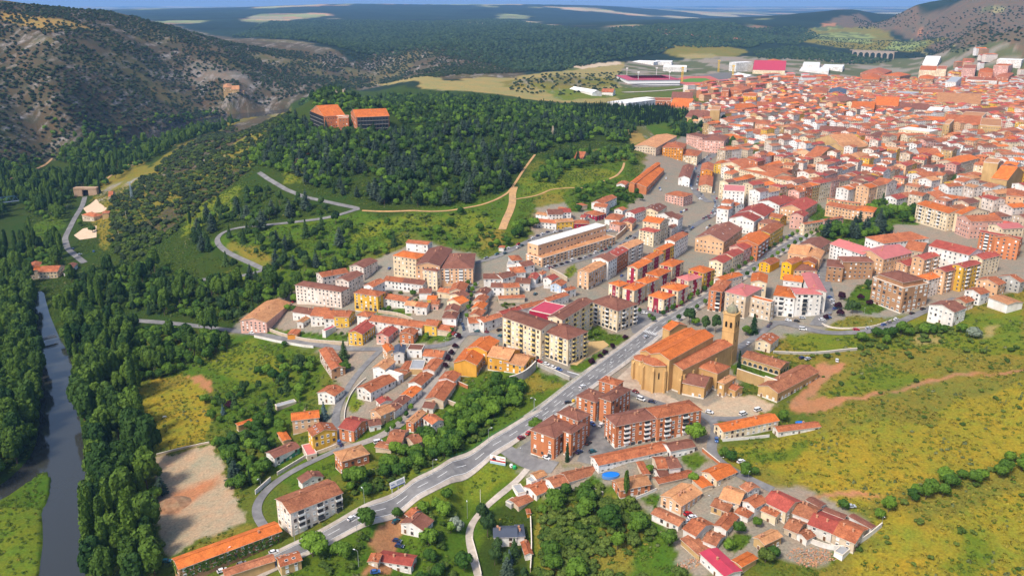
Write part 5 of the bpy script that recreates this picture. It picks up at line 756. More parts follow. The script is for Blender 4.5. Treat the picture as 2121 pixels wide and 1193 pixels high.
CARS = [(-73.3,331.4,0.84, 'white'),(-104.2,312.7,0.44, 'white'),(-123.6,302.2,0.61, 'white'),(-116.4,306.1,0.63, 'grey'),(-92.9,402.7,1.85, 'blue'),(-91.2,399.1,1.95, 'navy'),(-53.5,333.8,0.93, 'teal'),(-51.6,322.7,-0.25, 'navy'),(-50.2,319.8,-0.26, 'navy'),(-57.9,299.9,0.19, 'blue'),(-70.4,394.7,0.46, 'van'),(-153.4,316.0,0.08, 'teal'),(5.0,390.3,0.66, 'maroon'),(17.1,370.7,-0.76, 'white'),(38.6,378.9,0.87, 'black'),(33.5,372.0,0.65, 'navy'),(40.1,372.0,0.35, 'teal'),(40.5,440.3,0.73, 'white'),(87.3,511.4,0.88, 'silver'),(31.1,422.4,0.22, 'black'),(69.7,431.8,-0.86, 'maroon'),(71.4,422.8,-0.76, 'van'),(77.0,419.8,-0.38, 'navy'),(4.8,390.7,0.46, 'maroon'),(8.6,394.4,1.06, 'red'),(42.2,396.7,-1.03, 'blue'),(46.7,395.1,0.91, 'white'),(105.6,406.6,-0.52, 'white'),(103.0,378.4,-1.76, 'blue'),(123.5,405.8,0.56, 'van'),(132.8,410.8,0.55, 'van'),(150.2,496.7,1.0, 'white'),(20.8,471.7,-0.66, 'white'),(24.9,467.0,-0.71, 'white'),(28.3,464.1,-0.79, 'blue'),(16.9,475.4,-0.82, 'red'),(4.4,499.4,-0.81, 'teal'),(78.6,325.0,0.46, 'red'),(80.0,322.3,0.38, 'white'),(77.2,319.9,0.32, 'silver'),(110.4,359.0,0.52, 'white'),(149.8,322.4,0.06, 'silver'),(176.7,473.4,0.37, 'navy'),(179.5,471.6,0.5, 'silver'),(195.1,466.1,1.21, 'white'),(185.9,531.1,-0.52, 'white'),(190.8,528.9,-0.52, 'black'),(195.9,533.4,-0.09, 'silver'),(190.3,514.6,-0.29, 'van'),(207.1,527.7,0.09, 'white'),(212.3,529.6,0.42, 'blue'),(221.8,544.6,0.6, 'blue'),(224.2,553.2,0.37, 'white'),(225.6,561.0,0.41, 'white'),(226.2,567.0,0.38, 'blue'),(222.1,507.4,-0.08, 'red'),(230.6,509.4,0.33, 'silver'),(242.9,515.0,0.5, 'blue'),(247.8,518.3,0.56, 'grey'),(254.2,522.8,0.57, 'white'),(267.9,530.1,0.5, 'black'),(277.5,535.5,0.4, 'black'),(170.4,523.4,1.1, 'navy'),(173.0,527.4,1.12, 'black'),(-189.7,572.0,-0.44, 'white'),(-38.7,524.4,1.09, 'red'),(-36.4,521.2,0.79, 'silver'),(-35.3,541.7,1.63, 'silver'),(-33.2,561.9,1.55, 'silver'),(-33.0,569.3,1.53, 'blue'),(-30.7,594.7,1.54, 'maroon'),(-100.2,659.2,1.26, 'blue'),(-170.2,617.4,1.72, 'red'),(18.1,706.9,0.83, 'white'),(22.5,712.5,0.88, 'navy'),(26.9,716.9,0.85, 'white'),(31.6,722.6,0.87, 'navy'),(-2.5,679.3,0.62, 'white'),(48.0,733.3,0.41, 'white'),(51.7,733.7,0.46, 'white'),(88.2,737.6,0.59, 'white'),(34.8,645.1,0.74, 'black'),(40.0,649.8,0.74, 'black'),(44.8,654.7,0.79, 'navy'),(49.5,660.2,0.79, 'van'),(55.8,665.5,0.83, 'black'),(60.5,670.0,0.85, 'silver'),(64.9,675.3,0.85, 'grey'),(70.6,683.1,0.84, 'van'),(92.5,552.9,-0.45, 'white'),(96.4,548.6,-0.46, 'black'),(87.4,511.1,0.84, 'silver'),(83.6,547.8,-1.52, 'blue'),(-8.4,523.5,0.67, 'black'),(17.1,584.9,0.98, 'teal'),(86.2,630.6,1.05, 'blue'),(197.1,867.6,-0.58, 'white'),(185.8,769.9,1.11, 'black'),(181.4,761.8,1.05, 'white'),(166.9,813.0,1.08, 'blue'),(170.8,818.1,1.09, 'white'),(174.1,823.1,1.09, 'maroon'),(248.7,729.8,0.35, 'blue'),(158.4,893.0,1.32, 'blue'),(158.4,886.5,1.31, 'white'),(173.0,937.9,1.3, 'white'),(219.7,902.3,1.35, 'silver'),(239.3,957.2,1.34, 'white'),(197.6,869.0,-1.15, 'white'),(207.0,933.7,1.41, 'white'),(-453.2,838.4,2.32, 'navy'),(-434.7,815.5,0.75, 'silver'),(-421.8,818.2,2.01, 'blue')]
LAMPS = [(-38.7,363.0, 'beside the upper bank of the main road, halfway up'),(-20.9,340.3, 'at the top of the garden lane'),(12.2,417.4, 'on the main road above the thicket'),(12.0,416.6, 'on the main road near the grass slope'),(-12.1,388.3, 'with a traffic sign on the main road'),(-69.0,341.5, 'by the green railing next to the first billboard'),(-96.8,319.8, 'in front of the white apartment house'),(-69.3,322.6, 'at the foot of the roadside tree'),(-122.4,306.7, 'in front of the orange terrace row'),(-65.1,301.6, 'by the wall beside the white farmhouse'),(-125.4,367.3, 'on the village street bend'),(56.3,456.2, 'on the church side of the main road'),(68.9,471.1, 'by the church plaza near the road'),(69.1,422.4, 'behind the second brick block'),(78.3,420.7, 'on the lane below the apse'),(69.4,382.8, 'in front of the long brick block'),(85.0,385.8, 'beside the round street tree'),(5.2,376.7, 'at the corner island of the front brick block'),(100.3,357.2, 'on the lane bend by the brick wall'),(109.6,342.8, 'near the field gate on the lane'),(89.4,328.7, 'in the lane beside the peach house'),(237.4,533.6, 'on the lawn by the pale footpath'),(231.7,511.4, 'by the grassy triangle'),(-43.4,510.2, 'above the river street junction'),(-43.1,508.3, 'beside the leafy river street garden'),(158.1,309.4, 'at the corner of the white yard wall'),(50.8,496.8, 'with four lights in the park plaza'),(69.1,413.5, 'by the small lawn behind the brick blocks'),(192.8,797.3, 'on the avenue bend'),(130.1,582.1, 'in front of the crimson estate')]
SITE = {'board_a': (-57.8,351.1), 'board_b': (-51.3,355.4), 'poster_a': (-11.0,372.6), 'poster_b': (-3.3,370.0), 'pool': (47.1,352.8), 'pool2': (150.8,396.2), 'mound': (-169.9,364.8), 'rubble_a': (124.3,295.9), 'rubble_b': (73.7,295.0), 'rubble_c': (121.3,291.4), 'horse_a': (-210.3,458.5), 'horse_b': (-207.3,433.3), 'horse_c': (-207.1,429.4), 'ruin': (-253.0,1298.0), 'ruin2': (-261.8,1298.1), 'bridge_a': (-638.6,1014.3), 'bridge_b': (-614.9,1032.8), 'foot_a': (-361.7,593.0), 'foot_b': (-351.0,604.2), 'via_a': (1268.7,3262.1), 'via_b': (1381.1,3160.8), 'mast_a': (429.7,2190.4), 'mast_b': (608.4,2563.5), 'mast_c': (578.5,2274.6), 'bin_a': (1.3,368.4), 'bin_b': (-0.3,369.5), 'bin_c': (34.1,423.3), 'pole_a': (-15.0,347.2), 'pylon': (-454.6,991.2), 'pole_b': (-427.0,910.1), 'pole_c': (-405.7,842.3), 'statue': (51.7,1082.2), 'cairn': (62.8,1058.2), 'herm': (-661.0,2017.6), 'tunnel_a': (-559.3,1078.0), 'tunnel_b': (-550.9,1078.3), 'rail_a': (-71.0,335.6), 'cross_a': (86.8,523.8), 'cross_b': (95.2,515.3), 'cross_c': (33.8,461.3), 'cross_d': (40.5,456.2), 'apsefar': (318.1,1468.3), 'towerfar': (365.6,1534.1), 'cathtower': (484.0,844.2), 'cathnave': (524.5,875.1), 'ripple': (87.5,325.9), 'ruinch': (157.1,671.4)}
STADIUM = (339.6,2173.5,0.093,129.1,132.8,13.1,27.1)

# ------------------------------------------------------------------ small helpers
def link(o, parent=None):
    COL.objects.link(o)
    if parent is not None: o.parent = parent
    return o
def tag(o, label=None, cat=None, group=None, kind=None):
    if label: o['label'] = label
    if cat: o['category'] = cat
    if group: o['group'] = group
    if kind: o['kind'] = kind
    return o
def empty(name, loc, rz=0.0):
    o = bpy.data.objects.new(name, None); o.empty_display_size = 0.5
    o.location = loc; o.rotation_euler = (0, 0, rz); return link(o)
class MB:
    """collects faces, then links them as one mesh object"""
    def __init__(s): s.v = []; s.f = []; s.m = []; s.uv = []
    def face(s, pts, mi=0, uv=None):
        i = len(s.v); s.v += [tuple(p) for p in pts]; s.f.append(tuple(range(i, i+len(pts)))); s.m.append(mi)
        s.uv.append(uv if uv else [(0, 0)]*len(pts))
    def box(s, x0, x1, y0, y1, z0, z1, mi=0, bottom=True):
        P = [(x0, y0, z0), (x1, y0, z0), (x1, y1, z0), (x0, y1, z0), (x0, y0, z1), (x1, y0, z1), (x1, y1, z1), (x0, y1, z1)]
        for q in ((0, 1, 5, 4), (1, 2, 6, 5), (2, 3, 7, 6), (3, 0, 4, 7), (4, 5, 6, 7)) + (((3, 2, 1, 0),) if bottom else ()):
            s.face([P[k] for k in q], mi)
    def prism(s, pts, z0, z1, mi=0, cap=True):
        n = len(pts)
        for i in range(n):
            a, b = pts[i], pts[(i+1) % n]
            s.face([(a[0], a[1], z0), (b[0], b[1], z0), (b[0], b[1], z1), (a[0], a[1], z1)], mi)
        if cap: s.face([(p[0], p[1], z1) for p in pts], mi)
    def tube(s, p0, p1, r0, r1, n=7, mi=0, cap=True):
        p0 = Vector(p0); p1 = Vector(p1); d = (p1-p0).normalized()
        a = d.orthogonal().normalized(); b = d.cross(a)
        q = [[p+(a*math.cos(t)+b*math.sin(t))*r for t in [2*math.pi*k/n for k in range(n)]] for p, r in ((p0, r0), (p1, r1))]
        for k in range(n):
            s.face([q[0][k], q[0][(k+1) % n], q[1][(k+1) % n], q[1][k]], mi)
        if cap: s.face(q[1], mi)
    def mesh(s, name, mats):
        me = bpy.data.meshes.new(name); me.from_pydata(s.v, [], s.f)
        for m in (mats if isinstance(mats, (list, tuple)) else [mats]): me.materials.append(m)
        me.polygons.foreach_set('material_index', s.m)
        uvl = me.uv_layers.new(name='UVMap')
        uvl.data.foreach_set('uv', [c for f in s.uv for p in f for c in p])
        me.update(); return me
    def build(s, name, mats, parent=None, color=None):
        o = link(bpy.data.objects.new(name, s.mesh(name, mats)), parent)
        if color: o.color = (*color, 1)
        return o

# ------------------------------------------------------------------ materials
def _nt(name):
    m = bpy.data.materials.new(name); m.use_nodes = True; t = m.node_tree; t.nodes.clear()
    o = t.nodes.new('ShaderNodeOutputMaterial'); b = t.nodes.new('ShaderNodeBsdfPrincipled')
    t.links.new(b.outputs[0], o.inputs[0]); return m, t, b
def N(t, kind, **kw):
    n = t.nodes.new(kind)
    for k, v in kw.items(): setattr(n, k, v)
    return n
def noise(t, vec, scale, detail=3, rough=0.55):
    n = N(t, 'ShaderNodeTexNoise'); n.inputs['Scale'].default_value = scale; n.inputs['Detail'].default_value = detail
    n.inputs['Roughness'].default_value = rough; t.links.new(vec, n.inputs['Vector']); return n.outputs['Fac']
def ramp(t, fac, lo, hi, a=0.0, b=1.0):
    n = N(t, 'ShaderNodeMapRange'); n.inputs[1].default_value = lo; n.inputs[2].default_value = hi
    n.inputs[3].default_value = a; n.inputs[4].default_value = b; t.links.new(fac, n.inputs[0]); return n.outputs[0]
def mixc(t, a, b, fac, mode='MIX'):
    n = N(t, 'ShaderNodeMix', data_type='RGBA', blend_type=mode)
    for sock, v in ((n.inputs[0], fac), (n.inputs[6], a), (n.inputs[7], b)):
        if isinstance(v, (int, float)): sock.default_value = v
        elif isinstance(v, tuple): sock.default_value = (*v, 1)
        else: t.links.new(v, sock)
    return n.outputs[2]
def math_(t, op, a, b):
    n = N(t, 'ShaderNodeMath', operation=op)
    for i, v in enumerate((a, b)):
        if isinstance(v, (int, float)): n.inputs[i].default_value = v
        else: t.links.new(v, n.inputs[i])
    return n.outputs[0]
def valscale(t, col, fac):
    n = N(t, 'ShaderNodeVectorMath', operation='SCALE'); t.links.new(col, n.inputs[0])
    if isinstance(fac, (int, float)): n.inputs[3].default_value = fac
    else: t.links.new(fac, n.inputs[3])
    return n.outputs[0]
def bump(t, b, h, strength=0.4, dist=0.1):
    n = N(t, 'ShaderNodeBump'); n.inputs['Strength'].default_value = strength; n.inputs['Distance'].default_value = dist
    t.links.new(h, n.inputs['Height']); t.links.new(n.outputs[0], b.inputs['Normal'])
def basic(name, col, rough=0.85, var=0.3, scale=0.6, col2=None, big=0.05, spec=0.25, metal=0.0, bumpk=0.0, objcol=False, perobj=0.0):
    m, t, b = _nt(name)
    pos = N(t, 'ShaderNodeNewGeometry').outputs['Position']
    f1 = noise(t, pos, scale, 4); f2 = noise(t, pos, big, 3)
    if objcol:
        base = N(t, 'ShaderNodeObjectInfo').outputs['Color']
    else:
        base = N(t, 'ShaderNodeRGB').outputs[0]; base.default_value = (*col, 1)
    if col2: base = mixc(t, base, col2, ramp(t, f2, 0.42, 0.62))
    k = ramp(t, f1, 0.25, 0.75, 1-var, 1+var)
    if perobj:
        rnd = N(t, 'ShaderNodeObjectInfo').outputs['Random']
        k = math_(t, 'MULTIPLY', k, ramp(t, rnd, 0, 1, 1-perobj, 1+perobj))
    t.links.new(valscale(t, base, k), b.inputs['Base Color'])
    b.inputs['Roughness'].default_value = rough; b.inputs['Specular IOR Level'].default_value = spec; b.inputs['Metallic'].default_value = metal
    if bumpk: bump(t, b, f1, bumpk, 0.3)
    return m

def ground_mat():
    m, t, b = _nt('ground_cover')
    pos = N(t, 'ShaderNodeNewGeometry').outputs['Position']
    c = N(t, 'ShaderNodeAttribute', attribute_name='cover').outputs['Color']
    veg = N(t, 'ShaderNodeAttribute', attribute_name='mottle').outputs['Fac']
    n1 = noise(t, pos, 0.9, 5, 0.65); n2 = noise(t, pos, 0.13, 4, 0.6); n3 = noise(t, pos, 0.022, 4, 0.6)
    # drier and greener patches
    dry = mixc(t, c, (1.25, 0.92, 0.75), 1.0, 'MULTIPLY'); wet = mixc(t, c, (0.62, 0.86, 0.85), 1.0, 'MULTIPLY')
    k = ramp(t, n2, 0.32, 0.68); k3 = ramp(t, n3, 0.35, 0.65)
    pat = mixc(t, wet, dry, math_(t, 'ADD', math_(t, 'MULTIPLY', k, 0.55), math_(t, 'MULTIPLY', k3, 0.45)))
    col = mixc(t, c, pat, ramp(t, veg, 0, 1))
    # mottle above 1 marks bare limestone: pale strata running obliquely across the slope
    mp = N(t, 'ShaderNodeMapping'); mp.inputs['Rotation'].default_value = (0, 0, R(-57)); mp.inputs['Scale'].default_value = (0.05, 0.009, 0.02); t.links.new(pos, mp.inputs[0])
    stra = math_(t, 'MULTIPLY', ramp(t, noise(t, mp.outputs[0], 1.0, 6, 0.7), 0.5, 0.62), ramp(t, veg, 1.1, 1.9))
    stra = math_(t, 'MULTIPLY', stra, ramp(t, noise(t, pos, 0.06, 4, 0.7), 0.35, 0.6))
    col = mixc(t, col, (0.27, 0.235, 0.205), stra)
    g = ramp(t, n1, 0.25, 0.75, 0.58, 1.42)
    amt = ramp(t, veg, 0, 1, 0.35, 1.0)
    gg = math_(t, 'ADD', math_(t, 'MULTIPLY', math_(t, 'SUBTRACT', g, 1.0), amt), 1.0)
    t.links.new(valscale(t, col, gg), b.inputs['Base Color'])
    b.inputs['Roughness'].default_value = 1.0; b.inputs['Specular IOR Level'].default_value = 0.05
    bump(t, b, n1, 0.6, 0.5)
    return m
MAT = {}
MAT['ground'] = ground_mat()
MAT['asphalt'] = basic('asphalt', (0.15, 0.143, 0.14), 0.9, 0.22, 0.3, (0.20, 0.19, 0.18), 0.09, 0.2)
MAT['asphalt_old'] = basic('asphalt_worn', (0.17, 0.16, 0.15), 0.9, 0.3, 0.35, (0.12, 0.115, 0.11), 0.12, 0.2)
MAT['paving'] = basic('paving', (0.30, 0.26, 0.22), 0.9, 0.2, 0.7, (0.24, 0.21, 0.185), 0.1, 0.2)
MAT['paving_tan'] = basic('paving_tan', (0.42, 0.33, 0.245), 0.9, 0.22, 0.6, (0.34, 0.25, 0.18), 0.12, 0.2)
MAT['paving_gold'] = basic('paving_gold', (0.47, 0.31, 0.13), 0.9, 0.15, 0.7, None, 0.1, 0.2)
MAT['concrete'] = basic('concrete', (0.42, 0.36, 0.30), 0.9, 0.22, 0.5, (0.34, 0.29, 0.24), 0.08, 0.2)
MAT['dirt'] = basic('dirt', (0.46, 0.27, 0.12), 1.0, 0.25, 0.4, (0.38, 0.23, 0.12), 0.08, 0.05)
MAT['sand'] = basic('sand', (0.55, 0.40, 0.27), 1.0, 0.15, 0.4, None, 0.08, 0.05)
MAT['turf'] = basic('turf', (0.10, 0.20, 0.03), 1.0, 0.15, 0.1, None, 0.08, 0.05)
MAT['track'] = basic('running_track', (0.42, 0.12, 0.09), 1.0, 0.1, 0.1, None, 0.08, 0.05)
MAT['paint_white'] = basic('road_paint', (0.78, 0.77, 0.74), 0.7, 0.12, 0.8)
MAT['kerb'] = basic('kerb', (0.44, 0.36, 0.30), 0.9, 0.2, 0.6)

# ---- terrain shape: a smooth surface through surveyed spot heights, in (bearing, log distance) ----
def _tp(x, y):
    r = np.sqrt(x*x + y*y)
    return np.stack([np.arctan2(x, y)*3.0, np.log(np.maximum(r, 60.0))], -1)
_SP = np.array(SPOTS, float)
_Q = _tp(_SP[:, 0], _SP[:, 1])
def _phi(d2):
    return 0.5*d2*np.log(np.maximum(d2, 1e-12))
def _fit(val, lam):
    n = len(_Q)
    d2 = ((_Q[:, None]-_Q[None])**2).sum(-1)
    A = np.zeros((n+3, n+3))
    A[:n, :n] = _phi(d2) + lam*np.eye(n)
    A[:n, n] = 1; A[:n, n+1:] = _Q
    A[n:, :n] = A[:n, n:].T
    return np.linalg.solve(A, np.concatenate([val, np.zeros(3)]))
_WW = np.stack([_fit(_SP[:, 2], 2e-4), _fit(_SP[:, 3], 2e-3)], -1)
def _ev(x, y):
    """height and roughness"""
    out = np.empty((len(x), 2))
    for i in range(0, len(x), 8000):
        q = _tp(x[i:i+8000], y[i:i+8000])
        d2 = (q[:, :1]-_Q[None, :, 0])**2+(q[:, 1:]-_Q[None, :, 1])**2
        np.maximum(d2, 1e-12, out=d2)
        out[i:i+8000] = (0.5*d2*np.log(d2)) @ _WW[:-3] + _WW[-3] + q @ _WW[-2:]
    return out[:, 0].copy(), out[:, 1]
def _hash(ix, iy, s):
    h = (ix*374761393 + iy*668265263 + s*974711) & 0xffffffff
    h = ((h ^ (h >> 13))*1274126177) & 0xffffffff
    return ((h ^ (h >> 16)) & 0xffff)/65535.0
def vnoise(x, y, s=0):
    x = np.asarray(x, float); y = np.asarray(y, float)
    fx = np.floor(x); fy = np.floor(y)
    ix = fx.astype(np.int64); iy = fy.astype(np.int64)
    tx = x-fx; ty = y-fy
    tx = tx*tx*(3-2*tx); ty = ty*ty*(3-2*ty)
    a = _hash(ix, iy, s); b = _hash(ix+1, iy, s); c = _hash(ix, iy+1, s); d = _hash(ix+1, iy+1, s)
    return (a*(1-tx)+b*tx)*(1-ty) + (c*(1-tx)+d*tx)*ty
def fbm(x, y, s=0, o=4):
    t = 0; a = 0.5
    for k in range(o):
        t = t + a*vnoise(x*2**k, y*2**k, s+k*17); a *= 0.5
    return t/(1-0.5**o)
def poly_sd(poly, x, y):
    """signed distance to a polygon, negative inside"""
    P = np.array(poly, float); x = np.asarray(x, float); y = np.asarray(y, float)
    d = np.full(x.shape, 1e18); ins = np.zeros(x.shape, bool)
    for i in range(len(P)):
        ax, ay = P[i]; bx, by = P[(i+1) % len(P)]
        ex, ey = bx-ax, by-ay
        t = np.clip(((x-ax)*ex+(y-ay)*ey)/(ex*ex+ey*ey+1e-9), 0, 1)
        d = np.minimum(d, (x-ax-t*ex)**2+(y-ay-t*ey)**2)
        c = (ay > y) != (by > y)
        ins ^= c & (x < ax+ex*(y-ay)/(ey if abs(ey) > 1e-9 else 1e-9))
    d = np.sqrt(d)
    return np.where(ins, -d, d)
def sstep(t):
    t = np.clip(t, 0, 1); return t*t*(3-2*t)
WATER_Z = -38.0
def H(x, y, rough=True):
    x = np.asarray(x, float); y = np.asarray(y, float); sh = x.shape
    x = x.ravel(); y = y.ravel()
    z, a = _ev(x, y)
    r = np.sqrt(x*x+y*y)
    if rough:
        a = np.clip(a, 0, None)
        far = r > 700
        if far.any():
            X = x[far]; Y = y[far]; A = a[far]
            # strata run obliquely up the slopes
            s = X*0.55+Y*0.84; t = -X*0.84+Y*0.55
            n = (fbm(X/220, Y/220, 3, 5)-0.5)*2.2 + (1-np.abs(2*fbm(s/60, t/260, 9, 4)-1)-0.6)*0.8
            z[far] += A*n*sstep((r[far]-700)/500)
    for poly, cut in ((RIVER_NEAR, ISLAND), (RIVER_FAR, None)):
        P = np.array(poly); m = (x > P[:, 0].min()-40) & (x < P[:, 0].max()+40) & (y > P[:, 1].min()-40) & (y < P[:, 1].max()+40)
        if not m.any(): continue
        sd = poly_sd(poly, x[m], y[m])
        if cut is not None:
            sd = np.maximum(sd, -poly_sd(cut, x[m], y[m])-2)
        k = sstep((sd+4)/9)
        z[m] = z[m]*k + (WATER_Z-2.5)*(1-k)
        z[m] = np.where(sd > 3, np.maximum(z[m], WATER_Z+0.9), z[m])
    return z.reshape(sh)


# ------------------------------------------------------------------ ground sheet with its land cover
def cover_at(x, y):
    n = len(x); r = np.sqrt(x*x+y*y)
    col = np.zeros((n, 3)); mot = np.ones(n)
    base = np.array([0.018, 0.034, 0.018]); col[:] = base; col[(r < 1100) | ((r < 2500) & (x > 150))] = (0.10, 0.125, 0.018)
    # the wide plain: woods, ploughland and pale cereal in patches
    far = r > 2600
    if far.any():
        X = x[far]; Y = y[far]
        a = fbm(X/900, Y/1500, 31, 4); b = vnoise(X/700, Y/420, 41); c = vnoise(X/350, Y/260, 51)
        k = sstep((r[far]-9000)/6000)
        p = sstep((a-0.65+0.13*k)/0.05)*sstep((r[far]-3800)/1500)
        tone = np.where(b[:, None] > 0.6, np.array([0.33, 0.30, 0.19]), np.where(b[:, None] > 0.45, np.array([0.40, 0.24, 0.14]), np.array([0.22, 0.25, 0.11])))
        col[far] = col[far]*(1-p[:, None])+tone*p[:, None]
        col[far] *= (0.7+0.6*c)[:, None]
    J = np.maximum(1.0, r*0.006)
    for name, edge, jit, P in COVER:
        edge *= 0.55; jit *= 0.8
        c, mo = COVER_COL[name]
        A = np.array(P); pad = edge+jit*2
        m = np.where((x > A[:, 0].min()-pad) & (x < A[:, 0].max()+pad) & (y > A[:, 1].min()-pad) & (y < A[:, 1].max()+pad))[0]
        if len(m) == 0: continue
        s = max(jit*3, 3.0)
        jx = (fbm(x[m]/s, y[m]/s, 5, 3)-0.5)*jit*3.2; jy = (fbm(x[m]/s+71, y[m]/s, 6, 3)-0.5)*jit*3.2
        k = sstep(0.5-poly_sd(P, x[m]+jx, y[m]+jy)/edge)
        col[m] = col[m]*(1-k[:, None])+np.array(c)*k[:, None]; mot[m] = mot[m]*(1-k)+mo*k
    # green plots between the outlying blocks
    m = (r > 1500) & (x > 150) & (mot > .55) & (mot < .65)
    if m.any():
        k = (.9*sstep((fbm(x[m]/60, y[m]/60, 77, 3)-.44)/.08))[:, None]; col[m] = col[m]*(1-k)+np.array([.085, .10, .03])*k
    # bare limestone strata breaking through the mountain scrub (mottle above 1), and drier crests
    m = (col[:, 0] > 0.05) & (r > 1150) & (x < 200) & (col[:, 0] < 0.2)
    if m.any():
        X, Y = x[m], y[m]
        mot[m] = 1+sstep((fbm(X/170, Y/170, 83, 3)-0.36)/0.14)
        k = (0.7*sstep((fbm(X/120+9, Y/120, 85, 4)-0.52)/0.12))[:, None]; col[m] = col[m]*(1-k)+np.array([0.135, 0.120, 0.045])*k
    return col, mot
GRID = {}
def HG(x, y):
    """height of the built ground sheet"""
    x = np.asarray(x, float); y = np.asarray(y, float); th, lr, z = GRID['th'], GRID['lr'], GRID['z']
    a = np.interp(np.arctan2(x, y), th, np.arange(len(th))); b = np.interp(np.log(np.maximum(np.hypot(x, y), 61)), lr, np.arange(len(lr)))
    i = np.minimum(a.astype(int), len(th)-2); j = np.minimum(b.astype(int), len(lr)-2); a = a-i; b = b-j
    return (z[j, i]*(1-a)+z[j, i+1]*a)*(1-b)+(z[j+1, i]*(1-a)+z[j+1, i+1]*a)*b
def hz(x, y): return float(HG(np.array([x]), np.array([y]))[0])
def build_ground():
    th = np.radians(np.concatenate([np.arange(-58, -34, 0.5), np.arange(-34, 34, 0.115), np.arange(34, 58.1, 0.5)]))
    rr = np.concatenate([[60], np.geomspace(130, 2600, 420), np.geomspace(2640, 34000, 190)])
    T, RR = np.meshgrid(th, rr)
    x = (RR*np.sin(T)).ravel(); y = (RR*np.cos(T)).ravel()
    z = H(x, y)
    nr, nc = T.shape
    GRID.update(th=th, lr=np.log(rr), z=z.reshape(nr, nc))
    i = np.arange(nr*nc).reshape(nr, nc)
    q = np.stack([i[:-1, :-1], i[:-1, 1:], i[1:, 1:], i[1:, :-1]], -1).reshape(-1, 4)
    me = bpy.data.meshes.new('ground')
    me.vertices.add(len(x)); me.vertices.foreach_set('co', np.stack([x, y, z], -1).astype(np.float32).ravel())
    me.loops.add(q.size); me.loops.foreach_set('vertex_index', q.ravel().astype(np.int32))
    me.polygons.add(len(q)); me.polygons.foreach_set('loop_start', np.arange(0, q.size, 4, dtype=np.int32))
    me.polygons.foreach_set('use_smooth', np.ones(len(q), bool))
    me.update(calc_edges=True)
    c, mo = cover_at(x, y)
    at = me.attributes.new('cover', 'FLOAT_COLOR', 'POINT')
    at.data.foreach_set('color', np.concatenate([c, np.ones((len(x), 1))], 1).astype(np.float32).ravel())
    at = me.attributes.new('mottle', 'FLOAT', 'POINT'); at.data.foreach_set('value', mo.astype(np.float32))
    me.materials.append(MAT['ground'])
    tag(link(bpy.data.objects.new('ground', me)), kind='structure')
build_ground()

# water
def water_mat():
    m, t, b = _nt('river_water')
    pos = N(t, 'ShaderNodeNewGeometry').outputs['Position']
    b.inputs['Base Color'].default_value = (0.035, 0.036, 0.032, 1); b.inputs['Roughness'].default_value = 0.06
    b.inputs['IOR'].default_value = 1.33; b.inputs['Specular IOR Level'].default_value = 0.9
    bump(t, b, noise(t, pos, 0.8, 3), 0.10, 0.2)
    return m
MAT['water'] = water_mat()
def sheet(name, poly, z, mat, kind='structure'):
    bm = bmesh.new(); vs = [bm.verts.new((p[0], p[1], z)) for p in poly]
    bmesh.ops.triangle_fill(bm, edges=[bm.edges.new((vs[i], vs[(i+1) % len(vs)])) for i in range(len(vs))], use_beauty=True)
    for f in bm.faces:
        if f.normal.z < 0: f.normal_flip()
    me = bpy.data.meshes.new(name); bm.to_mesh(me); bm.free(); me.materials.append(mat)
    o = link(bpy.data.objects.new(name, me)); o['kind'] = kind; return o
def grow(poly, d):
    P = np.array(poly); c = P.mean(0); n = len(P); a2 = 0
    for i in range(n): a2 += P[i-1][0]*P[i][1]-P[i][0]*P[i-1][1]
    s = 1 if a2 > 0 else -1
    out = []
    for i in range(n):
        e0 = P[i]-P[i-1]; e1 = P[(i+1) % n]-P[i]
        nn = np.array([e0[1], -e0[0]])/np.hypot(*e0)+np.array([e1[1], -e1[0]])/np.hypot(*e1)
        out.append(tuple(P[i]+s*d*nn/max(np.hypot(*nn), 0.6)))
    return out
sheet('river', grow(RIVER_NEAR, 5), WATER_Z, MAT['water'])
sheet('river', grow(RIVER_FAR, 6), WATER_Z, MAT['water'])

# roads, lanes and paths, draped on the ground
def resample(P, step):
    P = np.array(P, float); d = np.concatenate([[0], np.cumsum(np.hypot(*np.diff(P, axis=0).T))])
    n = max(2, int(d[-1]/step)+1); s = np.linspace(0, d[-1], n)
    Q = np.stack([np.interp(s, d, P[:, 0]), np.interp(s, d, P[:, 1])], -1)
    for _ in range(14):
        Q[1:-1] = Q[1:-1]*0.5+(Q[:-2]+Q[2:])*0.25
    return Q
def normals(Q):
    t = np.gradient(Q, axis=0); t /= np.hypot(t[:, 0], t[:, 1])[:, None]+1e-9
    return np.stack([-t[:, 1], t[:, 0]], -1)
def ribbon(name, Q, off0, off1, lift, mat, nx=4, parent=None, kerb=0.0):
    nn = normals(Q); rows = []
    for k in range(nx+1):
        o = off0+(off1-off0)*k/nx
        p = Q+nn*o; rows.append(p)
    A = np.stack(rows, 1); z = HG(A[..., 0], A[..., 1])+lift
    mb = MB()
    V = np.concatenate([A, z[..., None]], -1)
    n, m = V.shape[:2]
    idx = np.arange(n*m).reshape(n, m)
    mb.v = [tuple(p) for p in V.reshape(-1, 3)]
    for i in range(n-1):
        for j in range(m-1):
            mb.f.append((idx[i, j], idx[i, j+1], idx[i+1, j+1], idx[i+1, j])[::-1]); mb.m.append(0); mb.uv.append([(0, 0)]*4)
    if kerb:
        for j in (0, m-1):
            for i in range(n-1):
                a, b = V[i, j], V[i+1, j]
                mb.face([a, b, b-np.array([0, 0, kerb]), a-np.array([0, 0, kerb])])
    o = mb.build(name, mat, parent)
    if parent is None: o['kind'] = 'structure'
    return o
BUSY = {}                                       # 3 m cells taken by roads and buildings
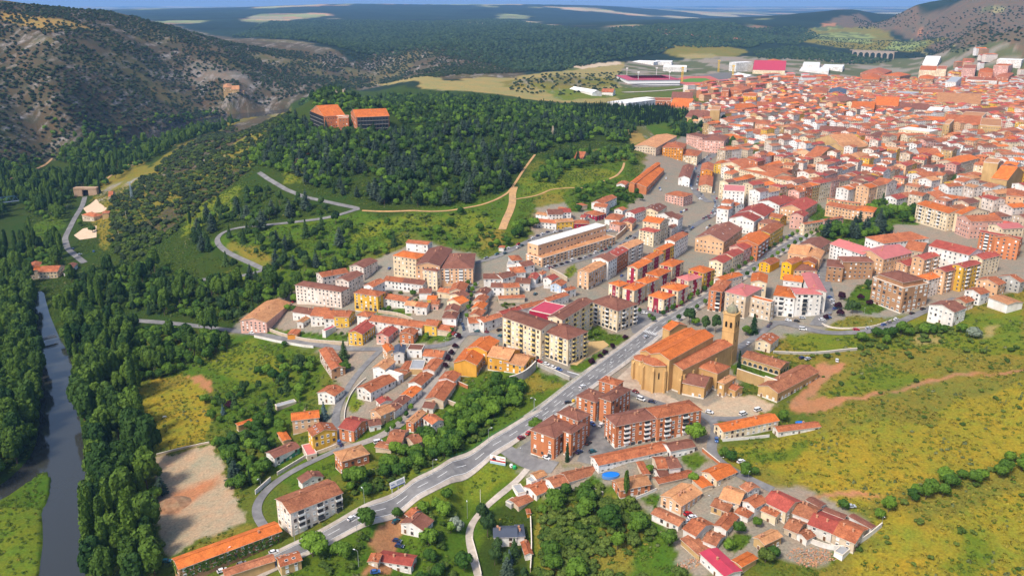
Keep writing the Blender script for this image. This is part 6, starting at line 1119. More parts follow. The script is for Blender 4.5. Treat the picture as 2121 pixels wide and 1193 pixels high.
def occupy(x, y, rad=0):
    k = int(math.ceil(rad/3)); a, b = int(x//3), int(y//3)
    for i in range(a-k, a+k+1):
        for j in range(b-k, b+k+1): BUSY[(i, j)] = 1
ROADLINES = []
for name, mat, wid, lift, P in ROADS:
    Q = resample(P, 3.0); ROADLINES.append((name, wid, Q))
    road = ribbon(name, Q, -wid/2, wid/2, lift+0.1, MAT[mat], 6)
    for p in Q: occupy(p[0], p[1], wid/2+1.5)
for name, mat, lift, P in AREAS:
    A = np.array(P); x0, y0 = A.min(0); x1, y1 = A.max(0); st = max(2.0, (x1-x0)/60)
    gx, gy = np.meshgrid(np.arange(x0-st, x1+st, st), np.arange(y0-st, y1+st, st))
    bm = bmesh.new(); vs = [bm.verts.new((p[0], p[1], 0)) for p in P]
    f = bm.faces.new(vs)
    if f.normal.z < 0: f.normal_flip()
    bm.normal_update()
    for axis, lo, hi in ((0, x0, x1), (1, y0, y1)):
        v = lo+st
        while v < hi:
            co = (v, 0, 0) if axis == 0 else (0, v, 0); no = (1, 0, 0) if axis == 0 else (0, 1, 0)
            bmesh.ops.bisect_plane(bm, geom=bm.verts[:]+bm.edges[:]+bm.faces[:], plane_co=co, plane_no=no); v += st
    for v in bm.verts: v.co.z = hz(v.co.x, v.co.y)+lift
    bm.normal_update()
    for f in bm.faces:
        if f.normal.z < 0: f.normal_flip()
    me = bpy.data.meshes.new(name); bm.to_mesh(me); bm.free(); me.materials.append(MAT[mat])
    link(bpy.data.objects.new(name, me))['kind'] = 'structure'
    ins = poly_sd(P, gx, gy) < 0
    for a, b in zip(gx[ins], gy[ins]): occupy(a, b)

# ------------------------------------------------------------------ trees
RNG = np.random.default_rng(7)
def leaf_mat(name, c1, c2, rough=0.7):
    m, t, b = _nt(name)
    pos = N(t, 'ShaderNodeNewGeometry').outputs['Position']
    rnd = N(t, 'ShaderNodeObjectInfo').outputs['Random']
    f = noise(t, pos, 0.55, 3)
    col = mixc(t, c1, c2, ramp(t, math_(t, 'ADD', math_(t, 'MULTIPLY', rnd, 0.95), math_(t, 'MULTIPLY', f, 0.4)), 0.2, 1.15))
    k = ramp(t, noise(t, pos, 1.7, 2), 0.25, 0.75, 0.6, 1.4)
    col = valscale(t, col, k)
    t.links.new(col, b.inputs['Base Color']); b.inputs['Roughness'].default_value = rough; b.inputs['Specular IOR Level'].default_value = 0.15
    tr = N(t, 'ShaderNodeBsdfTranslucent'); t.links.new(col, tr.inputs[0])
    mx = N(t, 'ShaderNodeMixShader'); mx.inputs[0].default_value = 0.22
    o = [n for n in t.nodes if n.type == 'OUTPUT_MATERIAL'][0]
    t.links.new(b.outputs[0], mx.inputs[1]); t.links.new(tr.outputs[0], mx.inputs[2]); t.links.new(mx.outputs[0], o.inputs[0])
    return m
LEAF = {
 'broad': leaf_mat('leaves_broad', (0.030, 0.081, 0.011), (0.141, 0.238, 0.021)),
 'tall': leaf_mat('leaves_poplar', (0.022, 0.059, 0.011), (0.104, 0.171, 0.018)),  # poplar and holm oak greens set darker in place of cloud shade
 'pine': leaf_mat('needles_pine', (0.020, 0.050, 0.014), (0.071, 0.123, 0.028)),
 'cedar': leaf_mat('needles_cedar', (0.036, 0.062, 0.041), (0.073, 0.103, 0.066)),
 'cyp': leaf_mat('needles_cypress', (0.012, 0.031, 0.011), (0.029, 0.059, 0.018)),
 'oak': leaf_mat('leaves_holm_oak', (0.027, 0.045, 0.016), (0.062, 0.089, 0.030)),
 'far': leaf_mat('leaves_far_oak', (0.030, 0.062, 0.025), (0.082, 0.131, 0.047)),
 'shrub': leaf_mat('leaves_shrub', (0.048, 0.090, 0.012), (0.132, 0.178, 0.029)),
 'plum': leaf_mat('leaves_plum', (0.022, 0.006, 0.014), (0.050, 0.012, 0.022)),
 'silver': leaf_mat('needles_blue', (0.060, 0.105, 0.105), (0.120, 0.170, 0.160)),
 'silver2': leaf_mat('leaves_silver', (0.170, 0.210, 0.150), (0.260, 0.300, 0.220)),
}
MAT['bark'] = basic('bark', (0.10, 0.07, 0.045), 0.95, 0.3, 2.0)
def cards_mesh(name, P, Nn, size, mat, cores=(), asp=1.0):
    """leaf clumps: small quads at P facing roughly Nn, over dense cores"""
    n = len(P)
    Nn = Nn/np.linalg.norm(Nn, axis=1)[:, None]
    a = np.cross(Nn, RNG.normal(size=(n, 3))); a /= np.linalg.norm(a, axis=1)[:, None]+1e-9
    b = np.cross(Nn, a)
    s = (size*RNG.uniform(0.6, 1.35, n))[:, None] if np.isscalar(size) else size[:, None]
    V = np.stack([P-a*s-b*s*asp*0.7, P+a*s*0.8-b*s*asp, P+a*s+b*s*asp*0.8, P-a*s*0.7+b*s*asp], 1).reshape(-1, 3)
    F = [tuple(range(4*i, 4*i+4)) for i in range(n)]
    V = [tuple(v) for v in V]
    for (c, rad, sub) in cores:
        bm = bmesh.new(); bmesh.ops.create_icosphere(bm, subdivisions=sub, radius=1)
        k = len(V); bm.verts.ensure_lookup_table()
        for v in bm.verts:
            j = 0.85+0.3*random.random(); V.append((c[0]+v.co.x*rad[0]*j, c[1]+v.co.y*rad[1]*j, c[2]+v.co.z*rad[2]*j))
        F += [tuple(k+v.index for v in f.verts) for f in bm.faces]; bm.free()
    me = bpy.data.meshes.new(name); me.from_pydata(V, [], F); me.materials.append(mat); me.update()
    return me
def sph(n):
    d = RNG.normal(size=(n, 3)); return d/np.linalg.norm(d, axis=1)[:, None]
def lobed(name, mat, h, r, z0, nl, n, size, spread=0.62, lob=0.5, top=0.5):
    """crown of rounded lobes; h total height, r half width, z0 underside"""
    cz = (h+z0)/2; hz_ = (h-z0)/2
    lobes = [(np.array([0, 0, cz]), np.array([r*0.72, r*0.72, hz_*0.8]))]
    for k in range(nl):
        d = sph(1)[0]; d[2] = abs(d[2])*1.1-0.45+0.3*(top-0.5)
        c = np.array([d[0]*r*spread, d[1]*r*spread, cz+d[2]*hz_*0.75]); q = lob*RNG.uniform(0.75, 1.2)
        lobes.append((c, np.array([r*q, r*q, min(hz_*q*1.1, h-c[2]) if c[2] < h else hz_*q*0.5])))
    Ps, Ns = [], []
    per = n//len(lobes)
    for c, rad in lobes:
        d = sph(per); d[:, 2] = np.where(d[:, 2] < -0.55, -d[:, 2], d[:, 2])
        Ps.append(c+d*rad*RNG.uniform(0.82, 1.06, per)[:, None]); Ns.append(d/rad*r+RNG.normal(size=(per, 3))*0.45)
    P = np.concatenate(Ps); Nn = np.concatenate(Ns)
    return cards_mesh(name, P, Nn, size, mat, [(c, rad*0.84, 1) for c, rad in lobes])
def conifer(name, mat, h, r, z0, tiers, size, flat=0.0, p=0.85):
    Ps, Ns, S = [], [], []
    for k in range(tiers):
        t = k/(tiers-1); z = z0+(h-z0)*t
        R_ = max(r*(1-t)**p, 0.03*r)*RNG.uniform(0.8, 1.12)
        nb = max(4, int(13*(1-t)+4)); a0 = RNG.uniform(0, 6.28)
        for j in range(nb):
            a = a0+6.283*j/nb+RNG.normal()*0.15; L = R_*RNG.uniform(0.75, 1.12)
            m = max(2, int(L/size*0.9))
            for q in range(m):
                rr = L*(q+0.7)/m
                Ps.append((math.cos(a)*rr, math.sin(a)*rr, z-0.28*rr*(1-flat)+RNG.normal()*0.12))
                Ns.append((math.cos(a)*0.55*(1-flat)+RNG.normal()*0.25, math.sin(a)*0.55*(1-flat)+RNG.normal()*0.25, 0.9)); S.append(size*RNG.uniform(0.6, 1.2))
    P = np.array(Ps); cores = [((0, 0, z0+(h-z0)*f), (r*(1-f)**p*0.55, r*(1-f)**p*0.55, (h-z0)*0.16), 1) for f in (0.12, 0.35, 0.58, 0.8)]
    return cards_mesh(name, P, np.array(Ns), np.array(S), mat, cores)
def trunk_mesh(h, r, limbs=4, spread=1.5):
    mb = MB(); mb.tube((0, 0, -0.4), (0.05*h*0.1, 0, h), r, r*0.55, 7)
    for k in range(limbs):
        a = 6.28*k/limbs+0.4
        mb.tube((0, 0, h*0.75), (math.cos(a)*spread, math.sin(a)*spread, h*1.5), r*0.5, r*0.15, 5)
    return mb.mesh('trunk', MAT['bark'])
KIND = {}
def kind(name, crowns, trunk): KIND[name] = (crowns, trunk)
random.seed(3)
kind('broad', [lobed('crown', LEAF['broad'], 8.5, 3.9, 1.5, 8, 820, 0.42) for _ in range(3)], trunk_mesh(2.6, 0.25))
kind('round', [lobed('crown', LEAF['broad'], 8.5, 5.2, 2.4, 10, 1500, 0.42, 0.6, 0.45)], trunk_mesh(3.0, 0.3))
kind('chestnut', [lobed('crown', LEAF['shrub'], 8.5, 4.2, 1.2, 9, 1000, 0.42)], trunk_mesh(2.6, 0.25))
kind('willow', [lobed('crown', LEAF['silver2'], 8.0, 3.6, 0.8, 12, 700, 0.40, 0.8, 0.33)], trunk_mesh(2.6, 0.2))
kind('tall', [lobed('crown', LEAF['tall'], 19, 4.6, 2.5, 14, 1500, 0.52, 0.62, 0.40, 0.9) for _ in range(3)], trunk_mesh(7, 0.4))
kind('pop', [lobed('crown', LEAF['tall'], 22, 2.1, 1.0, 12, 1100, 0.42, 0.35, 0.62, 0.8) for _ in range(2)], trunk_mesh(6, 0.35))
kind('pine', [conifer('crown', LEAF['pine'], 13, 4.0, 1.6, 14, 0.55), lobed('crown', LEAF['pine'], 12.5, 3.8, 2.5, 10, 900, 0.42, 0.7, 0.42), lobed('crown', LEAF['pine'], 12, 3.2, 3.5, 9, 800, 0.42, 0.6, 0.45)], trunk_mesh(4, 0.25, 0))
kind('cedar', [conifer('crown', LEAF['cedar'], 14, 5.0, 2.0, 11, 0.62, 0.75, 0.6)], trunk_mesh(5, 0.35, 0))
kind('cyp', [conifer('crown', LEAF['cyp'], 12, 1.25, 0.4, 20, 0.4, 0.0, 0.55)], trunk_mesh(2, 0.18, 0))
kind('silver', [conifer('crown', LEAF['silver'], 11, 3.3, 0.6, 14, 0.5)], trunk_mesh(2, 0.2, 0))
kind('silver2', [lobed('crown', LEAF['silver2'], 8, 5.0, 0.6, 10, 1100, 0.42)], trunk_mesh(2, 0.25))
kind('oak', [lobed('crown', LEAF['oak'], 4.2, 3.0, 0.1, 6, 260, 0.50) for _ in range(2)], trunk_mesh(1, 0.2, 0))
kind('far', [lobed('crown', LEAF['far'], 7, 4.5, 0.1, 5, 150, 0.8) for _ in range(2)], trunk_mesh(1, 0.2, 0))
kind('shrub', [lobed('crown', LEAF['shrub'], 3.0, 2.1, 0.0, 6, 320, 0.32, 0.75, 0.5) for _ in range(3)], trunk_mesh(0.8, 0.1, 0))
kind('plum', [lobed('crown', LEAF['plum'], 8.0, 3.9, 1.6, 8, 800, 0.42)], trunk_mesh(2.4, 0.2))
kind('ball', [lobed('crown', LEAF['broad'], 4.2, 1.5, 1.6, 4, 260, 0.26, 0.3, 0.7)], trunk_mesh(1.9, 0.1, 0))
PROTO = {}
def plant_tree(kd, s, x, y, name, label, cat='tree', group=None, seed=None):
    rs = random.Random(seed if seed is not None else int(x*7+y*13))
    crowns, tr = KIND[kd]; k = rs.randrange(len(crowns))
    r = empty(name, (x, y, hz(x, y)-0.05), rs.uniform(0, 6.28)); q = s*1.2*rs.uniform(0.92, 1.08); r.scale = (q, q, q*rs.uniform(0.92, 1.1))
    link(bpy.data.objects.new('trunk', tr), r); c = link(bpy.data.objects.new('crown', crowns[k]), r)
    PROTO.setdefault((kd, k), c)
    return tag(r, label, cat, group)
def plant_all():
    for kd, s, x, y, name, label in TREES:
        plant_tree(kd, s, x, y, name, label, 'bush' if 'bush' in name or kd == 'shrub' else 'tree', 'clipped street trees' if name == 'clipped_tree' else None)
        occupy(x, y)
    mass = {}
    for fi, (name, label, cat, sp, nind, kinds, sc, P) in enumerate(FORESTS):
        rng = np.random.default_rng(100+fi)
        A = np.array(P, float); x0, y0 = A.min(0); x1, y1 = A.max(0)
        gx, gy = np.meshgrid(np.arange(x0, x1, sp), np.arange(y0, y1, sp))
        x = gx.ravel()+rng.uniform(-0.48, 0.48, gx.size)*sp; y = gy.ravel()+rng.uniform(-0.48, 0.48, gx.size)*sp
        ins = poly_sd(P, x, y) < 0; x, y = x[ins], y[ins]
        if name in ('holm_oaks', 'flank_shrub', 'field_shrub', 'meadow_shrub', 'slope_pine', 'wild_shrub', 'hill_pine', 'crest_tree'):
            d = fbm(x/90, y/90, 60+fi, 3) if name == 'holm_oaks' else fbm(x/30, y/30, 60+fi, 3)
            keep = rng.uniform(size=len(x)) < sstep((d-0.22)/0.33); x, y = x[keep], y[keep]
        free = np.array([(int(a//3), int(b//3)) not in BUSY for a, b in zip(x, y)], bool) if len(x) else np.zeros(0, bool)
        x, y = x[free], y[free]
        z = HG(x, y)
        dry = z > WATER_Z+0.4; x, y, z = x[dry], y[dry], z[dry]
        n = len(x); ks = list(kinds); pr = np.array([kinds[k] for k in ks], float); pr /= pr.sum()
        kd = rng.choice(len(ks), n, p=pr); s = rng.uniform(sc[0], sc[1], n)
        hgt = {'tall': 19, 'pop': 22, 'pine': 13, 'cedar': 14, 'cyp': 12, 'broad': 8.5, 'shrub': 3, 'oak': 4, 'far': 7}
        app = np.array([hgt[ks[k]] for k in kd])*s/np.hypot(x, y)
        order = np.argsort(-app)
        for r, i in enumerate(order):
            k = ks[kd[i]]
            if r < nind and label:
                nm = 'shrub' if k == 'shrub' else name
                plant_tree(k, s[i], x[i], y[i], nm, label if k != 'shrub' or 'bush' in label else label.replace('tree', 'bush').replace('conifer', 'bush').replace('pine', 'bush').replace('poplar', 'bush').replace('cypress', 'bush'), cat, 'trees: '+label, seed=int(i))
            else:
                mass.setdefault(('holm_oaks' if name == 'holm_oaks' else 'forest' if hgt[k] > 4.5 and name != 'forest' else name, k), []).append((x[i], y[i], z[i], s[i], rng.uniform(0, 6.28), rng.integers(0, len(KIND[k][0]))))
    for (nm, k), pts in mass.items():
        for ci in range(len(KIND[k][0])):
            Q = np.array([p for p in pts if int(p[5]) == ci])
            if len(Q) and (k, ci) not in PROTO:   # one plant of the kind stands on its own
                i = int(np.argmin(np.hypot(Q[:, 0], Q[:, 1]))); q = Q[i]
                crowns, tr = KIND[k]; r = empty({'oak': 'holm_oak', 'far': 'oak_tree', 'shrub': 'shrub'}.get(k, 'tree'), tuple(q[:3]), q[4]); r.scale = (q[3],)*3
                link(bpy.data.objects.new('trunk', tr), r); PROTO[(k, ci)] = link(bpy.data.objects.new('crown', crowns[ci]), r)
                tag(r, {'oak': 'dark rounded holm oak low on the mountain slope', 'far': 'rounded dark oak at the near edge of the far forest', 'shrub': 'low green bush on the hillside meadow'}.get(k, 'green tree standing at the edge of the woodland'), 'tree', 'outlying '+k+' plants')
                Q = np.delete(Q, i, 0)
            if len(Q): scatter({'holm_oaks': 'holm_oak_scrub', 'forest': 'woodland', 'flank_shrub': 'hillside_scrub', 'meadow_shrub': 'hillside_scrub'}.get(nm, 'undergrowth'), KIND[k][0][ci], Q)
def scatter(name, me_src, Q):
    """uncountable growth: crowns set on points by geometry nodes"""
    me = bpy.data.meshes.new(name); me.from_pydata([tuple(p) for p in Q[:, :3]], [], [])
    for an, v in (('scl', Q[:, 3]), ('rot', Q[:, 4])):
        a = me.attributes.new(an, 'FLOAT', 'POINT'); a.data.foreach_set('value', v.astype(np.float32))
    o = tag(link(bpy.data.objects.new(name, me)), kind='stuff')
    g = bpy.data.node_groups.new('scatter_'+name, 'GeometryNodeTree')
    g.interface.new_socket('Geometry', in_out='INPUT', socket_type='NodeSocketGeometry'); g.interface.new_socket('Geometry', in_out='OUTPUT', socket_type='NodeSocketGeometry')
    gi = g.nodes.new('NodeGroupInput'); go = g.nodes.new('NodeGroupOutput')
    src = [c for c in PROTO.values() if c.data == me_src]
    oi = g.nodes.new('GeometryNodeObjectInfo'); oi.inputs[0].default_value = src[0]; oi.inputs['As Instance'].default_value = True
    ip = g.nodes.new('GeometryNodeInstanceOnPoints')
    def attr(nm):
        n = g.nodes.new('GeometryNodeInputNamedAttribute'); n.data_type = 'FLOAT'; n.inputs[0].default_value = nm; return n.outputs[0]
    cx = g.nodes.new('ShaderNodeCombineXYZ'); g.links.new(attr('rot'), cx.inputs[2])
    g.links.new(gi.outputs[0], ip.inputs['Points']); g.links.new(oi.outputs['Geometry'], ip.inputs['Instance'])
    g.links.new(cx.outputs[0], ip.inputs['Rotation']); g.links.new(attr('scl'), ip.inputs['Scale'])
    g.links.new(ip.outputs[0], go.inputs[0])
    md = o.modifiers.new('scatter', 'NODES'); md.node_group = g

# ------------------------------------------------------------------ rough grass and weeds on the open ground
def meadow():
    def clump(name, mat, n, sz, hh, rad):
        a = RNG.uniform(0, 6.28, n); d = rad*RNG.uniform(0, 1, n)**.5
        P = np.stack([np.cos(a)*d, np.sin(a)*d, RNG.uniform(.1, hh, n)], -1); Nn = np.stack([np.cos(a)*.7, np.sin(a)*.7, RNG.uniform(.3, 1, n)], -1)
        return cards_mesh(name, P, Nn, sz, mat)
    kinds = {'green': clump('grass_clump', leaf_mat('grass_green', (0.045, 0.085, 0.008), (0.110, 0.155, 0.015)), 16, .30, .55, 1.1),
             'dry': clump('grass_clump', leaf_mat('grass_dry', (0.145, 0.135, 0.018), (0.310, 0.255, 0.035)), 14, .28, .4, 1.2),
             'weed': clump('weed_clump', leaf_mat('weeds', (0.075, 0.105, 0.025), (0.190, 0.200, 0.080)), 20, .34, .9, .9)}
    rng = np.random.default_rng(5); sp = 2.5
    gx, gy = np.meshgrid(np.arange(-700, 640, sp), np.arange(215, 1090, sp)); x = gx.ravel()+rng.uniform(-1.2, 1.2, gx.size); y = gy.ravel()+rng.uniform(-1.2, 1.2, gx.size)
    k = (np.abs(x) < 0.8*y+40); x, y = x[k], y[k]
    free = np.array([(int(a//3), int(b//3)) not in BUSY for a, b in zip(x, y)], bool); x, y = x[free], y[free]
    c, mo = cover_at(x, y); z = HG(x, y)
    ok = (mo > .85) & (z > WATER_Z+.6) & (c[:, 1] > .055) & (rng.uniform(size=len(x)) < .25+.9*sstep((fbm(x/14, y/14, 91, 3)-.35)/.3)); x, y, z, c = x[ok], y[ok], z[ok], c[ok]
    yel = c[:, 0]/c[:, 1]; u = rng.uniform(size=len(x))
    pick = np.where(u < .16*sstep((fbm(x/22, y/22, 95, 3)-.5)/.12), 2, np.where(yel+rng.normal(size=len(x))*.18 > 1.05, 1, 0))
    for i, (nm, me) in enumerate(kinds.items()):
        m = pick == i; Q = np.stack([x[m], y[m], z[m], rng.uniform(.5, 1.25, m.sum()), rng.uniform(0, 6.28, m.sum()), np.zeros(m.sum())], -1)
        if len(Q) < 2: continue
        o = tag(link(bpy.data.objects.new('grass' if i < 2 else 'weeds', me)), kind='stuff'); o.location = Q[0, :3]; PROTO[('grass', i)] = o
        scatter('grass' if i < 2 else 'weeds', me, Q[1:])

# ------------------------------------------------------------------ buildings
def wall_mat(name, brick=False):
    m, t, b = _nt(name)
    pos = N(t, 'ShaderNodeNewGeometry').outputs['Position']
    oc = N(t, 'ShaderNodeObjectInfo').outputs['Color']
    mp = N(t, 'ShaderNodeMapping'); mp.inputs['Scale'].default_value = (1, 1, 0.18); t.links.new(pos, mp.inputs[0])
    streak = noise(t, mp.outputs[0], 0.55, 4); fine = noise(t, pos, 2.6 if brick else 1.2, 4); big = noise(t, pos, 0.09, 2)
    k = math_(t, 'MULTIPLY', ramp(t, streak, 0.3, 0.62, 0.87, 1.03), ramp(t, fine, 0.25, 0.75, 0.84 if brick else 0.93, 1.14 if brick else 1.05))
    col = mixc(t, oc, mixc(t, oc, (0.86, 0.82, 0.78), 1.0, 'MULTIPLY'), ramp(t, big, 0.4, 0.6))
    t.links.new(valscale(t, col, k), b.inputs['Base Color']); b.inputs['Roughness'].default_value = 0.92; b.inputs['Specular IOR Level'].default_value = 0.15
    return m
def roof_mat(name, old):
    m, t, b = _nt(name)
    pos = N(t, 'ShaderNodeNewGeometry').outputs['Position']
    oi = N(t, 'ShaderNodeObjectInfo'); oc = oi.outputs['Color']
    uv = N(t, 'ShaderNodeUVMap').outputs[0]
    w = N(t, 'ShaderNodeTexWave', wave_type='BANDS', bands_direction='X'); w.inputs['Scale'].default_value = 1.25; w.inputs['Distortion'].default_value = 0.4; t.links.new(uv, w.inputs[0])
    w2 = N(t, 'ShaderNodeTexWave', wave_type='BANDS', bands_direction='Y'); w2.inputs['Scale'].default_value = 0.85; w2.inputs['Distortion'].default_value = 0.5; t.links.new(uv, w2.inputs[0])
    fine = noise(t, pos, 1.3, 5, 0.75); mid = noise(t, pos, 0.28, 4, 0.65); big = noise(t, pos, 0.07, 3)
    a = 0.40 if old else 0.27
    k = math_(t, 'MULTIPLY', ramp(t, fine, 0.28, 0.72, 1-a*1.3, 1+a*1.3), ramp(t, mid, 0.3, 0.7, 1-a*0.8, 1+a*0.8))
    k = math_(t, 'MULTIPLY', k, ramp(t, w.outputs[1], 0, 1, 0.78, 1.1))
    k = math_(t, 'MULTIPLY', k, ramp(t, w2.outputs[1], 0, 1, 0.92, 1.06))
    k = math_(t, 'MULTIPLY', k, ramp(t, oi.outputs['Random'], 0, 1, 0.86, 1.14))
    lich = mixc(t, oc, (0.82, 1.02, 1.0), 1.0, 'MULTIPLY'); fad = mixc(t, oc, (1.14, 1.22, 1.2), 1.0, 'MULTIPLY')
    col = mixc(t, mixc(t, oc, lich, ramp(t, mid, 0.5, 0.75, 0, 0.8 if old else 0.35)), fad, ramp(t, big, 0.48, 0.66, 0, 0.75))
    t.links.new(valscale(t, col, k), b.inputs['Base Color']); b.inputs['Roughness'].default_value = 0.85; b.inputs['Specular IOR Level'].default_value = 0.2
    bump(t, b, math_(t, 'ADD', w.outputs[1], fine), 0.35, 0.12)
    return m
MAT['plaster'] = wall_mat('plaster'); MAT['brick'] = wall_mat('brick_wall', True)
MAT['tiles'] = roof_mat('roof_tiles', False); MAT['tiles_old'] = roof_mat('roof_tiles_weathered', True)
MAT['sheet'] = basic('roof_sheet', (0, 0, 0), 0.55, 0.14, 0.3, None, 0.1, 0.4, objcol=True)
MAT['frame'] = basic('window_frame', (0.74, 0.72, 0.68), 0.6, 0.08, 2.0)
MAT['frame_dark'] = basic('window_frame_brown', (0.12, 0.07, 0.045), 0.6, 0.1, 2.0)
MAT['shutter'] = basic('roller_shutter', (0.66, 0.63, 0.57), 0.7, 0.1, 2.0, perobj=0.2)
MAT['trim'] = basic('stone_trim', (0.64, 0.56, 0.46), 0.85, 0.12, 1.0)
MAT['metal'] = basic('dark_metal', (0.07, 0.075, 0.08), 0.5, 0.1, 2.0, metal=0.4)
MAT['redpaint'] = basic('red_paint', (0.50, 0.03, 0.025), 0.6, 0.1, 1.0)
MAT['greenpaint'] = basic('green_render', (0.05, 0.21, 0.13), 0.8, 0.12, 0.8)
MAT['ivy'] = leaf_mat('leaves_ivy', (0.055, 0.11, 0.012), (0.11, 0.17, 0.02))
MAT['crimson'] = basic('crimson_render', (0.30, 0.018, 0.045), 0.85, 0.1, 0.8)
MAT['chimney'] = basic('chimney_brick', (0.48, 0.24, 0.14), 0.9, 0.2, 2.0)
MAT['wood'] = basic('door_wood', (0.15, 0.075, 0.04), 0.7, 0.2, 2.0)
def glass_mat():
    m, t, b = _nt('window_glass')
    rnd = N(t, 'ShaderNodeObjectInfo').outputs['Random']
    t.links.new(mixc(t, (0.018, 0.022, 0.028), (0.07, 0.08, 0.09), rnd), b.inputs['Base Color'])
    b.inputs['Roughness'].default_value = 0.12; b.inputs['Specular IOR Level'].default_value = 0.6
    return m
MAT['glass'] = glass_mat()
_WM = {}
def window_mesh(w, h, var):
    """frame, sill, pane and shutter of one window; origin at its foot, facing -Y"""
    k = (round(w, 1), round(h, 1), var)
    if k in _WM: return _WM[k]
    mb = MB(); f = 0.11
    for (x0, x1, z0, z1) in ((-w/2-f, w/2+f, h, h+f), (-w/2-f, w/2+f, -f*1.4, 0), (-w/2-f, -w/2, 0, h), (w/2, w/2+f, 0, h), (-0.03, 0.03, 0, h)):
        mb.box(x0, x1, -0.12, 0.02, z0, z1, 0)
    mb.box(-w/2-f*1.6, w/2+f*1.6, -0.2, 0.02, -f*2, -f*1.4, 0)
    s = (0, 0.35, 1.0, 0.0)[var]
    if s < 1: mb.face([(-w/2, -0.04, 0), (w/2, -0.04, 0), (w/2, -0.04, h*(1-s)), (-w/2, -0.04, h*(1-s))], 1)
    if s > 0: mb.box(-w/2, w/2, -0.07, 0.0, h*(1-s), h, 2)
    _WM[k] = mb.mesh('window', [MAT['frame_dark' if var == 3 else 'frame'], MAT['glass'], MAT['shutter']])
    return _WM[k]
_DM = {}
def door_mesh(w, h, mat):
    k = (round(w, 1), round(h, 1), mat)
    if k in _DM: return _DM[k]
    mb = MB(); mb.box(-w/2, w/2, -0.08, 0.02, 0, h, 0)
    for x0, x1, z0, z1 in ((-w/2-.12, -w/2, 0, h+.12), (w/2, w/2+.12, 0, h+.12), (-w/2, w/2, h, h+.12)): mb.box(x0, x1, -0.14, 0.02, z0, z1, 1)
    _DM[k] = mb.mesh('door', [MAT[mat], MAT['trim']]); return _DM[k]
_BM = {}
def balcony_mesh(w, colr):
    k = (round(w, 1), colr)
    if k in _BM: return _BM[k]
    mb = MB(); mb.box(-w/2, w/2, -1.1, 0.0, -0.12, 0.06, 0)
    mb.box(-w/2, w/2, -1.1, -1.02, 0.06, 1.0, 1); mb.box(-w/2, -w/2+.08, -1.02, 0, 0.06, 1.0, 1); mb.box(w/2-.08, w/2, -1.02, 0, 0.06, 1.0, 1)
    mb.box(-w/2+.2, w/2-.2, -0.03, 0.02, 0.1, 2.3, 2)
    _BM[k] = mb.mesh('balcony', [MAT['trim'], MAT[colr], MAT['glass']]); return _BM[k]
_CM = {}
def chimney_mesh():
    if 'c' not in _CM:
        mb = MB(); mb.box(-.35, .35, -.35, .35, -1.0, 1.0, 0); mb.box(-.45, .45, -.45, .45, 1.0, 1.12, 0); mb.tube((0, 0, 1.1), (0, 0, 1.45), .16, .14, 6)
        _CM['c'] = mb.mesh('chimney', MAT['chimney'])
    return _CM['c']
def skylight_mesh():
    if 's' not in _CM:
        mb = MB(); mb.box(-.5, .5, -.7, .7, 0, .14, 0); mb.face([(-.4, -.6, .15), (.4, -.6, .15), (.4, .6, .15), (-.4, .6, .15)], 1)
        _CM['s'] = mb.mesh('skylight', [MAT['frame'], MAT['glass']])
    return _CM['s']
def child(name, me, parent, loc, rz=0.0, rx=0.0, color=None):
    o = link(bpy.data.objects.new(name, me), parent); o.location = loc; o.rotation_euler = (rx, 0, rz)
    if color: o.color = color
    return o
def roof_parts(w, d, kind, pitch, over=0.5):
    """top faces of a roof on eaves at z=0; returns faces with uv, ridge height and gable triangles"""
    X, Y = w/2+over, d/2+over; fs = []; tri = []
    dz = -over*pitch
    if kind == 'gy':    # ridge along local y
        h = w/2*pitch
        fs += [([(-X, -Y, dz), (0, -Y, h), (0, Y, h), (-X, Y, dz)], 'x'), ([(X, Y, dz), (0, Y, h), (0, -Y, h), (X, -Y, dz)], 'x')]
        tri += [[(-w/2, -d/2, 0), (w/2, -d/2, 0), (0, -d/2, h-.02)], [(w/2, d/2, 0), (-w/2, d/2, 0), (0, d/2, h-.02)]]
        rid = [((0, -Y, h), (0, Y, h))]
    elif kind == 'gx':
        h = d/2*pitch
        fs += [([(X, -Y, dz), (X, 0, h), (-X, 0, h), (-X, -Y, dz)], 'y'), ([(-X, Y, dz), (-X, 0, h), (X, 0, h), (X, Y, dz)], 'y')]
        tri += [[(w/2, -d/2, 0), (w/2, d/2, 0), (w/2, 0, h-.02)], [(-w/2, d/2, 0), (-w/2, -d/2, 0), (-w/2, 0, h-.02)]]
        rid = [((-X, 0, h), (X, 0, h))]
    else:
        if w >= d:
            h = d/2*pitch; q = (w-d)/2
            a, b = (-q, 0, h), (q, 0, h)
            fs += [([(X, -Y, dz), b, a, (-X, -Y, dz)], 'y'), ([(-X, Y, dz), a, b, (X, Y, dz)], 'y'), ([(-X, -Y, dz), a, (-X, Y, dz)], 'x'), ([(X, Y, dz), b, (X, -Y, dz)], 'x')]
        else:
            h = w/2*pitch; q = (d-w)/2
            a, b = (0, -q, h), (0, q, h)
            fs += [([(-X, -Y, dz), a, b, (-X, Y, dz)], 'x'), ([(X, Y, dz), b, a, (X, -Y, dz)], 'x'), ([(X, -Y, dz), a, (-X, -Y, dz)], 'y'), ([(-X, Y, dz), b, (X, Y, dz)], 'y')]
        rid = [(a, b)] + [((sx*X, sy*Y, dz), min((a, b), key=lambda p: (p[0]-sx*X)**2+(p[1]-sy*Y)**2)) for sx in (-1, 1) for sy in (-1, 1)]
    return fs, tri, rid, h, dz
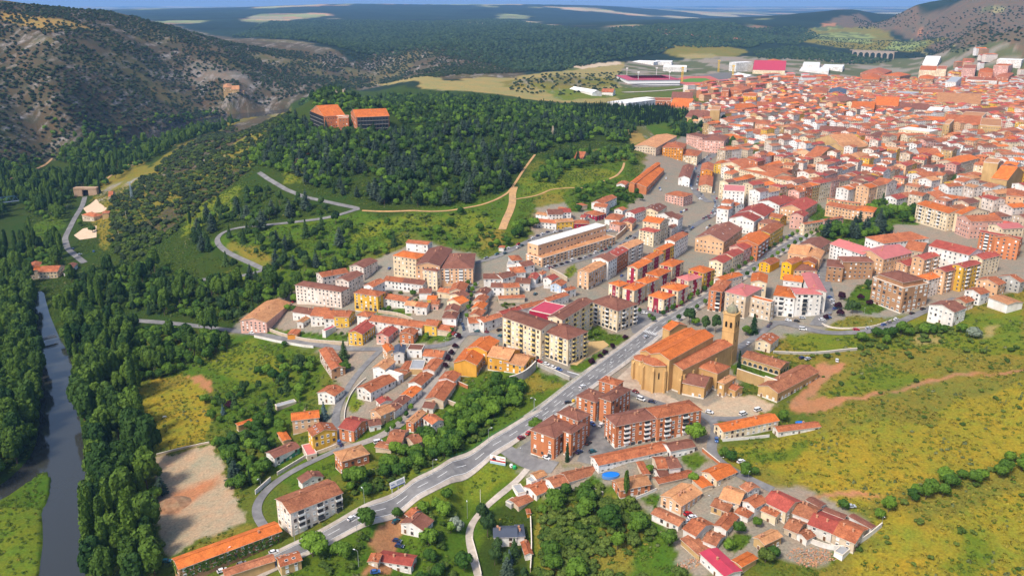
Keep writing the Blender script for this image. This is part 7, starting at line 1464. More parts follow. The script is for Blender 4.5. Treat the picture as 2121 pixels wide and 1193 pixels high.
def add_wing(root, wg, rnd, near, first, nwin):
    cx, cy, rot, w, d, zb, ze, h, rk, wall, rc, st, opts = wg
    opts = opts.split(); brick = wall in 'BT'
    if rk == 'f' and st <= 1 and rc in 'otmnbr': rk = 'ga' if w >= d else 'gc'; opts.append('low')   # tiled lean-tos have a shallow pitch
    M = Matrix.Translation((cx, cy, ze)) @ Matrix.Rotation(rot, 4, 'Z')
    L = root.matrix_world.inverted() @ M if False else Matrix.Translation(-Vector(root['_o'])) @ M
    wc = COLW[wall]; j = rnd.uniform(0.93, 1.07); wc = tuple(min(0.85, c*j) for c in wc)
    if 'orangewall' in opts: wc = (0.66, 0.33, 0.05)
    H0 = ze-zb
    # walls
    mb = MB(); w2, d2 = w/2, d/2
    P = [(-w2, -d2), (w2, -d2), (w2, d2), (-w2, d2)]
    flat = rk == 'f'
    pk = rnd.uniform(0.30, 0.40) if 'low' not in opts else 0.16
    if st >= 4: pk *= 0.85
    top = 0.0
    for i in range(4):
        a, b = P[i], P[(i+1) % 4]
        mb.face([(a[0], a[1], -H0), (b[0], b[1], -H0), (b[0], b[1], top), (a[0], a[1], top)])
    if not flat:
        rkk = {'ga': 'gx', 'gc': 'gy', 'h': 'h'}[rk]
        fs, tri, rid, rh, dz = roof_parts(w, d, rkk, pk)
        for t in tri: mb.face(t)
    else: mb.face([(x, y, top) for x, y in P])
    wo = mb.build('wall', MAT['brick' if brick else 'plaster'], root, wc); wo.matrix_local = L
    # plinth
    if near:
        pb = MB(); e = 0.05
        pb.prism([(-w2-e, -d2-e), (w2+e, -d2-e), (w2+e, d2+e), (-w2-e, d2+e)], -H0, -H0+min(1.5, H0*0.25), 0, False)
        q = pb.build('plinth', MAT['trim'], root); q.matrix_local = L
    # roof
    rcol = COLR[rc]; j = rnd.uniform(0.9, 1.1); rcol = tuple(c*j for c in rcol)
    rm = MAT['sheet'] if rc in 'cwgd' or (rc == 'p') else MAT['tiles_old' if rc in 'mt' else 'tiles']
    mb = MB(); th = 0.22
    if flat:
        rh = 0.4; pa = 0.3
        for (x0, x1, y0, y1) in ((-w2-.08, w2+.08, -d2-.08, -d2+.25), (-w2-.08, w2+.08, d2-.25, d2+.08), (-w2-.08, -w2+.25, -d2+.25, d2-.25), (w2-.25, w2+.08, -d2+.25, d2-.25)):
            mb.box(x0, x1, y0, y1, -0.15, 0.45, 1)
        mb.face([(-w2+.25, -d2+.25, .12), (w2-.25, -d2+.25, .12), (w2-.25, d2-.25, .12), (-w2+.25, d2-.25, .12)], 0, [(0, 0), (w, 0), (w, d), (0, d)])
        ro = mb.build('roof', [rm, MAT['trim']], root, rcol)
    else:
        for pts, ax in fs:
            uv = [((p[0], p[1]) if ax == 'y' else (p[1], p[0])) for p in pts]
            mb.face([(p[0], p[1], p[2]+th) for p in pts], 0, uv)
            mb.face([(p[0], p[1], p[2]+0.02) for p in pts][::-1], 1)
        X, Y = w2+.5, d2+.5
        def edge(a, b):
            mb.face([(a[0], a[1], a[2]+.02), (b[0], b[1], b[2]+.02), (b[0], b[1], b[2]+th), (a[0], a[1], a[2]+th)], 1)
        for pts, ax in fs:
            n = len(pts)
            for i in range(n):
                a, b = pts[i], pts[(i+1) % n]
                onx = abs(abs(a[0])-X) < 1e-6 and abs(abs(b[0])-X) < 1e-6 and a[0]*b[0] > 0; ony = abs(abs(a[1])-Y) < 1e-6 and abs(abs(b[1])-Y) < 1e-6 and a[1]*b[1] > 0
                if onx or ony: edge(a, b)
        if near:
            for a, b in rid: mb.tube((a[0], a[1], a[2]+th+.02), (b[0], b[1], b[2]+th+.02), .17, .17, 5, 0)
        ro = mb.build('roof', [rm, MAT['trim']], root, rcol)
    ro.matrix_local = L
    # chimneys and skylights belong to the roof
    if not flat and st >= 1 and 'nowin' not in opts:
        n = 8 if 'chim8' in opts else 4 if 'chim4' in opts else (rnd.choice((1, 2, 2)) if near else rnd.choice((0, 1)))
        if w*d > 600: n += 2
        for k in range(n):
            x = rnd.uniform(-0.38, 0.38)*w; y = rnd.uniform(-0.38, 0.38)*d
            if rk == 'ga': y = rnd.choice((-1, 1))*d*rnd.uniform(0.05, 0.2); z = (d2-abs(y))*pk
            elif rk == 'gc': x = rnd.choice((-1, 1))*w*rnd.uniform(0.05, 0.2); z = (w2-abs(x))*pk
            else: x *= 0.4; y *= 0.4; z = min(w2-abs(x), d2-abs(y))*pk
            child('chimney', chimney_mesh(), ro, (x, y, z+th))
        if 'sky' in opts:
            for k in range(5):
                s = -1 if k % 2 else 1
                if rk == 'ga': y = s*d*0.25; x = (k-2)*w*0.18; child('skylight', skylight_mesh(), ro, (x, y, (d2-abs(y))*pk+th), 0, -s*math.atan(pk))
                else:
                    x = s*w*0.25; y = (k-2)*d*0.18; o = child('skylight', skylight_mesh(), ro, (x, y, (w2-abs(x))*pk+th)); o.rotation_euler = (0, s*math.atan(pk), 0)
    # windows, doors, balconies on the walls turned to the view
    sides = {'A': (0, -d2, 0.0, w, 'x'), 'C': (-w2, 0, -math.pi/2, d, 'y'), 'b': (0, d2, math.pi, w, 'x'), 'd': (w2, 0, math.pi/2, d, 'y')}
    fw = MB(); cnt = 0
    for sd, (sx, sy, sr, ln, ax) in sides.items():
        nrm = Vector((math.sin(sr), -math.cos(sr), 0)); wn = Matrix.Rotation(rot, 3, 'Z') @ nrm
        if wn.x*(-cx)+wn.y*(-cy) <= 0.05*math.hypot(cx, cy): continue
        side = MB()
        R_ = Matrix.Rotation(sr, 4, 'Z')
        def put(name, me, u, z, color=None):
            p = R_ @ Vector((u, 0, 0)); o = link(bpy.data.objects.new(name, me), root)
            o.matrix_local = L @ Matrix.Translation((sx+p.x+nrm.x*0.015, sy+p.y+nrm.y*0.015, z)) @ R_
            return o
        if 'redband' in opts and sd in 'A': put('garage_door', door_mesh(min(ln*0.5, 6), 2.4, 'redpaint'), ln*0.08, -h+0.3)
        if 'greenwall' in opts and sd == 'A':
            g = MB(); g.face([(ln*.5, -.04, -h), (ln*.5, -.04, -.6), (-ln*.5, -.04, -h*.98)][::-1]); put('green_wall', g.mesh('green_wall', MAT['greenpaint']), 0, 0)
        if 'ivy' in opts:
            n = int(ln*h*2.2*(0.45 if ax == 'x' else 1)); lim = (-ln/2, -ln/2+ln*0.45) if ax == 'x' else (-ln/2, ln/2)
            if cx > 0 or True:
                u = RNG.uniform(lim[0], lim[1], n) if ax != 'x' else RNG.uniform(-ln/2 if rot < 0.5 else -ln/2, 0, n)
                v = RNG.uniform(-h, -0.2, n)
                put('ivy', cards_mesh('ivy', np.stack([u, RNG.uniform(-.3, -.05, n), v], -1), np.array([[0, -1, .3]])+RNG.normal(size=(n, 3))*.4, .42, MAT['ivy']), 0, 0)['kind'] = 'stuff'
        if 'nowin' in opts or 'blank' in opts and sd == 'A' or 'blank='+sd in opts: continue
        sh = h/st
        n = max(1, int((ln-0.8)/(3.1 if st < 5 else 3.4)))
        if 'win2' in opts: n = max(1, int(ln/4.2))
        if 'glass='+sd in opts or ('glass=A' in opts and sd == 'd' and False):
            for s in range(st):
                z = -h+s*sh
                gb = MB(); gb.box(-ln*.46, ln*.46, -.05, .02, 0.4, sh-.5, 1); gb.box(-ln*.48, ln*.48, -1.5, 0, -.1, .1, 0); gb.box(-ln*.48, ln*.48, -1.5, -1.44, .1, 1.0, 2)
                for k in range(int(ln/4)+1):
                    x = -ln*.47+k*ln*.94/max(1, int(ln/4)); gb.box(x-.12, x+.12, -1.5, 0, .1, sh-.1, 2)
                put('gallery', gb.mesh('gallery', [MAT['trim'], MAT['glass'], MAT['metal']]), 0, z)
            continue
        crim = 'crim' in opts
        if crim:
            cb = MB(); cb.box(-ln*.16, ln*.16, -.06, .01, -h, -0.1); cb.box(-ln/2, ln/2, -.07, .01, -h, -h+2.6); put('crimson_panel', cb.mesh('crimson_panel', MAT['crimson']), 0, 0)
        bal = 'bal='+sd in opts
        bcols = set()
        if bal and n >= 2: bcols = set(range(1, n, 3)) if n > 3 else {1}
        hasdoor = False
        for s in range(st):
            z = -h+s*sh+min(0.95, sh*0.32)
            for k in range(n):
                u = (k+0.5-n/2)*(ln-0.8)/n
                if s == 0:
                    if 'arc' in opts:
                        nwin[0] += 1
                        ab = MB(); r_ = 1.15
                        pts = [(r_*math.cos(a), r_*math.sin(a)) for a in [math.pi*q/8 for q in range(9)]]
                        ab.face([(-r_, -.03, -1.0), (r_, -.03, -1.0), *[(p[0], -.03, 1.0+p[1]) for p in pts]], 0)
                        for q in range(8): ab.face([(pts[q][0], -.05, 1+pts[q][1]), (pts[q+1][0], -.05, 1+pts[q+1][1]), (pts[q+1][0]*1.15, -.05, 1+pts[q+1][1]*1.15), (pts[q][0]*1.15, -.05, 1+pts[q][1]*1.15)], 1)
                        put('arch', ab.mesh('arch', [MAT['glass'], MAT['trim']]), u, -h+1.0); continue
                    if not hasdoor and (k == n//2 or rnd.random() < 0.2) and near:
                        hasdoor = True; put('door', door_mesh(1.1 if st < 4 else 2.2, 2.1, rnd.choice(('wood', 'wood', 'frame', 'metal'))), u, -h+0.05); continue
                    if st >= 4 and near and rnd.random() < .5:
                        put('shopfront', door_mesh(min(2.4, ln/n*.8), 2.3, rnd.choice(('metal', 'shutter', 'glass'))), u, -h+.1); continue
                if crim and abs(u) < ln*.16 and s > 0 and n > 2: pass
                if k in bcols and s > 0:
                    if near: put('balcony', balcony_mesh(min(3.2, (ln-.8)/n*1.25), 'bayyellow' if wall == 'C' and st == 6 else 'frame' if rnd.random() < .75 else 'metal'), u, -h+s*sh+.15)
                    else:
                        ww = min(3.0, ln/n); pp = [R_ @ Vector((u+q*ww/2, -0.5*0, 0)) for q in (-1, 1)]
                        side.box(u-ww/2, u+ww/2, -.9, 0, -h+s*sh+.1, -h+s*sh+1.1, 1)
                        side.face([(u-ww/2, -.03, -h+s*sh+1.1), (u+ww/2, -.03, -h+s*sh+1.1), (u+ww/2, -.03, -h+s*sh+2.4), (u-ww/2, -.03, -h+s*sh+2.4)], 0)
                    continue
                if rnd.random() < (0.65 if 'few' in opts else 0.06): continue
                ww = 1.15 if 'win2' not in opts else 1.9; hh = min(1.35, sh*0.5)
                if near:
                    put('window', window_mesh(ww, hh, rnd.choice((0, 0, 1, 1, 2, 3))), u, z); nwin[0] += 1
                else:
                    side.face([(u-ww/2, -.04, z), (u+ww/2, -.04, z), (u+ww/2, -.04, z+hh), (u-ww/2, -.04, z+hh)], 0 if rnd.random() < .8 else 1)
                    side.box(u-ww/2-.1, u+ww/2+.1, -.16, 0, z-.16, z, 1)
        T = Matrix.Translation((sx+nrm.x*.02, sy+nrm.y*.02, 0)) @ R_
        for f, mi in zip(side.f, side.m): fw.face([T @ Vector(side.v[i]) for i in f], mi)
    if fw.f:
        o = fw.build('windows', [MAT['glass'], MAT['frame']], root); o.matrix_local = L; o['kind'] = 'stuff'
    c, s = math.cos(rot), math.sin(rot); a = -w2-1
    while a < w2+1:
        b = -d2-1
        while b < d2+1:
            occupy(cx+a*c-b*s, cy+a*s+b*c); b += 2.5
        a += 2.5
MAT['bayyellow'] = basic('balcony_yellow', (0.62, 0.47, 0.16), 0.8, 0.1, 1.0)
FOOT = []
CATS = (('block', 'apartment block'), ('apartment', 'apartment block'), ('tower', 'tower block'), ('shed', 'shed'), ('barn', 'barn'), ('hut', 'hut'), ('garage', 'garage'), ('hall', 'hall'), ('cottage', 'cottage'), ('row', 'terrace'), ('terrace', 'terrace'), ('villa', 'villa'), ('hotel', 'hotel'), ('annexe', 'annexe'), ('house', 'house'))
def building(name, label, wings, near=None, cat=None, group=None, seed=0):
    rnd = random.Random(seed*31+len(label))
    w0 = wings[0]
    root = empty(name, (w0[0], w0[1], w0[5])); root['_o'] = (w0[0], w0[1], w0[5])
    dist = math.hypot(w0[0], w0[1])
    if near is None: near = dist < 620
    if not cat: cat = next((c for k, c in CATS if k in name), 'building')
    nwin = [0]
    for i, wg in enumerate(wings):
        add_wing(root, wg, rnd, near, i == 0, nwin)
        FOOT.append((wg[0], wg[1], wg[2], wg[3], wg[4]))
    del root['_o']
    return tag(root, label, cat, group)
for i, (name, label, wings) in enumerate(BUILDINGS): building(name, label, wings, seed=i)

# ------------------------------------------------------------------ the sandstone church with its bell tower
MAT['dark'] = basic('dark_opening', (0.012, 0.010, 0.009), 1.0, 0.1, 1.0)
MAT['dome'] = basic('dome_stone', (0.25, 0.22, 0.15), 0.9, 0.3, 1.0, (0.18, 0.19, 0.12), 0.5)
MAT['stone'] = wall_mat('sandstone', True)
STONE = (0.56, 0.345, 0.14)
def build_church():
    b0 = CHURCH_BODIES[0]
    root = empty('church', (b0[0], b0[1], 0.5)); root['_o'] = (b0[0], b0[1], 0.5); O = Vector((b0[0], b0[1], 0.5))
    rnd = random.Random(5)
    for wg in CHURCH_BODIES: add_wing(root, wg, rnd, True, False, [0])
    for o in root.children:
        if o.name.startswith('wall'): o.color = (*STONE, 1); o.data.materials[0] = MAT['stone']
    del root['_o']
    # stepped buttresses along the aisles
    bm = MB(); bm.box(-.7, .7, -1.5, 0.2, 0, 8.5); bm.box(-.62, .62, -1.0, 0.2, 8.5, 11.5)
    bm.face([(-.7, -1.5, 8.5), (.7, -1.5, 8.5), (.62, -1.0, 9.4), (-.62, -1.0, 9.4)])
    me = bm.mesh('buttress', MAT['stone'])
    def butt(wg, u, side, sc=1.0):
        cx, cy, rot, w, d = wg[:5]
        M = Matrix.Translation((cx, cy, wg[5]+0.4)) @ Matrix.Rotation(rot, 4, 'Z')
        sr, p = {'A': (0, (u, -d/2, 0)), 'C': (-math.pi/2, (-w/2, u, 0)), 'b': (math.pi, (u, d/2, 0))}[side]
        o = link(bpy.data.objects.new('buttress', me), root); o.color = (*STONE, 1)
        o.matrix_local = Matrix.Translation(-O) @ M @ Matrix.Translation(p) @ Matrix.Rotation(sr, 4, 'Z') @ Matrix.Diagonal((1, 1, sc, 1))
    A = CHURCH_BODIES[2]
    for u in (-0.47, -0.3, -0.05, 0.15): butt(A, u*A[3], 'A')
    for u in (-0.46, 0.46): butt(A, u*A[4], 'C')
    B = CHURCH_BODIES[1]
    for u in (-0.46, 0.46): butt(B, u*B[4], 'C')
    for u in (-0.4, 0, 0.4): butt(B, u*B[3], 'b')
    # tall narrow windows of the apse and aisles
    for (x, y, z, h, r) in CHURCH_APSES:
        n = 8; a0 = 0.8
        pts = [(r*math.cos(a0+2*math.pi*(k+.5)/n), r*math.sin(a0+2*math.pi*(k+.5)/n)) for k in range(n)]
        mb = MB(); mb.prism(pts, -1.5, h); ap = mb.build('apse', MAT['stone'], root, STONE); ap.location = (x-O.x, y-O.y, z-O.z)
        rb = MB(); q = 1.06
        for k in range(n):
            a, b = pts[k], pts[(k+1) % n]
            rb.face([(a[0]*q, a[1]*q, h+.1), (b[0]*q, b[1]*q, h+.1), (0, 0, h+r*.36)], 0, [(0, 0), (6, 0), (3, 6)])
            rb.face([(a[0]*q, a[1]*q, h-.15), (b[0]*q, b[1]*q, h-.15), (b[0]*q, b[1]*q, h+.1), (a[0]*q, a[1]*q, h+.1)], 1)
        rb.build('apse_roof', [MAT['tiles_old'], MAT['trim']], ap, COLR['t'])
        for k in range(n):
            a = a0+2*math.pi*(k+.5)/n
            wb = MB(); wb.box(-.55, .55, -1.1, .4, -1.5, h*.82); wb.face([(-.55, -1.1, h*.82), (.55, -1.1, h*.82), (.55, .2, h*.93), (-.55, .2, h*.93)])
            o = wb.build('buttress', MAT['stone'], ap, STONE); o.location = (r*math.cos(a), r*math.sin(a), 0); o.rotation_euler = (0, 0, a+math.pi/2)
            if k % 2 == 0:
                lb = MB(); lb.face([(-.4, -.05, 0), (.4, -.05, 0), (.4, -.05, 3.6), (0, -.05, 4.2), (-.4, -.05, 3.6)])
                am = a+math.pi/n; rr = r*math.cos(math.pi/n)
                o = lb.build('lancet_window', MAT['dark'], ap); o.location = (rr*math.cos(am), rr*math.sin(am), h*.5); o.rotation_euler = (0, 0, am+math.pi/2)
    # bell tower
    cx, cy, rot, w, d, zb, ze, h = CHURCH_TOWER[:8]; s = 3.7
    tw = empty('bell_tower', (0, 0, 0)); tw.parent = root; tw.location = (cx-O.x, cy-O.y, zb-O.z); tw.rotation_euler = (0, 0, rot)
    Hh = ze-zb
    mb = MB(); mb.box(-s, s, -s, s, 0, Hh, 0, False); mb.build('shaft', MAT['stone'], tw, STONE)
    for z, e, t in ((Hh*.66, .22, .4), (Hh*.99, .45, .55), (Hh*.3, .15, .35)):
        c = MB(); c.box(-s-e, s+e, -s-e, s+e, z, z+t); c.build('cornice', MAT['stone'], tw, tuple(k*1.08 for k in STONE))
    ob = MB(); pts = [(.72*math.cos(a), .72*math.sin(a)) for a in [math.pi*q/8 for q in range(9)]]
    ob.face([(-.72, -.03, 0), (.72, -.03, 0), *[(p[0], -.03, 2.9+p[1]) for p in pts]])
    fr = [(-.95, 0), (-.95, 2.9)] + [(-p[0]*1.32, 2.9+p[1]*1.32) for p in pts] + [(.95, 0)]
    for a, b, c_, d_ in ((-.95, -.72, 0, 2.9), (.72, .95, 0, 2.9)): ob.box(a, b, -.12, 0, c_, d_, 1)
    for q in range(8): ob.face([(pts[q][0], -.12, 2.9+pts[q][1]), (pts[q+1][0], -.12, 2.9+pts[q+1][1]), (pts[q+1][0]*1.3, -.12, 2.9+pts[q+1][1]*1.3), (pts[q][0]*1.3, -.12, 2.9+pts[q][1]*1.3)], 1)
    om = ob.mesh('belfry_opening', [MAT['dark'], MAT['stone']])
    for k in range(4):
        a = k*math.pi/2; n = Vector((math.sin(a), -math.cos(a), 0)); t = Vector((math.cos(a), math.sin(a), 0))
        for u in (-1.5, 1.5):
            o = link(bpy.data.objects.new('belfry_opening', om), tw); o.location = n*(s+.02)+t*u+Vector((0, 0, Hh*.74)); o.rotation_euler = (0, 0, a); o.color = (*STONE, 1)
        o = MB(); o.box(-.3, .3, -.05, 0, 0, 1.2); q = o.build('slit_window', MAT['dark'], tw); q.location = n*(s+.01)+Vector((0, 0, Hh*.45)); q.rotation_euler = (0, 0, a)
    dm = MB(); prof = [(3.5, 0), (3.5, 1.0), (3.2, 2.2), (2.5, 3.4), (1.5, 4.3), (.55, 4.8), (.5, 5.6), (.7, 5.7), (.0, 6.9)]
    for i in range(len(prof)-1):
        for k in range(8):
            a, b = 2*math.pi*(k+.5)/8, 2*math.pi*(k+1.5)/8; (r0, z0), (r1, z1) = prof[i], prof[i+1]
            dm.face([(r0*math.cos(a), r0*math.sin(a), z0), (r0*math.cos(b), r0*math.sin(b), z0), (r1*math.cos(b), r1*math.sin(b), z1), (r1*math.cos(a), r1*math.sin(a), z1)])
    o = dm.build('dome', MAT['dome'], tw); o.location = (0, 0, Hh+.5)
    cr = MB(); cr.tube((0, 0, 0), (0, 0, 2.2), .06, .05, 5); cr.box(-.5, .5, -.05, .05, 1.4, 1.5); q = cr.build('cross', MAT['metal'], tw); q.location = (0, 0, Hh+7.3)
    for sx in (-1, 1):
        for sy in (-1, 1):
            p = MB(); p.tube((0, 0, 0), (0, 0, 1.6), .28, .05, 6); q = p.build('pinnacle', MAT['stone'], tw, STONE); q.location = (sx*s, sy*s, Hh+.6)
    for a in range(-2, 3):
        for b in range(-2, 3): occupy(cx+a*3, cy+b*3)
    tag(root, 'large sandstone church with orange roofs, apse and square domed bell tower', 'church')
build_church()

# ------------------------------------------------------------------ the close-built old town between the landmarks
WALLN = dict(W='white', C='cream', E='beige', P='peach', H='pale', K='pink', Y='yellow', B='brick', S='stone', T='tan brick', G='grey')
ROOFN = dict(t='terracotta', o='orange', r='red', b='brown', n='tan', p='pinkish', m='mottled')
def fill_town():
    rnd = random.Random(77); made = []; used = set(); far = []
    marks = [(w[0][0], w[0][1], l) for n, l, w in BUILDINGS if w[0][1] > 560 and w[0][0] > 100]
    def short(l):
        return ' '.join(l.split(' with ')[0].split(' beside ')[0].split(' in the ')[0].split(',')[0].split(' at the ')[0].split(' behind ')[0].split()[:6])
    districts = [(330, 760, 0.62), (520, 760, 0.30), (420, 980, 0.78), (700, 950, 0.12), (330, 1200, 0.55), (650, 1250, 0.35), (480, 1500, 0.7), (900, 1500, 0.2), (800, 1200, 0.45)]
    cand = []
    for poly, tall in ((TOWN, False), (TOWN_SPARSE, True)):
        A = np.array(poly, float); x0, y0 = A.min(0); x1, y1 = A.max(0)
        for di, (dx, dy, ang) in enumerate(districts):
            c, s = math.cos(ang), math.sin(ang); v = -900; row = 0
            while v < 900:
                dep = rnd.uniform(11, 14); u = -900
                while u < 900:
                    wd = rnd.uniform(9, 19) if not tall else rnd.uniform(18, 40)
                    px_ = dx+(u+wd/2)*c-(v+dep/2)*s; py_ = dy+(u+wd/2)*s+(v+dep/2)*c
                    if x0 < px_ < x1 and y0 < py_ < y1 and min(range(len(districts)), key=lambda k: (districts[k][0]-px_)**2+(districts[k][1]-py_)**2) == di:
                        cand.append((px_, py_, ang, wd, dep, tall))
                    u += wd+(0.1 if rnd.random() < .8 else rnd.uniform(5, 12)) if not tall else wd+rnd.uniform(10, 25)
                row += 1; v += dep+(rnd.uniform(11, 17) if row % 2 == 0 else rnd.uniform(4, 11)) if not tall else dep+rnd.uniform(16, 30)
    ins = np.zeros(len(cand), bool); P = np.array([(a[0], a[1]) for a in cand])
    for poly, tall in ((TOWN, False), (TOWN_SPARSE, True)):
        m = np.array([a[5] == tall for a in cand]); ins |= m & (poly_sd(poly, P[:, 0], P[:, 1]) < -2)
    houses = []
    for k in np.where(ins)[0]:
        x, y, ang, wd, dep, tall = cand[k]; c, s = math.cos(ang), math.sin(ang)
        busy = 0; tot = 0
        for a in np.arange(-wd/2+1, wd/2, 2.5):
            for b in np.arange(-dep/2+1, dep/2, 2.5):
                tot += 1; busy += (int((x+a*c-b*s)//3), int((y+a*s+b*c)//3)) in BUSY
        if busy > tot*0.12: continue
        st = rnd.choice((2, 3, 3, 4, 4, 5) if math.hypot(x, y) < 850 else (3, 4, 5, 5, 6, 6)) if not tall else rnd.choice((4, 5, 6))
        h = st*3.05+rnd.uniform(0, .8)
        zg = hz(x, y)
        rk = rnd.choice(('ga', 'ga', 'ga', 'gc', 'h')) if not tall else rnd.choice(('h', 'f', 'ga'))
        wall = rnd.choice('WWWWCCCEEPHHHKYBS'); rc = rnd.choice('tttttoorrrbbbnmm')
        if tall: wall = rnd.choice('WCPBTH'); rc = rnd.choice('ttorp')
        houses.append((x, y, ang+rnd.gauss(0, .02), wd-.15, dep, zg-1.5, zg+h, h, rk, wall, rc, st, ''))
    houses.sort(key=lambda q: math.hypot(q[0], q[1])/(q[7]*q[3])**.5)
    one, rest = houses[:270], houses[270:]
    for i, q in enumerate(one):
        x, y = q[0], q[1]
        size = 'small' if q[3] < 11 else 'long' if q[3] > 16 else 'tall' if q[11] >= 4 else 'low' if q[11] == 2 else ''
        rn = ROOFN[q[10]]+' '+{'ga': 'gabled', 'gc': 'gabled', 'h': 'hipped', 'f': 'flat'}[q[8]]+' roof'
        base = ' '.join(t for t in (size, WALLN[q[9]], 'house with', rn) if t)
        order = sorted(marks, key=lambda m: (m[0]-x)**2+(m[1]-y)**2)[:4]; lab = None
        for m in order:
            dx, dy = x-m[0], y-m[1]
            rel = ('behind the ' if dy > 0 else 'in front of the ') if abs(dy) > abs(dx) else ('right of the ' if dx > 0 else 'left of the ')
            t = ' '.join((base+' '+rel+short(m[2])).split()[:16])
            if t not in used: lab = t; break
        lab = lab or t; used.add(lab)
        building('town_house' if not q[11] >= 5 else 'town_block', lab, [q], near=False, cat='house' if q[11] < 5 else 'apartment block', group='old town houses', seed=1000+i)
    # beyond the 270 that show largest: one mass
    if rest:
        root = empty('distant_houses', (rest[0][0], rest[0][1], 0)); tag(root, kind='stuff')
        mb = MB(); WK = 'WCEPHKYBST'; RKs = 'torbnmpcwgd'
        mats = []
        for k in WK:
            mats.append(basic('far_wall_'+WALLN[k].replace(' ', '_'), COLW[k], 0.9, 0.12, 0.4, None, 0.05, 0.15))
        for k in RKs:
            mats.append(basic('far_roof_'+ROOFN.get(k, 'sheet'), COLR[k], 0.85, 0.3, 0.5, tuple(min(.8, c*1.5) for c in COLR[k]), 0.12, 0.2))
        mats += [MAT['glass']]; gi = len(mats)-1
        for (x, y, rot, w, d, zb, ze, h, rk, wall, rc, st, o) in rest:
            M = Matrix.Translation((x-rest[0][0], y-rest[0][1], ze)) @ Matrix.Rotation(rot, 4, 'Z'); w2, d2 = w/2, d/2
            F_ = lambda pts, mi: mb.face([M @ Vector(p) for p in pts], mi)
            Pq = [(-w2, -d2), (w2, -d2), (w2, d2), (-w2, d2)]; wi = WK.index(wall); ri = len(WK)+RKs.index(rc)
            for i in range(4):
                a, b = Pq[i], Pq[(i+1) % 4]; F_([(a[0], a[1], zb-ze), (b[0], b[1], zb-ze), (b[0], b[1], 0), (a[0], a[1], 0)], wi)
            if rk == 'f': F_([(a, b, .05) for a, b in Pq], ri)
            else:
                fs, tri, rid, rh, dz = roof_parts(w, d, {'ga': 'gx', 'gc': 'gy', 'h': 'h'}[rk], 0.33)
                for pts, ax in fs: F_([(p[0], p[1], p[2]+.15) for p in pts], ri)
                for t in tri: F_(t, wi)
            for sr, ln, off in ((0, w, d2), (-math.pi/2, d, w2)):
                R_ = Matrix.Rotation(sr, 4, 'Z'); n = int(ln/3)
                for s_ in range(st):
                    for k in range(n):
                        u = (k+.5-n/2)*ln/n; z = -h+s_*3.1+1.0
                        F_([R_ @ Vector(p) for p in ((u-.55, -off-.04, z), (u+.55, -off-.04, z), (u+.55, -off-.04, z+1.4), (u-.55, -off-.04, z+1.4))], gi)
        mb.build('house_mass', mats, root)['kind'] = 'stuff'
        for q in rest: occupy(q[0], q[1], 6)
    return len(one), len(rest)
print('TOWN', fill_town())

# ------------------------------------------------------------------ walls, road furniture, cars and the remaining landmarks
for name, label, h, t, c, P in WALLS:
    Q = resample(P, 4.0) if len(P) > 2 else np.array(P); nn = normals(Q) if len(Q) > 1 else None
    z = HG(Q[:, 0], Q[:, 1]); mb = MB(); n = len(Q); cap = []
    L = [(Q[i]+nn[i]*t/2, Q[i]-nn[i]*t/2, z[i]) for i in range(n)]
    o0 = Vector((Q[0][0], Q[0][1], z[0]))
    V = lambda p, zz: Vector((p[0], p[1], zz))-o0
    for i in range(n-1):
        a, b = L[i], L[i+1]
        mb.face([V(a[1], a[2]-.8), V(b[1], b[2]-.8), V(b[1], b[2]+h), V(a[1], a[2]+h)]); mb.face([V(b[0], b[2]-.8), V(a[0], a[2]-.8), V(a[0], a[2]+h), V(b[0], b[2]+h)])
        mb.face([V(a[1], a[2]+h), V(b[1], b[2]+h), V(b[0], b[2]+h), V(a[0], a[2]+h)])
    for a in (L[0], L[-1]): mb.face([V(a[0], a[2]-.8), V(a[1], a[2]-.8), V(a[1], a[2]+h), V(a[0], a[2]+h)])
    root = empty(name, o0); mb.build('wall_body', MAT['brick' if c in 'BS' else 'plaster'], root, tuple(k*.9 for k in COLW[c]))
    cp = MB(); e = .08
    for i in range(n-1):
        a, b = Q[i], Q[i+1]; na, nb = nn[i]*(t/2+e), nn[i+1]*(t/2+e)
        q = [V(a-na, z[i]+h+.01), V(b-nb, z[i+1]+h+.01), V(b+nb, z[i+1]+h+.01), V(a+na, z[i]+h+.01)]; up = Vector((0, 0, .12))
        cp.face([k+up for k in q]); cp.face([q[0], q[1], q[1]+up, q[0]+up]); cp.face([q[2], q[3], q[3]+up, q[2]+up])
    cp.build('coping', MAT['trim'], root)
    tag(root, label, 'fence' if 'fence' in name else 'wall')
    for p in Q: occupy(p[0], p[1])
MR = [Q for n, w, Q in ROADLINES if n == 'main_road']; MW = [w for n, w, Q in ROADLINES if n == 'main_road']
for Q, wd, segs in zip(MR, MW, ((-1, 1), (-1, 1), (-1, 1))):
    for s in segs:
        a, b = sorted((s*(wd/2+.05), s*(wd/2+2.7)))
        ribbon('pavement', Q, a, b, .44, MAT['concrete'], 2, None, .3)
    for off in (-wd/2+.35, wd/2-.35): ribbon('road_marking', Q, off-.09, off+.09, .37, MAT['paint_white'], 1)
    for i in range(2, len(Q)-3, 4): ribbon('road_marking', Q[i:i+3], -.1, .1, .375, MAT['paint_white'], 1)
    if wd > 10:
        for off in (-wd*.22, wd*.22):
            for i in range(1, len(Q)-2, 3): ribbon('road_marking', Q[i:i+2], off-.09, off+.09, .375, MAT['paint_white'], 1)
def crossing(a, b, along, n=9, ln=3.6):
    a, b = np.array(SITE[a]), np.array(SITE[b]); d = (b-a)/n; t = np.array(along)/np.hypot(*along)
    for k in range(n):
        p = a+d*(k+.5); ribbon('zebra_stripe', np.array([p-t*ln/2, p+t*ln/2]), -.26, .26, .385, MAT['paint_white'], 1)
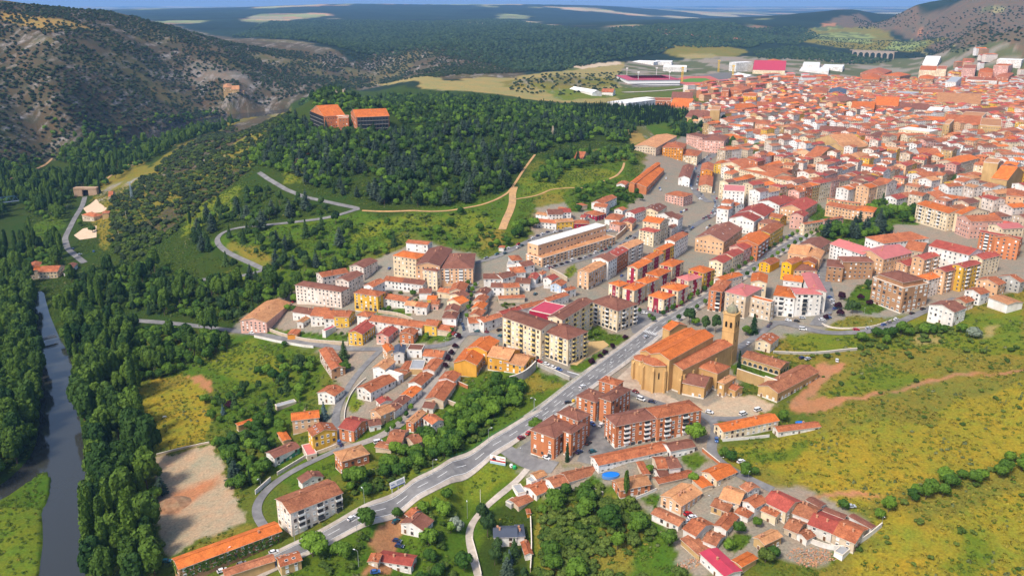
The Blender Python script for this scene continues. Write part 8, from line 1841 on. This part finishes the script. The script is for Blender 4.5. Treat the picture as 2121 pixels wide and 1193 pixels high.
crossing('cross_a', 'cross_b', (.7, .7)); crossing('cross_c', 'cross_d', (.75, -.6), 8, 3)
# green railing on the upper side of the main road
def railing():
    Q = np.concatenate([MR[0][36:], MR[1][3:22]]); Q = Q+normals(Q)*7.2; z = HG(Q[:, 0], Q[:, 1]); o0 = Vector((Q[0][0], Q[0][1], z[0]))
    mg = basic('green_metal', (0.03, 0.20, 0.10), 0.5, 0.1, 1.0); root = empty('railing', o0)
    for zz in (.45, 1.15):
        mb = MB()
        for i in range(len(Q)-1): mb.tube(Vector((*Q[i], z[i]+zz))-o0, Vector((*Q[i+1], z[i+1]+zz))-o0, .06, .06, 4, 0, False)
        mb.build('rail', mg, root)
    mb = MB(); mb.box(-.05, .05, -.05, .05, -.3, 1.25); me = mb.mesh('post', mg)
    for i in range(0, len(Q)): link(bpy.data.objects.new('post', me), root).location = Vector((*Q[i], z[i]))-o0
    tag(root, 'long green metal railing beside the pavement of the main road', 'railing')
railing()
# street lamps
def lamps():
    pm = basic('lamp_grey', (0.36, 0.37, 0.37), 0.5, 0.1, 1.0, metal=.3); hm = basic('lamp_head', (0.75, 0.76, 0.76), 0.4, 0.05, 1.0)
    a = MB(); a.tube((0, 0, -.3), (0, 0, 7.6), .11, .07, 7); pole = a.mesh('pole', pm)
    a = MB(); a.tube((0, 0, 7.5), (.5, 0, 8.1), .06, .05, 6); a.tube((.5, 0, 8.1), (1.5, 0, 8.2), .05, .05, 6); arm = a.mesh('arm', pm)
    a = MB(); a.box(1.3, 2.2, -.17, .17, 8.1, 8.28); a.box(1.4, 2.1, -.14, .14, 8.05, 8.1); head = a.mesh('lamp_head', hm)
    for i, (x, y, lab) in enumerate(LAMPS):
        r = empty('street_lamp', (x, y, hz(x, y)+.1), (i*1.7) % 6.28); s = .62 if i > 12 else 1; r.scale = (s, s, s)
        for n, m in (('pole', pole), ('arm', arm), ('lamp_head', head)): link(bpy.data.objects.new(n, m), r)
        tag(r, ('small ' if s < 1 else 'tall ')+'grey street lamp '+lab, 'street lamp', 'street lamps')
lamps()
# cars
CARC = dict(white=(.72, .72, .72), grey=(.18, .18, .19), blue=(.03, .10, .30), navy=(.012, .03, .09), teal=(.01, .09, .11), van=(.74, .74, .73), maroon=(.16, .012, .02), black=(.012, .012, .014), silver=(.42, .45, .48), red=(.42, .012, .015))
def cars():
    m, t, b = _nt('car_paint'); t.links.new(N(t, 'ShaderNodeObjectInfo').outputs['Color'], b.inputs['Base Color']); b.inputs['Roughness'].default_value = .3; b.inputs['Coat Weight'].default_value = .4
    tyre = basic('tyre', (.02, .02, .02), .9, .1, 1); lamp = basic('headlight', (.8, .8, .76), .2, .05, 1); rearm = basic('tail_light', (.4, .01, .01), .3, .05, 1); gl = basic('car_glass', (.015, .018, .022), .08, .05, 1, spec=.6)
    def body(prof, cab, wd):
        bm = MB(); n = len(prof)
        for (y, s) in ((-wd/2, 1), (wd/2, -1)):
            pts = [(x, y, z) for x, z in prof]; bm.face(pts if s > 0 else pts[::-1])
        for i in range(n):
            a, c = prof[i], prof[(i+1) % n]; bm.face([(a[0], -wd/2, a[1]), (a[0], wd/2, a[1]), (c[0], wd/2, c[1]), (c[0], -wd/2, c[1])])
        g = MB(); (x0, z0), (x1, z1), (x2, z2), (x3, z3) = cab; k = wd/2; kt = wd/2-.16
        g.face([(x0, -k+.04, z0), (x3, -k+.04, z3), (x2, -kt, z2), (x1, -kt, z1)]); g.face([(x3, k-.04, z3), (x0, k-.04, z0), (x1, kt, z1), (x2, kt, z2)])
        g.face([(x0, k-.04, z0), (x0, -k+.04, z0), (x1, -kt, z1), (x1, kt, z1)]); g.face([(x3, -k+.04, z3), (x3, k-.04, z3), (x2, kt, z2), (x2, -kt, z2)])
        rf = MB(); rf.box(x1-.05, x2+.05, -kt-.03, kt+.03, z1-.03, z1+.05)
        for xm in ((x1+x2)/2,): rf.box(xm-.06, xm+.06, -k+.02, k-.02, z0, z1)
        return bm.mesh('body', m), g.mesh('windows', gl), rf.mesh('car_roof', m)
    car = body([(-2.1, .28), (-2.1, .8), (-1.95, .95), (.95, .98), (2.0, .8), (2.12, .6), (2.12, .28)], [(-1.85, .95), (-1.35, 1.45), (.35, 1.47), (1.15, .96)], 1.74)
    van = body([(-2.4, .3), (-2.45, 1.1), (1.5, 1.1), (2.3, .9), (2.45, .6), (2.45, .3)], [(-2.42, 1.1), (-2.3, 1.95), (.9, 1.95), (1.7, 1.05)], 1.9)
    w = MB(); w.tube((0, -.1, 0), (0, .1, 0), .33, .33, 10); w.face([(.33*math.cos(k*.628), -.1, .33*math.sin(k*.628)) for k in range(10)]); wheel = w.mesh('wheel', tyre)
    q = MB(); q.box(-.06, .06, -.2, .2, -.09, .09); hl = q.mesh('headlight', lamp); tl = q.mesh('tail_light', rearm)
    CN = dict(van='white van', silver='silver car', teal='dark teal car', navy='navy blue car', maroon='maroon car'); cnt = {}
    near = [(bw[0][0], bw[0][1], l) for n, l, bw in BUILDINGS]
    used = set()
    for x, y, a, c in CARS:
        d = math.hypot(x, y); r = empty('parked_van' if c == 'van' else 'parked_car', (x, y, hz(x, y)+.3), a)
        bd, g, rf = van if c == 'van' else car
        for n, me in (('body', bd), ('windows', g), ('car_roof', rf)):
            o = link(bpy.data.objects.new(n, me), r); o.color = (*CARC[c], 1)
        ax = 1.35 if c != 'van' else 1.55; wy = .82 if c != 'van' else .9
        for sx in (-1, 1):
            for sy in (-1, 1): link(bpy.data.objects.new('wheel', wheel), r).location = (sx*ax, sy*wy, .33)
        if d < 800:
            for sy in (-.6, .6):
                link(bpy.data.objects.new('headlight', hl), r).location = (2.1 if c != 'van' else 2.42, sy, .7); link(bpy.data.objects.new('tail_light', tl), r).location = (-2.1 if c != 'van' else -2.44, sy, .8)
        order = sorted(near, key=lambda m: (m[0]-x)**2+(m[1]-y)**2)
        for m in order[:9]:
            lab = CN.get(c, c+' car')+' parked near the '+' '.join(m[2].split(' with ')[0].split(',')[0].split()[:10])
            if lab not in used: break
        used.add(lab); tag(r, lab, 'van' if c == 'van' else 'car', 'parked cars')
cars()
# rows of cars along the kerbs of the town streets
def kerb_cars():
    src = {}
    for o in COL.objects:
        if o.name.startswith('parked_car') and o.type == 'EMPTY': src.setdefault(tuple(round(c, 2) for c in o.children[0].color[:3]), o)
    src = list(src.values()); rs = random.Random(12)
    where = dict(block_street='along the street of the crimson estate', avenue='along the avenue past the school', parking_street='in the bays of the parking street', upper_street='along the upper street', lower_street='along the lower street by the cream block', garden_street='along the garden street')
    for name, wd, Q in ROADLINES:
        if name not in where: continue
        nn = normals(Q); tt = np.stack([nn[:, 1], -nn[:, 0]], -1)
        for side in (-1, 1):
            for i in range(3, len(Q)-3, 2):
                if rs.random() > .42: continue
                p = Q[i]+nn[i]*side*(wd/2-1.1)
                if any((p[0]-c[0])**2+(p[1]-c[1])**2 < 30 for c in CARS): continue
                s = rs.choice(src); r = s.copy(); COL.objects.link(r); r.location = (p[0], p[1], hz(*p)+.3); r.rotation_euler = (0, 0, math.atan2(tt[i][1], tt[i][0])+(math.pi if side > 0 else 0))
                for ch in s.children:
                    c = ch.copy(); COL.objects.link(c); c.parent = r
                r['label'] = s['label'].split(' parked ')[0]+' parked at the kerb '+where[name]; r['group'] = 'kerbside cars '+name.replace('_', ' ')
    # clipped trees on both pavements of the upper main road
    Q = MR[2]; nn = normals(Q)
    for side in (-1, 1):
        for i in range(6, len(Q)-4, 4):
            p = Q[i]+nn[i]*side*6.2
            if (int(p[0]//3), int(p[1]//3)) not in BUSY or True: plant_tree('ball', 1.0, p[0], p[1], 'clipped_tree', 'small clipped street tree on the %s pavement of the upper main road' % ('far' if side > 0 else 'near'), 'tree', 'clipped trees on the upper main road', seed=i)
kerb_cars()
# billboards
def board(a, b, hb, hp, name, label, face):
    A, B = Vector((*SITE[a], 0)), Vector((*SITE[b], 0)); A.z = hz(*SITE[a]); B.z = hz(*SITE[b]); d = B-A; ln = math.hypot(d.x, d.y); ang = math.atan2(d.y, d.x)
    r = empty(name, A, ang); z0 = hb; slope = d.z/ln
    mb = MB(); mb.box(0, ln, -.12, .12, z0, z0+hp, 0); p = mb.build('panel', MAT['frame'], r)
    p.matrix_local = Matrix(((1, 0, 0, 0), (0, 1, 0, 0), (slope, 0, 1, 0), (0, 0, 0, 1)))
    for (x0, x1, za, zb, m, nm) in face:
        f = MB(); f.face([(x0*ln, -.135, z0+za*hp), (x1*ln, -.135, z0+za*hp), (x1*ln, -.135, z0+zb*hp), (x0*ln, -.135, z0+zb*hp)]); f.build(nm, m, p)
    for k in (.08, .5, .92):
        q = MB(); q.box(ln*k-.12, ln*k+.12, .14, .34, -.5+slope*ln*k, z0+hp*.8+slope*ln*k); q.build('support_post', MAT['frame'], r)
    return tag(r, label, 'billboard'), p, ln
bl = basic('poster_blue', (.05, .09, .30), .6, .1, 1); gy = basic('poster_grey', (.35, .38, .42), .6, .3, 1.5); sk = basic('poster_skin', (.55, .30, .2), .6, .05, 1); dk = basic('poster_suit', (.03, .04, .06), .6, .05, 1); pb = basic('poster_base', (.33, .45, .52), .6, .1, 1)
board('board_a', 'board_b', 2.6, 3.4, 'billboard', 'wide white billboard with grey picture and blue stripe behind the green railing', [(.03, .97, .0, .16, bl, 'blue_band'), (.45, .9, .3, .85, gy, 'picture'), (.08, .3, .5, .62, bl, 'lettering'), (.08, .36, .34, .42, gy, 'lettering')])
r, p, ln = board('poster_a', 'poster_b', 1.3, 3.6, 'billboard', 'white and red election billboard with a suited figure at the side street corner', [(.0, 1, .12, .36, MAT['redpaint'], 'red_band'), (.62, .95, .62, .74, MAT['redpaint'], 'lettering'), (.42, .92, .19, .29, MAT['paint_white'], 'lettering'), (0, 1, -.32, 0, pb, 'base_panel')])
f = MB(); f.face([(ln*(.27+.10*math.cos(k*.52)), -.15, 1.3+3.6*(.78+.13*math.sin(k*.52))) for k in range(12)]); f.build('figure_head', sk, p)
f = MB(); f.face([(ln*.12, -.145, 1.3+3.6*.3), (ln*.42, -.145, 1.3+3.6*.3), (ln*.38, -.145, 1.3+3.6*.62), (ln*.27, -.145, 1.3+3.6*.68), (ln*.16, -.145, 1.3+3.6*.62)]); f.build('figure_suit', dk, p)
# pools
def pool(k, rx, ry, h, label, rot):
    x, y = SITE[k]; r = empty('pool', (x, y, hz(x, y)), rot); E_ = lambda q, z: [(rx*q*math.cos(a), ry*q*math.sin(a), z) for a in [2*math.pi*i/28 for i in range(28)]]
    w = MB(); a, b = E_(1, -.3), E_(1, h); c = E_(.94, h)
    for i in range(28):
        j = (i+1) % 28; w.face([a[i], a[j], b[j], b[i]]); w.face([b[i], b[j], c[j], c[i]])
    w.build('rim', basic('pool_wall', (.10, .22, .45), .5, .1, 1), r)
    w = MB(); w.face(E_(.94, h-.12)); w.build('pool_cover', basic('pool_cover', (.01, .17, .62), .35, .08, .8), r); tag(r, label, 'pool')
pool('pool', 4.3, 2.6, 1.2, 'oval blue above-ground pool in the garden by the brick house', .15); pool('pool2', 2.6, 1.5, .5, 'small blue pool behind the orange-roofed terrace', .1)
# earth mound and rubble
def mound():
    x, y = SITE['mound']; n = 28; bm = bmesh.new(); bmesh.ops.create_grid(bm, x_segments=n, y_segments=n, size=11)
    for v in bm.verts:
        d = math.hypot(v.co.x, v.co.y*1.2)/10; px_, py_ = x+v.co.x, y+v.co.y
        v.co.z = 2.6*max(0, 1-d*d)*(0.7+.6*float(fbm(np.array([px_/3]), np.array([py_/3]), 3, 3)[0]))-.25*min(1, d)+hz(px_, py_)-hz(x, y)
    me = bpy.data.meshes.new('mound'); bm.to_mesh(me); bm.free(); me.materials.append(basic('red_earth', (.30, .155, .08), 1, .35, .6, (.25, .16, .09), .15))
    o = link(bpy.data.objects.new('earth_mound', me)); o.location = (x, y, hz(x, y)); tag(o, 'low mound of red earth on the bare lot', 'mound')
mound()
def rubble(k, n, rad, seed):
    x, y = SITE[k]; rs = random.Random(seed); mb = MB()
    for i in range(n):
        a = rs.uniform(0, 6.28); d = rad*rs.random()**.6; s = rs.uniform(.12, .5); X, Y = math.cos(a)*d*1.5, math.sin(a)*d*.7
        M = Matrix.Translation((X, Y, hz(x+X, y+Y)-hz(x, y)+rs.uniform(0, .9)*(1-d/rad)+.1)) @ Matrix.Rotation(rs.uniform(0, 3), 4, (rs.random(), rs.random(), rs.random()))
        P = [M @ Vector(q) for q in ((-s, -s*.6, -s*.3), (s, -s*.6, -s*.3), (s, s*.6, -s*.3), (-s, s*.6, -s*.3), (-s, -s*.6, s*.3), (s, -s*.6, s*.3), (s, s*.6, s*.3), (-s, s*.6, s*.3))]; mi = rs.choice((0, 0, 0, 1, 2))
        for f in ((0, 1, 5, 4), (1, 2, 6, 5), (2, 3, 7, 6), (3, 0, 4, 7), (4, 5, 6, 7)): mb.face([P[q] for q in f], mi)
    o = mb.build('rubble', [MAT['chimney'], MAT['concrete'], MAT['dirt']]); o.location = (x, y, hz(x, y)); o['kind'] = 'stuff'
rubble('rubble_a', 300, 7, 1); rubble('rubble_b', 110, 4, 2); rubble('rubble_c', 70, 3, 3)
# grazing white horses
def horse(k, ang, label):
    V = [(0, 0, 1.25), (.55, 0, 1.28), (-.55, 0, 1.3), (.95, 0, 1.35), (1.3, 0, .85), (1.5, 0, .35), (1.75, 0, .2), (.55, .17, .75), (.58, .17, .35), (.55, .17, .02), (.55, -.17, .75), (.5, -.17, .35), (.55, -.17, .02), (-.6, .18, .85), (-.72, .18, .42), (-.68, .18, .02), (-.6, -.18, .85), (-.66, -.18, .42), (-.6, -.18, .02), (-.9, 0, 1.3), (-1.05, 0, .8)]
    E = [(0, 1), (0, 2), (1, 3), (3, 4), (4, 5), (5, 6), (1, 7), (7, 8), (8, 9), (1, 10), (10, 11), (11, 12), (2, 13), (13, 14), (14, 15), (2, 16), (16, 17), (17, 18), (2, 19), (19, 20)]
    rad = [.36, .34, .36, .2, .15, .14, .09, .13, .07, .06, .13, .07, .06, .15, .08, .06, .15, .08, .06, .08, .05]
    me = bpy.data.meshes.new('horse'); me.from_pydata(V, E, []); me.materials.append(basic('horse_coat', (.7, .68, .63), .8, .08, 2))
    o = bpy.data.objects.new('horse', me); link(o); md = o.modifiers.new('skin', 'SKIN')
    for i, q in enumerate(me.skin_vertices[0].data): q.radius = (rad[i], rad[i]); q.use_root = i == 0
    o.modifiers.new('sub', 'SUBSURF').levels = 1
    x, y = SITE[k]; o.location = (x, y, hz(x, y)); o.rotation_euler = (0, 0, ang); tag(o, label, 'horse', 'grazing horses')
horse('horse_a', .3, 'white horse grazing in the middle of the yellow meadow'); horse('horse_b', 2.8, 'white horse grazing by the river side of the meadow'); horse('horse_c', 3.3, 'white horse at the tree edge, lowest of the three')
# stadium
def stadium():
    cx, cy, rot, w, d, zb, ze = STADIUM; r = empty('stadium', (cx, cy, zb), rot); h = ze-zb; a = 24
    w2, d2 = w/2, d/2
    ring = lambda q, z: [(-w2+q, -d2+q, z), (w2-q, -d2+q, z), (w2-q, d2-q, z), (-w2+q, d2-q, z)]
    def band(A, B, m, nm):
        b = MB()
        for i in range(4): b.face([A[i], A[(i+1) % 4], B[(i+1) % 4], B[i]])
        b.build(nm, m, r)
    band(ring(0, 0), ring(0, h-1), MAT['frame'], 'outer_wall'); band(ring(-2, h-.8), ring(a*.8, h+1.4), basic('stadium_roof', (.36, .045, .07), .6, .1, .1), 'stand_roof')
    band(ring(2, h-2), ring(a, 2), basic('stand_seats', (.48, .03, .05), .8, .15, .4), 'stand_seats'); band(ring(-.1, 2.5), ring(-.1, 4.5), MAT['glass'], 'window_band')
    b = MB(); b.face(ring(a, 1.9)); b.build('pitch', MAT['turf'], r)
    for x, y in ((-w2*.6, d2-4), (w2*.6, d2-4), (-w2*.6, -d2+4), (w2*.6, -d2+4)):
        b = MB(); b.tube((x, y, h), (x, y, h+18), .5, .3, 6); b.box(x-2.5, x+2.5, y-.4, y+.4, h+16, h+19); b.build('floodlight_mast', MAT['frame'], r)
    tag(r, 'football stadium with white walls, crimson ring roof and red seats', 'stadium')
stadium()
# yellow lattice masts by the athletics ground
def mast(k, label, h):
    x, y = SITE[k]; r = empty('crane', (x, y, hz(x, y))); ym = basic('crane_yellow', (.68, .42, .02), .5, .05, 1)
    b = MB(); s = 1.6
    for sx in (-s, s):
        for sy in (-s, s): b.tube((sx, sy, 0), (sx, sy, h), .45, .4, 4)
    for i in range(int(h/4)):
        z = i*4; b.tube((-s, -s, z), (s, -s, z+4), .3, .3, 4); b.tube((s, s, z), (-s, s, z+4), .3, .3, 4); b.tube((-s, s, z), (-s, -s, z+4), .3, .3, 4)
    b.build('lattice_tower', ym, r); b = MB(); b.box(-3, 3, -2, 2, h, h+3); b.build('crane_cab', ym, r); tag(r, label, 'crane', 'yellow cranes')
mast('mast_a', 'yellow crane tower between the stadium and the running track', 34); mast('mast_b', 'yellow crane tower beyond the running track', 30); mast('mast_c', 'yellow crane tower beside the green-roofed sports hall', 36)
# viaduct
def viaduct():
    A, B = np.array(SITE['via_a']), np.array(SITE['via_b']); ln = float(np.hypot(*(B-A))); ang = math.atan2(*(B-A)[::-1]); z0 = min(hz(*A), hz(*B))-3; top = max(hz(*A), hz(*B))+20-z0
    r = empty('viaduct', (*A, z0), ang); sm = basic('viaduct_stone', (.34, .27, .21), .9, .2, .3); n = 7; sp = ln/n
    for k in range(n):
        b = MB(); x0 = k*sp; R_ = sp*.38; zc = top-5-R_; pts = [(x0+sp/2+R_*math.cos(t), zc+R_*math.sin(t)) for t in [math.pi*i/10 for i in range(11)]]
        for y in (-3, 3):
            for i in range(10): b.face([(pts[i][0], y, pts[i][1]), (pts[i+1][0], y, pts[i+1][1]), (pts[i+1][0], y, top), (pts[i][0], y, top)])
            for xa, xb in ((x0, x0+sp/2-R_), (x0+sp/2+R_, x0+sp)): b.face([(xa, y, -15), (xb, y, -15), (xb, y, top), (xa, y, top)])
        for i in range(10): b.face([(pts[i][0], -3, pts[i][1]), (pts[i+1][0], -3, pts[i+1][1]), (pts[i+1][0], 3, pts[i+1][1]), (pts[i][0], 3, pts[i][1])])
        for xa in (x0+sp/2-R_, x0+sp/2+R_): b.face([(xa, -3, -15), (xa, 3, -15), (xa, 3, zc), (xa, -3, zc)])
        b.build('arch', sm, r)
    b = MB(); b.box(-10, ln+10, -3.6, 3.6, top, top+2); b.build('deck', sm, r); tag(r, 'pale stone railway viaduct with tall round arches beyond the town', 'viaduct')
viaduct()
# bridges over the river
def truss(a, b, h, col, name, label, wd=4, lift=3):
    A, B = np.array(SITE[a]), np.array(SITE[b]); ln = float(np.hypot(*(B-A))); r = empty(name, (*A, max(hz(*A), WATER_Z)+lift), math.atan2(*(B-A)[::-1])); m = basic(name+'_steel', col, .5, .15, 1); n = max(4, int(ln/max(h, 3)))
    for y in (-wd/2, wd/2):
        q = MB(); q.box(0, ln, y-.15, y+.15, -.2, .2); q.box(ln/n*.5, ln-ln/n*.5, y-.12, y+.12, h-.15, h+.15)
        for k in range(n):
            x0, x1 = k*ln/n, (k+1)*ln/n; xm = (x0+x1)/2; q.tube((x0, y, 0), (xm, y, h), .14, .14, 4); q.tube((xm, y, h), (x1, y, 0), .14, .14, 4)
        q.build('truss', m, r)
    q = MB(); q.box(0, ln, -wd/2, wd/2, -.35, -.22); q.build('deck', MAT['asphalt_old'], r); tag(r, label, 'bridge')
truss('bridge_a', 'bridge_b', 6.5, (.10, .20, .28), 'railway_bridge', 'blue steel truss railway bridge over the river', 5, 9); truss('foot_a', 'foot_b', 1.3, (.25, .26, .28), 'footbridge', 'slender steel footbridge low over the river', 2, 2.2)
# poles, pylon, recycling bins, ruins
def small_things():
    wm = MAT['bark']
    for k, h, lab in (('pole_a', 9, 'wooden pole beside the garden lane'), ('pole_b', 9, 'wooden power pole on the slope above the sand yard'), ('pole_c', 9, 'wooden power pole lower on the slope')):
        x, y = SITE[k]; r = empty('power_pole', (x, y, hz(x, y))); b = MB(); b.tube((0, 0, -.3), (0, 0, h), .18, .12, 6); b.build('pole', MAT['trim'], r); b = MB(); b.box(-.9, .9, -.06, .06, h-.8, h-.65); b.build('crossarm', wm, r); tag(r, lab, 'pole', 'power poles')
    x, y = SITE['pylon']; r = empty('pylon', (x, y, hz(x, y))); m = basic('pylon_steel', (.28, .36, .42), .5, .1, 1); b = MB(); h = 22
    for sx in (-1, 1):
        for sy in (-1, 1): b.tube((sx*1.3, sy*1.3, -.5), (sx*.4, sy*.4, h), .16, .12, 4)
    for i in range(9): z = i*h/9; s = 1.3-.9*i/9; b.tube((-s, -s, z), (s, -s, z+h/9), .1, .1, 4); b.tube((s, -s, z), (-s, -s, z+h/9), .1, .1, 4)
    b.build('lattice', m, r); b = MB(); b.box(-3.2, 3.2, -.2, .2, h-.4, h); b.build('crossarm', m, r); tag(r, 'grey-blue lattice pylon on the slope of the castle hill', 'pylon')
    for k, c, lab in (('bin_a', (.02, .33, .10), 'green igloo recycling bin beside the election billboard'), ('bin_b', (.62, .63, .62), 'white rubbish container next to the green recycling bin'), ('bin_c', (.55, .33, .02), 'yellow recycling bin by the second brick block')):
        x, y = SITE[k]; r = empty('recycling_bin', (x, y, hz(x, y)+.15)); m = basic('bin_'+k, c, .5, .1, 1); b = MB(); pr = [(.85, 0), (1.0, .7), (.9, 1.3), (.55, 1.75), (.15, 1.9)]
        for i in range(4):
            for q in range(10):
                a0, a1 = q*.6283, (q+1)*.6283; b.face([(pr[i][0]*math.cos(a0), pr[i][0]*math.sin(a0), pr[i][1]), (pr[i][0]*math.cos(a1), pr[i][0]*math.sin(a1), pr[i][1]), (pr[i+1][0]*math.cos(a1), pr[i+1][0]*math.sin(a1), pr[i+1][1]), (pr[i+1][0]*math.cos(a0), pr[i+1][0]*math.sin(a0), pr[i+1][1])])
        b.build('bin_body', m, r); b = MB(); b.box(-.3, .3, -1.02, -.8, 1.0, 1.25); b.build('slot', MAT['dark'], r); tag(r, lab, 'bin')
    rs = random.Random(4)
    for k, w, h, lab in (('ruin', 4.5, 13, 'broken stump of a stone castle tower on the hill crest'), ('ruin2', 7, 9, 'jagged fragment of castle wall on the hill crest'), ('statue', 3.2, 17, 'tall pointed stone monument on the slope of the castle hill')):
        x, y = SITE[k]; b = MB(); n = 7; P = [(-w/2+w*i/n, h*(1-.9*i/n*(k == 'ruin2'))*rs.uniform(.82, 1)*(.35+.65*math.sin(math.pi*(i+.5)/(n+1)) if k == 'statue' else 1)) for i in range(n+1)]
        for i in range(n): b.box(P[i][0], P[i+1][0], -1.4, 1.4, -2, P[i][1])
        o = b.build('ruined_wall' if k != 'statue' else 'monument', MAT['stone']); o.color = (.40, .33, .24, 1); o.location = (x, y, hz(x, y)); tag(o, lab, 'ruin' if k != 'statue' else 'monument')
    x, y = SITE['tunnel_a']; x2, y2 = SITE['tunnel_b']; r = empty('tunnel_portal', ((x+x2)/2, (y+y2)/2+3, hz((x+x2)/2, (y+y2)/2)), 0); b = MB(); b.box(-15, -4, -1, 8, -2, 9); b.box(4, 15, -1, 8, -2, 9); b.box(-15, 15, -1, 8, 8.5, 11); b.build('portal_wall', MAT['stone'], r, (.42, .28, .18))
    b = MB(); pts = [(4.2*math.cos(t), 4.2*math.sin(t)+4) for t in [math.pi*i/10 for i in range(11)]]; b.face([(-4.2, 2, -1), (4.2, 2, -1), *[(p[0], 2, p[1]) for p in pts]]); b.build('tunnel_mouth', MAT['dark'], r); tag(r, 'stone road tunnel portal with dark arched mouth at the valley road', 'tunnel')
small_things()

plant_all()
meadow()
# ------------------------------------------------------------------ the air: pale even haze over everything
def haze():
    m = bpy.data.materials.new('haze'); m.use_nodes = True; t = m.node_tree; t.nodes.clear()
    o = t.nodes.new('ShaderNodeOutputMaterial'); v = t.nodes.new('ShaderNodeVolumePrincipled')
    v.inputs['Color'].default_value = (0.27, 0.54, 1.0, 1); v.inputs['Density'].default_value = HAZE_D
    v.inputs['Anisotropy'].default_value = 0.0
    t.links.new(v.outputs[0], o.inputs['Volume'])
    mb = MB(); mb.box(-36000, 36000, -3000, 36000, -75, 330)
    b = mb.build('haze', m); b['kind'] = 'stuff'
HAZE_D = 4.2e-5
haze()
